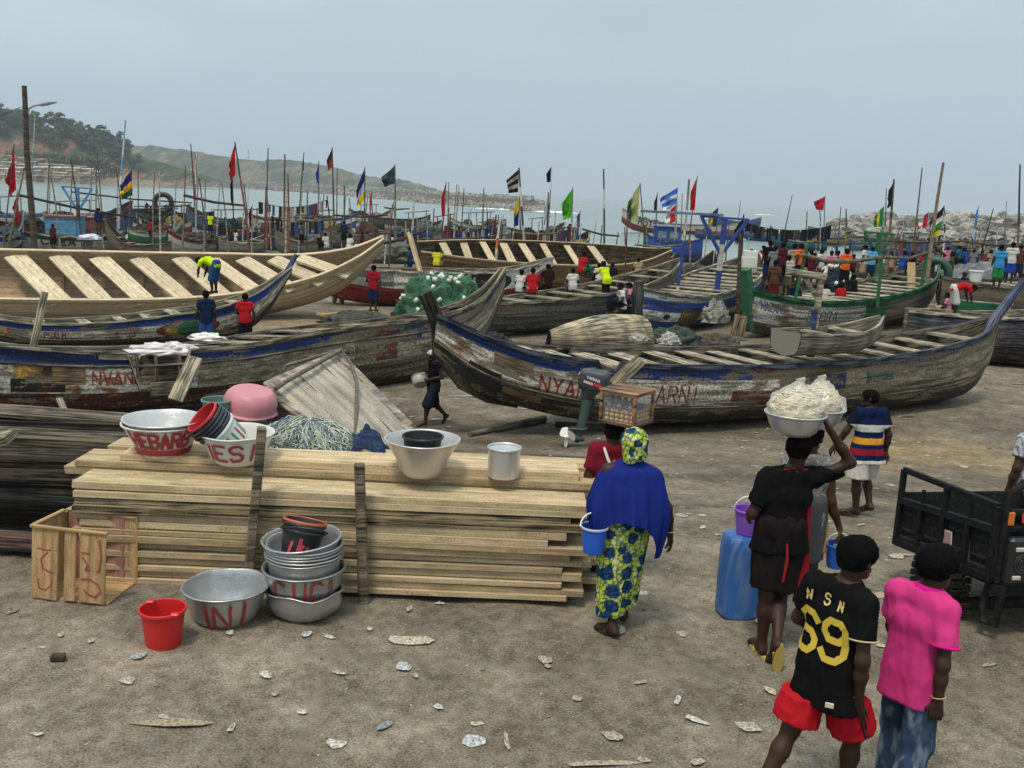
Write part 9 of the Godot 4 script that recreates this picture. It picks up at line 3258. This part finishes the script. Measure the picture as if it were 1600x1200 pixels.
	for e in list:
		var p: Vector3 = e[0]
		var q: Vector3 = e[1]
		var o := thing("flag_pole" if e[4].size() > 0 else "mast",e[5], "flag" if e[4].size() > 0 else "pole",p,.0, "masts and poles among the boats")
		var segs: int = e[3].size()
		var up := q - p
		for k in segs:
			var b := mb(hx(e[3][k]) * 1.35)
			var a := up * (float(k) / segs) - (V(0,1.2,0) if k == 0 else Vector3.ZERO)
			var c := up * (float(k + 1) / segs)
			var sway := V(sin(cnt * 1.7) * .012,0,0) * up.length()
			var m0 := 4.0 * (float(k) / segs) * (1.0 - float(k) / segs)
			var m1 := 4.0 * (float(k + 1) / segs) * (1.0 - float(k + 1) / segs)
			b.tube([a + sway * m0,(a + c) * .5 + sway * (m0 + m1) * .52,c + sway * m1],[e[2] * (.85 - .35 * k / segs),e[2] * (.85 - .35 * (k + .5) / segs),e[2] * (.85 - .35 * (k + 1.0) / segs)],6)
			part("pole",b.mesh(),mats.oldtri if segs < 3 else mats.paint,o)
		if e[4].size() > 0:
			var fl: Array = e[4]
			var sc := -p.z / 66.0
			var m := part("flag",flag_mesh(fl[1] * sc * .88,fl[2] * sc * .85,fl[0],minf(fl[3] + .15,1.35),cnt,fl[4]),mats.cloth,o)
			m.position = up * .985
		cnt += 1
	var thin := ["c6c2b8", "8a7d68", "a39a88", "5a4f44", "b5b9bd", "6f5040"]
	for i in 84:
		var d := 56.0 + fmod(i * 7.3,26.0)
		var x := -.50 * d + fmod(i * .6180339,1.0) * 1.04 * d
		var h := 1.8 + 4.2 * pow(fmod(i * .3819,1.0),1.6)
		var sl := sin(i * 2.1) * .10 * h
		var b := mb(hx(thin[i % 6]) * 1.2)
		b.tube([V(0,-.8,0),V(sl * .45,h * .5,0),V(sl,h,0)],[.06,.05,.035],6)
		solo("mast",b.mesh(),mats.oldtri, "thin %s stick standing among the boats" % ["white", "brown", "grey", "dark", "pale", "reddish"][i % 6], "pole",V(x,-1.2,-d),.0, "thin %s sticks among the boats" % ["white", "brown", "grey", "dark", "pale", "reddish"][i % 6])
	for e in [[V(-32.20,2.36,-70.00),V(-23.56,1.98,-70.00),.06, "3a352f", "thin level pole slung over the boats at left"],[V(-33.94,2.05,-66.00),V(-26.95,.82,-68.00),.09, "2f2c2a", "thick dark boom slanting over the long blue boat"],[V(-22.08,2.57,-64.00),V(-18.18,2.08,-64.00),.09, "4a403a", "dark boom slanting down towards the torn red flag"],
		[V(-27.96,1.33,-70.00),V(-23.66,1.84,-70.00),.06, "5a5248", "boom under the tyre"],[V(-14.26,1.35,-62.00),V(-11.73,1.58,-62.00),.08, "8a7f60", "level bamboo over the people behind the bow"],[V(-12.28,1.72,-64.00),V(-8.66,1.89,-64.00),.07, "5a5248", "level pole of the timber frame behind the bow"],[V(-8.81,.17,-58.00),V(-5.76,1.15,-60.00),.10, "4f3f3a", "dark boom rising to the right behind the raw bow"],
		[V(4.30,1.49,-66.00),V(6.84,1.13,-66.00),.07, "4a463f", "bent thin boom reaching out over the water"],[V(-.47,1.06,-66.00),V(2.84,1.17,-66.00),.08, "8a8070", "level boom of the crowded dark blue boat"],[V(21.33,1.87,-58.00),V(26.28,2.01,-58.00),.07, "5a5248", "level pole over the boats by the rocks"],[V(27.18,2.00,-60.00),V(31.15,1.87,-60.00),.07, "5a5248", "level pole near the right edge"],[V(21.18,1.21,-70.00),V(25.32,1.30,-70.00),.06, "4a463f", "level pole behind the orange shirt"],[V(5.52,1.46,-46.00),V(7.82,1.56,-46.00),.05, "8f9aa4", "pale blue boom in front of the blue wheelhouse"],
		[V(-5.98,.51,-62.00),V(-.45,1.01,-64.00),.06, "5a5248", "long level pole over the blue boat"],[V(-11.15,2.11,-80.00),V(-9.05,2.11,-80.00),.07, "5a5248", "short level pole on the dark hull"],[V(23.52,2.16,-56.00),V(24.68,1.19,-56.00),.09, "3a3630", "dark slanting pole under the four striped flag"]]:
		var b := mb(hx(e[3]))
		var mid: Vector3 = (e[0] + e[1]) * .5 - V(0,.12,0)
		b.tube([e[0],mid,e[1]],[e[2],e[2] * .95,e[2] * .8],6)
		solo("boom",b.mesh(),mats.oldtri,e[4], "pole",Vector3.ZERO,.0, "poles slung over the boats")
	var kk := 0
	for e in [[V(18.13,2.23,-78.00),V(24.99,2.34,-78.00),26, "1f2022", "line of dark net floats hanging over the blue and yellow boat"],[V(-20.38,2.18,-76.00),V(-14.99,2.57,-76.00),15, "5a4034", "upper line of rags over the red and white boat"],[V(-17.86,1.32,-70.00),V(-13.89,1.50,-70.00),12, "3a3a40", "lower line of dark washing over the striped boat"],[V(-30.82,1.75,-80.00),V(-28.93,1.63,-80.00),5, "2a2a2a", "short line of dark floats by the tyre"],[V(-5.35,1.20,-70.00),V(-1.90,1.36,-70.00),16, "2f3f66", "line of blue and black rags over the blue boat"],[V(-.50,1.30,-68.00),V(4.19,1.69,-68.00),24, "54423c", "line of clothes over the crowded dark blue boat"],[V(26.16,1.98,-70.00),V(30.29,2.07,-70.00),14, "6a6a6a", "line of rags before the rocks"],[V(27.72,1.62,-62.00),V(31.79,1.72,-62.00),18, "4a5a70", "line of rags near the right edge"]]:
		var o := thing("hanging_line",e[4], "washing line",e[0])
		var d: Vector3 = e[1] - e[0]
		var b := mb(hx("3a3833"))
		var pth := []
		for i in 9:
			var t := i / 8.0
			pth.append(d * t - V(0,.5 * 4.0 * t * (1.0 - t),0))
		b.tube(pth,[.025],4,false)
		part("line",b.mesh(),mats.rope,o)
		for i in e[2]:
			var t: float = (i + .5 + rng.randf_range(-.3,.3)) / e[2]
			var c := hx(e[3])
			c = c.lerp([hx("b5b0aa"),hx("2a2a2c"),hx("7a3a36"),hx("33508a"),c][rng.randi() % 5],.75 if kk > 0 and kk != 3 else .1)
			b = mb(c)
			var w := rng.randf_range(.12,.42)
			var h := rng.randf_range(.5,1.2)
			var rows := []
			for r in 5:
				var row := PackedVector3Array()
				for q in 5:
					row.append(Vector3((q / 4.0 - .5) * w * (1.0 - .25 * r / 4.0 * sin(i)),-h * r / 4.0,sin(q * 1.9 + i) * .08 + rng.randf_range(-.02,.02)))
				rows.append(row)
			b.grid(rows)
			var m := part("rag" if kk > 0 and kk != 3 else "float",b.mesh(),mats.cloth,o)
			m.position = d * t - V(0,.5 * 4.0 * t * (1.0 - t),0)
		kk += 1

# ---------------------------------------------------------------- litter
func scrap(sd: int,w: float,l: float,h: float,col: Color) -> ArrayMesh:
	var n1 := nz(0,0,1.0,sd,3)
	var b := mb(col)
	var rows := []
	for i in 9:
		var row := PackedVector3Array()
		for k in 9:
			var a := TAU * k / 8.0
			var t := i / 8.0
			var rad := t * (.75 + .5 * n1.get_noise_2d(cos(a) * 1.3 + 5.0,sin(a) * 1.3))
			if k == 8:
				a = .0
				rad = t * (.75 + .5 * n1.get_noise_2d(6.3,.0))
			row.append(V(cos(a) * rad * w,.012 + absf(n1.get_noise_2d(cos(a) * rad * 3.0,sin(a) * rad * 3.0)) * h * (1.2 - t * .8),-sin(a) * rad * l))
		rows.append(row)
	b.grid(rows)
	return b.mesh()

func make_litter() -> void:
	var list := [
		[V(-.70,-.00,-6.92),.21,.10,"beb5a2","large torn pale sheet pressed into the sand, right of the basins"],[V(-1.49,-.00,-6.90),.06,.05,"b5bcc4","crumpled bluish bag on the sand below the basin stack"],[V(-1.32,-.00,-6.87),.08,.03,"c6c0b2","flat pale scrap beside the crumpled bluish bag"],[V(-2.62,.00,-6.44),.08,.06,"a9acb0","pale grey bag on the sand left of the red bucket"],[V(-3.31,-.00,-6.71),.07,.03,"b5ab98","pale scrap on the sand below the crate"],
		[V(-2.09,-.00,-5.60),.36,.06,"a0937c","long pale torn sheet half buried at lower left"],[V(-1.68,-.00,-5.56),.07,.03,"b9b0a0","small scrap right of the long torn sheet"],[V(-1.14,-.00,-6.34),.07,.03,"b9b0a0","scrap left of the paper pieces at centre"],[V(-.73,.00,-5.68),.09,.04,"8f979c","greyish blue scrap of plastic at lower centre"],[V(-.60,.00,-6.36),.05,.03,"b0a798","small pale scrap at centre"],[V(-.13,-.00,-5.79),.06,.04,"b5ac9c","pale scrap right of the blue grey one"],
		[V(.07,-.00,-5.56),.14,.03,"b5ab98","long scrap near the bottom edge"],[V(.66,-.00,-5.38),.32,.04,"ab9f8a","half buried sheet at the bottom edge"],[V(1.25,-.00,-6.15),.10,.03,"c6c3bb","white scrap lying below the drum"],[V(1.34,-.00,-5.91),.12,.04,"c9c6c0","white folded scrap below the other white scrap"],[V(1.25,-.00,-5.44),.09,.05,"b5ab98","crumpled piece at the bottom edge, right"],[V(1.93,-.00,-6.32),.08,.05,"c2b79c","pale sandy patch of paper left of the jersey boy"],
		[V(-.53,-.01,-7.68),.06,.03,"c3bdb0","pale scrap at the foot of the timber stack"],[V(-.77,-.01,-7.49),.08,.03,"b5ab98","scrap at the foot of the stake"],[V(3.05,-.00,-7.16),.07,.04,"b9b0a0","scrap between the two boys"],[V(3.47,-.04,-8.29),.12,.06,"b5a994","flat pale stone like scrap behind the jersey boy"],[V(4.19,-.14,-9.69),.22,.05,"a89d88","long pale torn sheet left of the tricycle"],[V(3.80,-.00,-6.93),.09,.03,"a59a86","pale scrap under the tricycle"],[V(2.52,-.09,-9.14),.08,.03,"b9b0a0","scrap near the drum"],
		[V(2.40,-.33,-11.21),.08,.03,"c9c9c6","white scrap on the sand right of the shawl woman"],[V(2.26,-.24,-10.53),.09,.04,"b9bcc4","bluish white scrap right of the shawl woman"],[V(2.24,-.33,-11.26),.05,.03,"b5b0a4","small scrap right of the shawl woman"],[V(4.37,-.34,-11.31),.09,.03,"b9b4aa","pale scrap at the striped man's feet"],[V(4.77,-1.42,-19.08),.10,.05,"b5b4ae","crumpled white cup on the mud beyond the companions"],[V(4.43,-1.16,-16.67),.10,.05,"b5b4ae","crumpled bag on the mud beyond the companions"],[V(9.84,-1.50,-23.23),.22,.05,"3a3630","dark rag on the sand near the large canoe's right end"],[V(16.51,-1.50,-32.34),.5,.12,"4a463f","dark rubbish heap by the dark hull at right"],[V(15.40,-1.50,-28.87),.35,.12,"8a8476","pale rubbish by the dark hull at right"],
		[V(-1.25,-1.50,-23.25),.55,.10,"a09a8c","scatter of pale fish waste beyond the walking man"],[V(-1.52,-1.50,-20.74),.40,.07,"b0a99b","paper scraps behind the walking man's feet"],[V(-3.88,-.00,-7.10),.10,.05,"8a8170","grey scrap at the left edge"],[V(-4.46,-.06,-8.70),.2,.05,"7d7668","pale patch of waste below the old timbers"],[V(-1.52,-.00,-6.01),.04,.03,"a89e8c","small pebble coloured scrap at lower centre"],[V(.36,-.00,-6.60),.05,.03,"aaa08e","small scrap in the middle ground, right of centre"],[V(1.02,-.00,-6.38),.06,.03,"a89e8c","small scrap below the shawl woman"]]
	var k := 0
	for e in list:
		var p := on_ground(e[0])
		solo("litter",scrap(800 + k,e[1],e[2],.035,hx(e[3]) * 1.3),mats.litter,e[4], "litter",p,k * 1.3 if e[1] < .18 else .1, "litter on the sand")
		k += 1
	solo("plastic_bag",heap_mesh(V(.075,.045,.05),Color(.012,.012,.013),811,24,.35),mats.plastic, "small crumpled black bag at the foot of the timber stack", "bag",on_ground(V(.04,-.01,-7.70)))
	solo("stone",rock_mesh(812),tint("stone",hx("a8a294")), "small pale stone at the shawl woman's heel", "stone",on_ground(V(.93,-.00,-7.22)) + V(0,.03,0)).scale = Vector3.ONE * .085
	solo("brick_piece",box_mesh(V(0,.025,0),V(.10,.05,.06),hx("5a4f40"),.01),mats.stone, "broken brown block on the sand at lower left", "block",on_ground(V(-3.15,.00,-6.33)),.3)
	solo("litter",scrap(870,.09,.04,.07,hx("6a3a38")),mats.litter, "reddish wet rag on the sand behind the jersey boy", "litter",on_ground(V(3.16,-.02,-7.88)),.2)
	for q in 84:
		var d := 5.4 + pow(fmod(q * .6180339,1.0),1.5) * 17.0
		var x := (fmod(q * .7548,1.0) - .5) * 1.05 * d
		if x < .9 and x > -4.2 and d > 7.2 and d < 9.4:
			x = 1.2 + fmod(q * .37,1.0) * 3.0
		var w := .035 + .09 * pow(fmod(q * .5698,1.0),2.0) + d * .0022
		solo("litter",scrap(900 + q,w,w * (.6 + .4 * fmod(q * .31,1.0)),.025,hx(["d8d3c8", "c6bfb0", "b9b1a0", "cfd2d4"][q % 4])),mats.litter, "scrap of %s trodden into the sand" % ["white paper", "buff paper", "dull card", "clear plastic film"][q % 4], "litter",V(x,surface_y(x,-d),-d),q * 2.4, "scraps of %s on the sand" % ["white paper", "buff paper", "dull card", "clear plastic film"][q % 4])
	var m := MultiMesh.new()
	m.transform_format = MultiMesh.TRANSFORM_3D
	m.use_colors = true
	m.mesh = scrap(880,1.0,.7,.35,Color(1,1,1))
	m.instance_count = 4600
	var n1 := nz(0,0,.35,890,3)
	for i in 4600:
		var d := 4.2 + pow(rng.randf(),1.4) * 34.0
		var x := rng.randf_range(-.62,.62) * d
		if n1.get_noise_2d(x,d) < -.05 and rng.randf() < .7:
			x = rng.randf_range(-.62,.62) * d
		var s := rng.randf_range(.005,.02) * (1.0 + 2.6 * pow(rng.randf(),7.0)) * clampf(d / 8.0,.8,2.6)
		m.set_instance_transform(i,Transform3D(Basis(Vector3.UP,rng.randf() * TAU) * Basis(Vector3.RIGHT,rng.randf_range(-.3,.3)).scaled(V(s,s,s)),V(x,surface_y(x,-d),-d)))
		m.set_instance_color(i,[hx("c3b9a6"),hx("a0957f"),hx("8a7f6e"),hx("d6d0c4"),hx("857866"),hx("6a6052")][rng.randi() % 6])
	var mi := MultiMeshInstance3D.new()
	mi.name = "ground_debris"
	mi.multimesh = m
	mi.material_override = mats.litter
	add_child(mi)
	mi.set_meta("kind", "stuff")
	tag(mi, "small chips of shell, paper and wood trodden into the sand", "debris")

func on_ground(p: Vector3) -> Vector3:
	return V(p.x,surface_y(p.x,p.z),p.z)
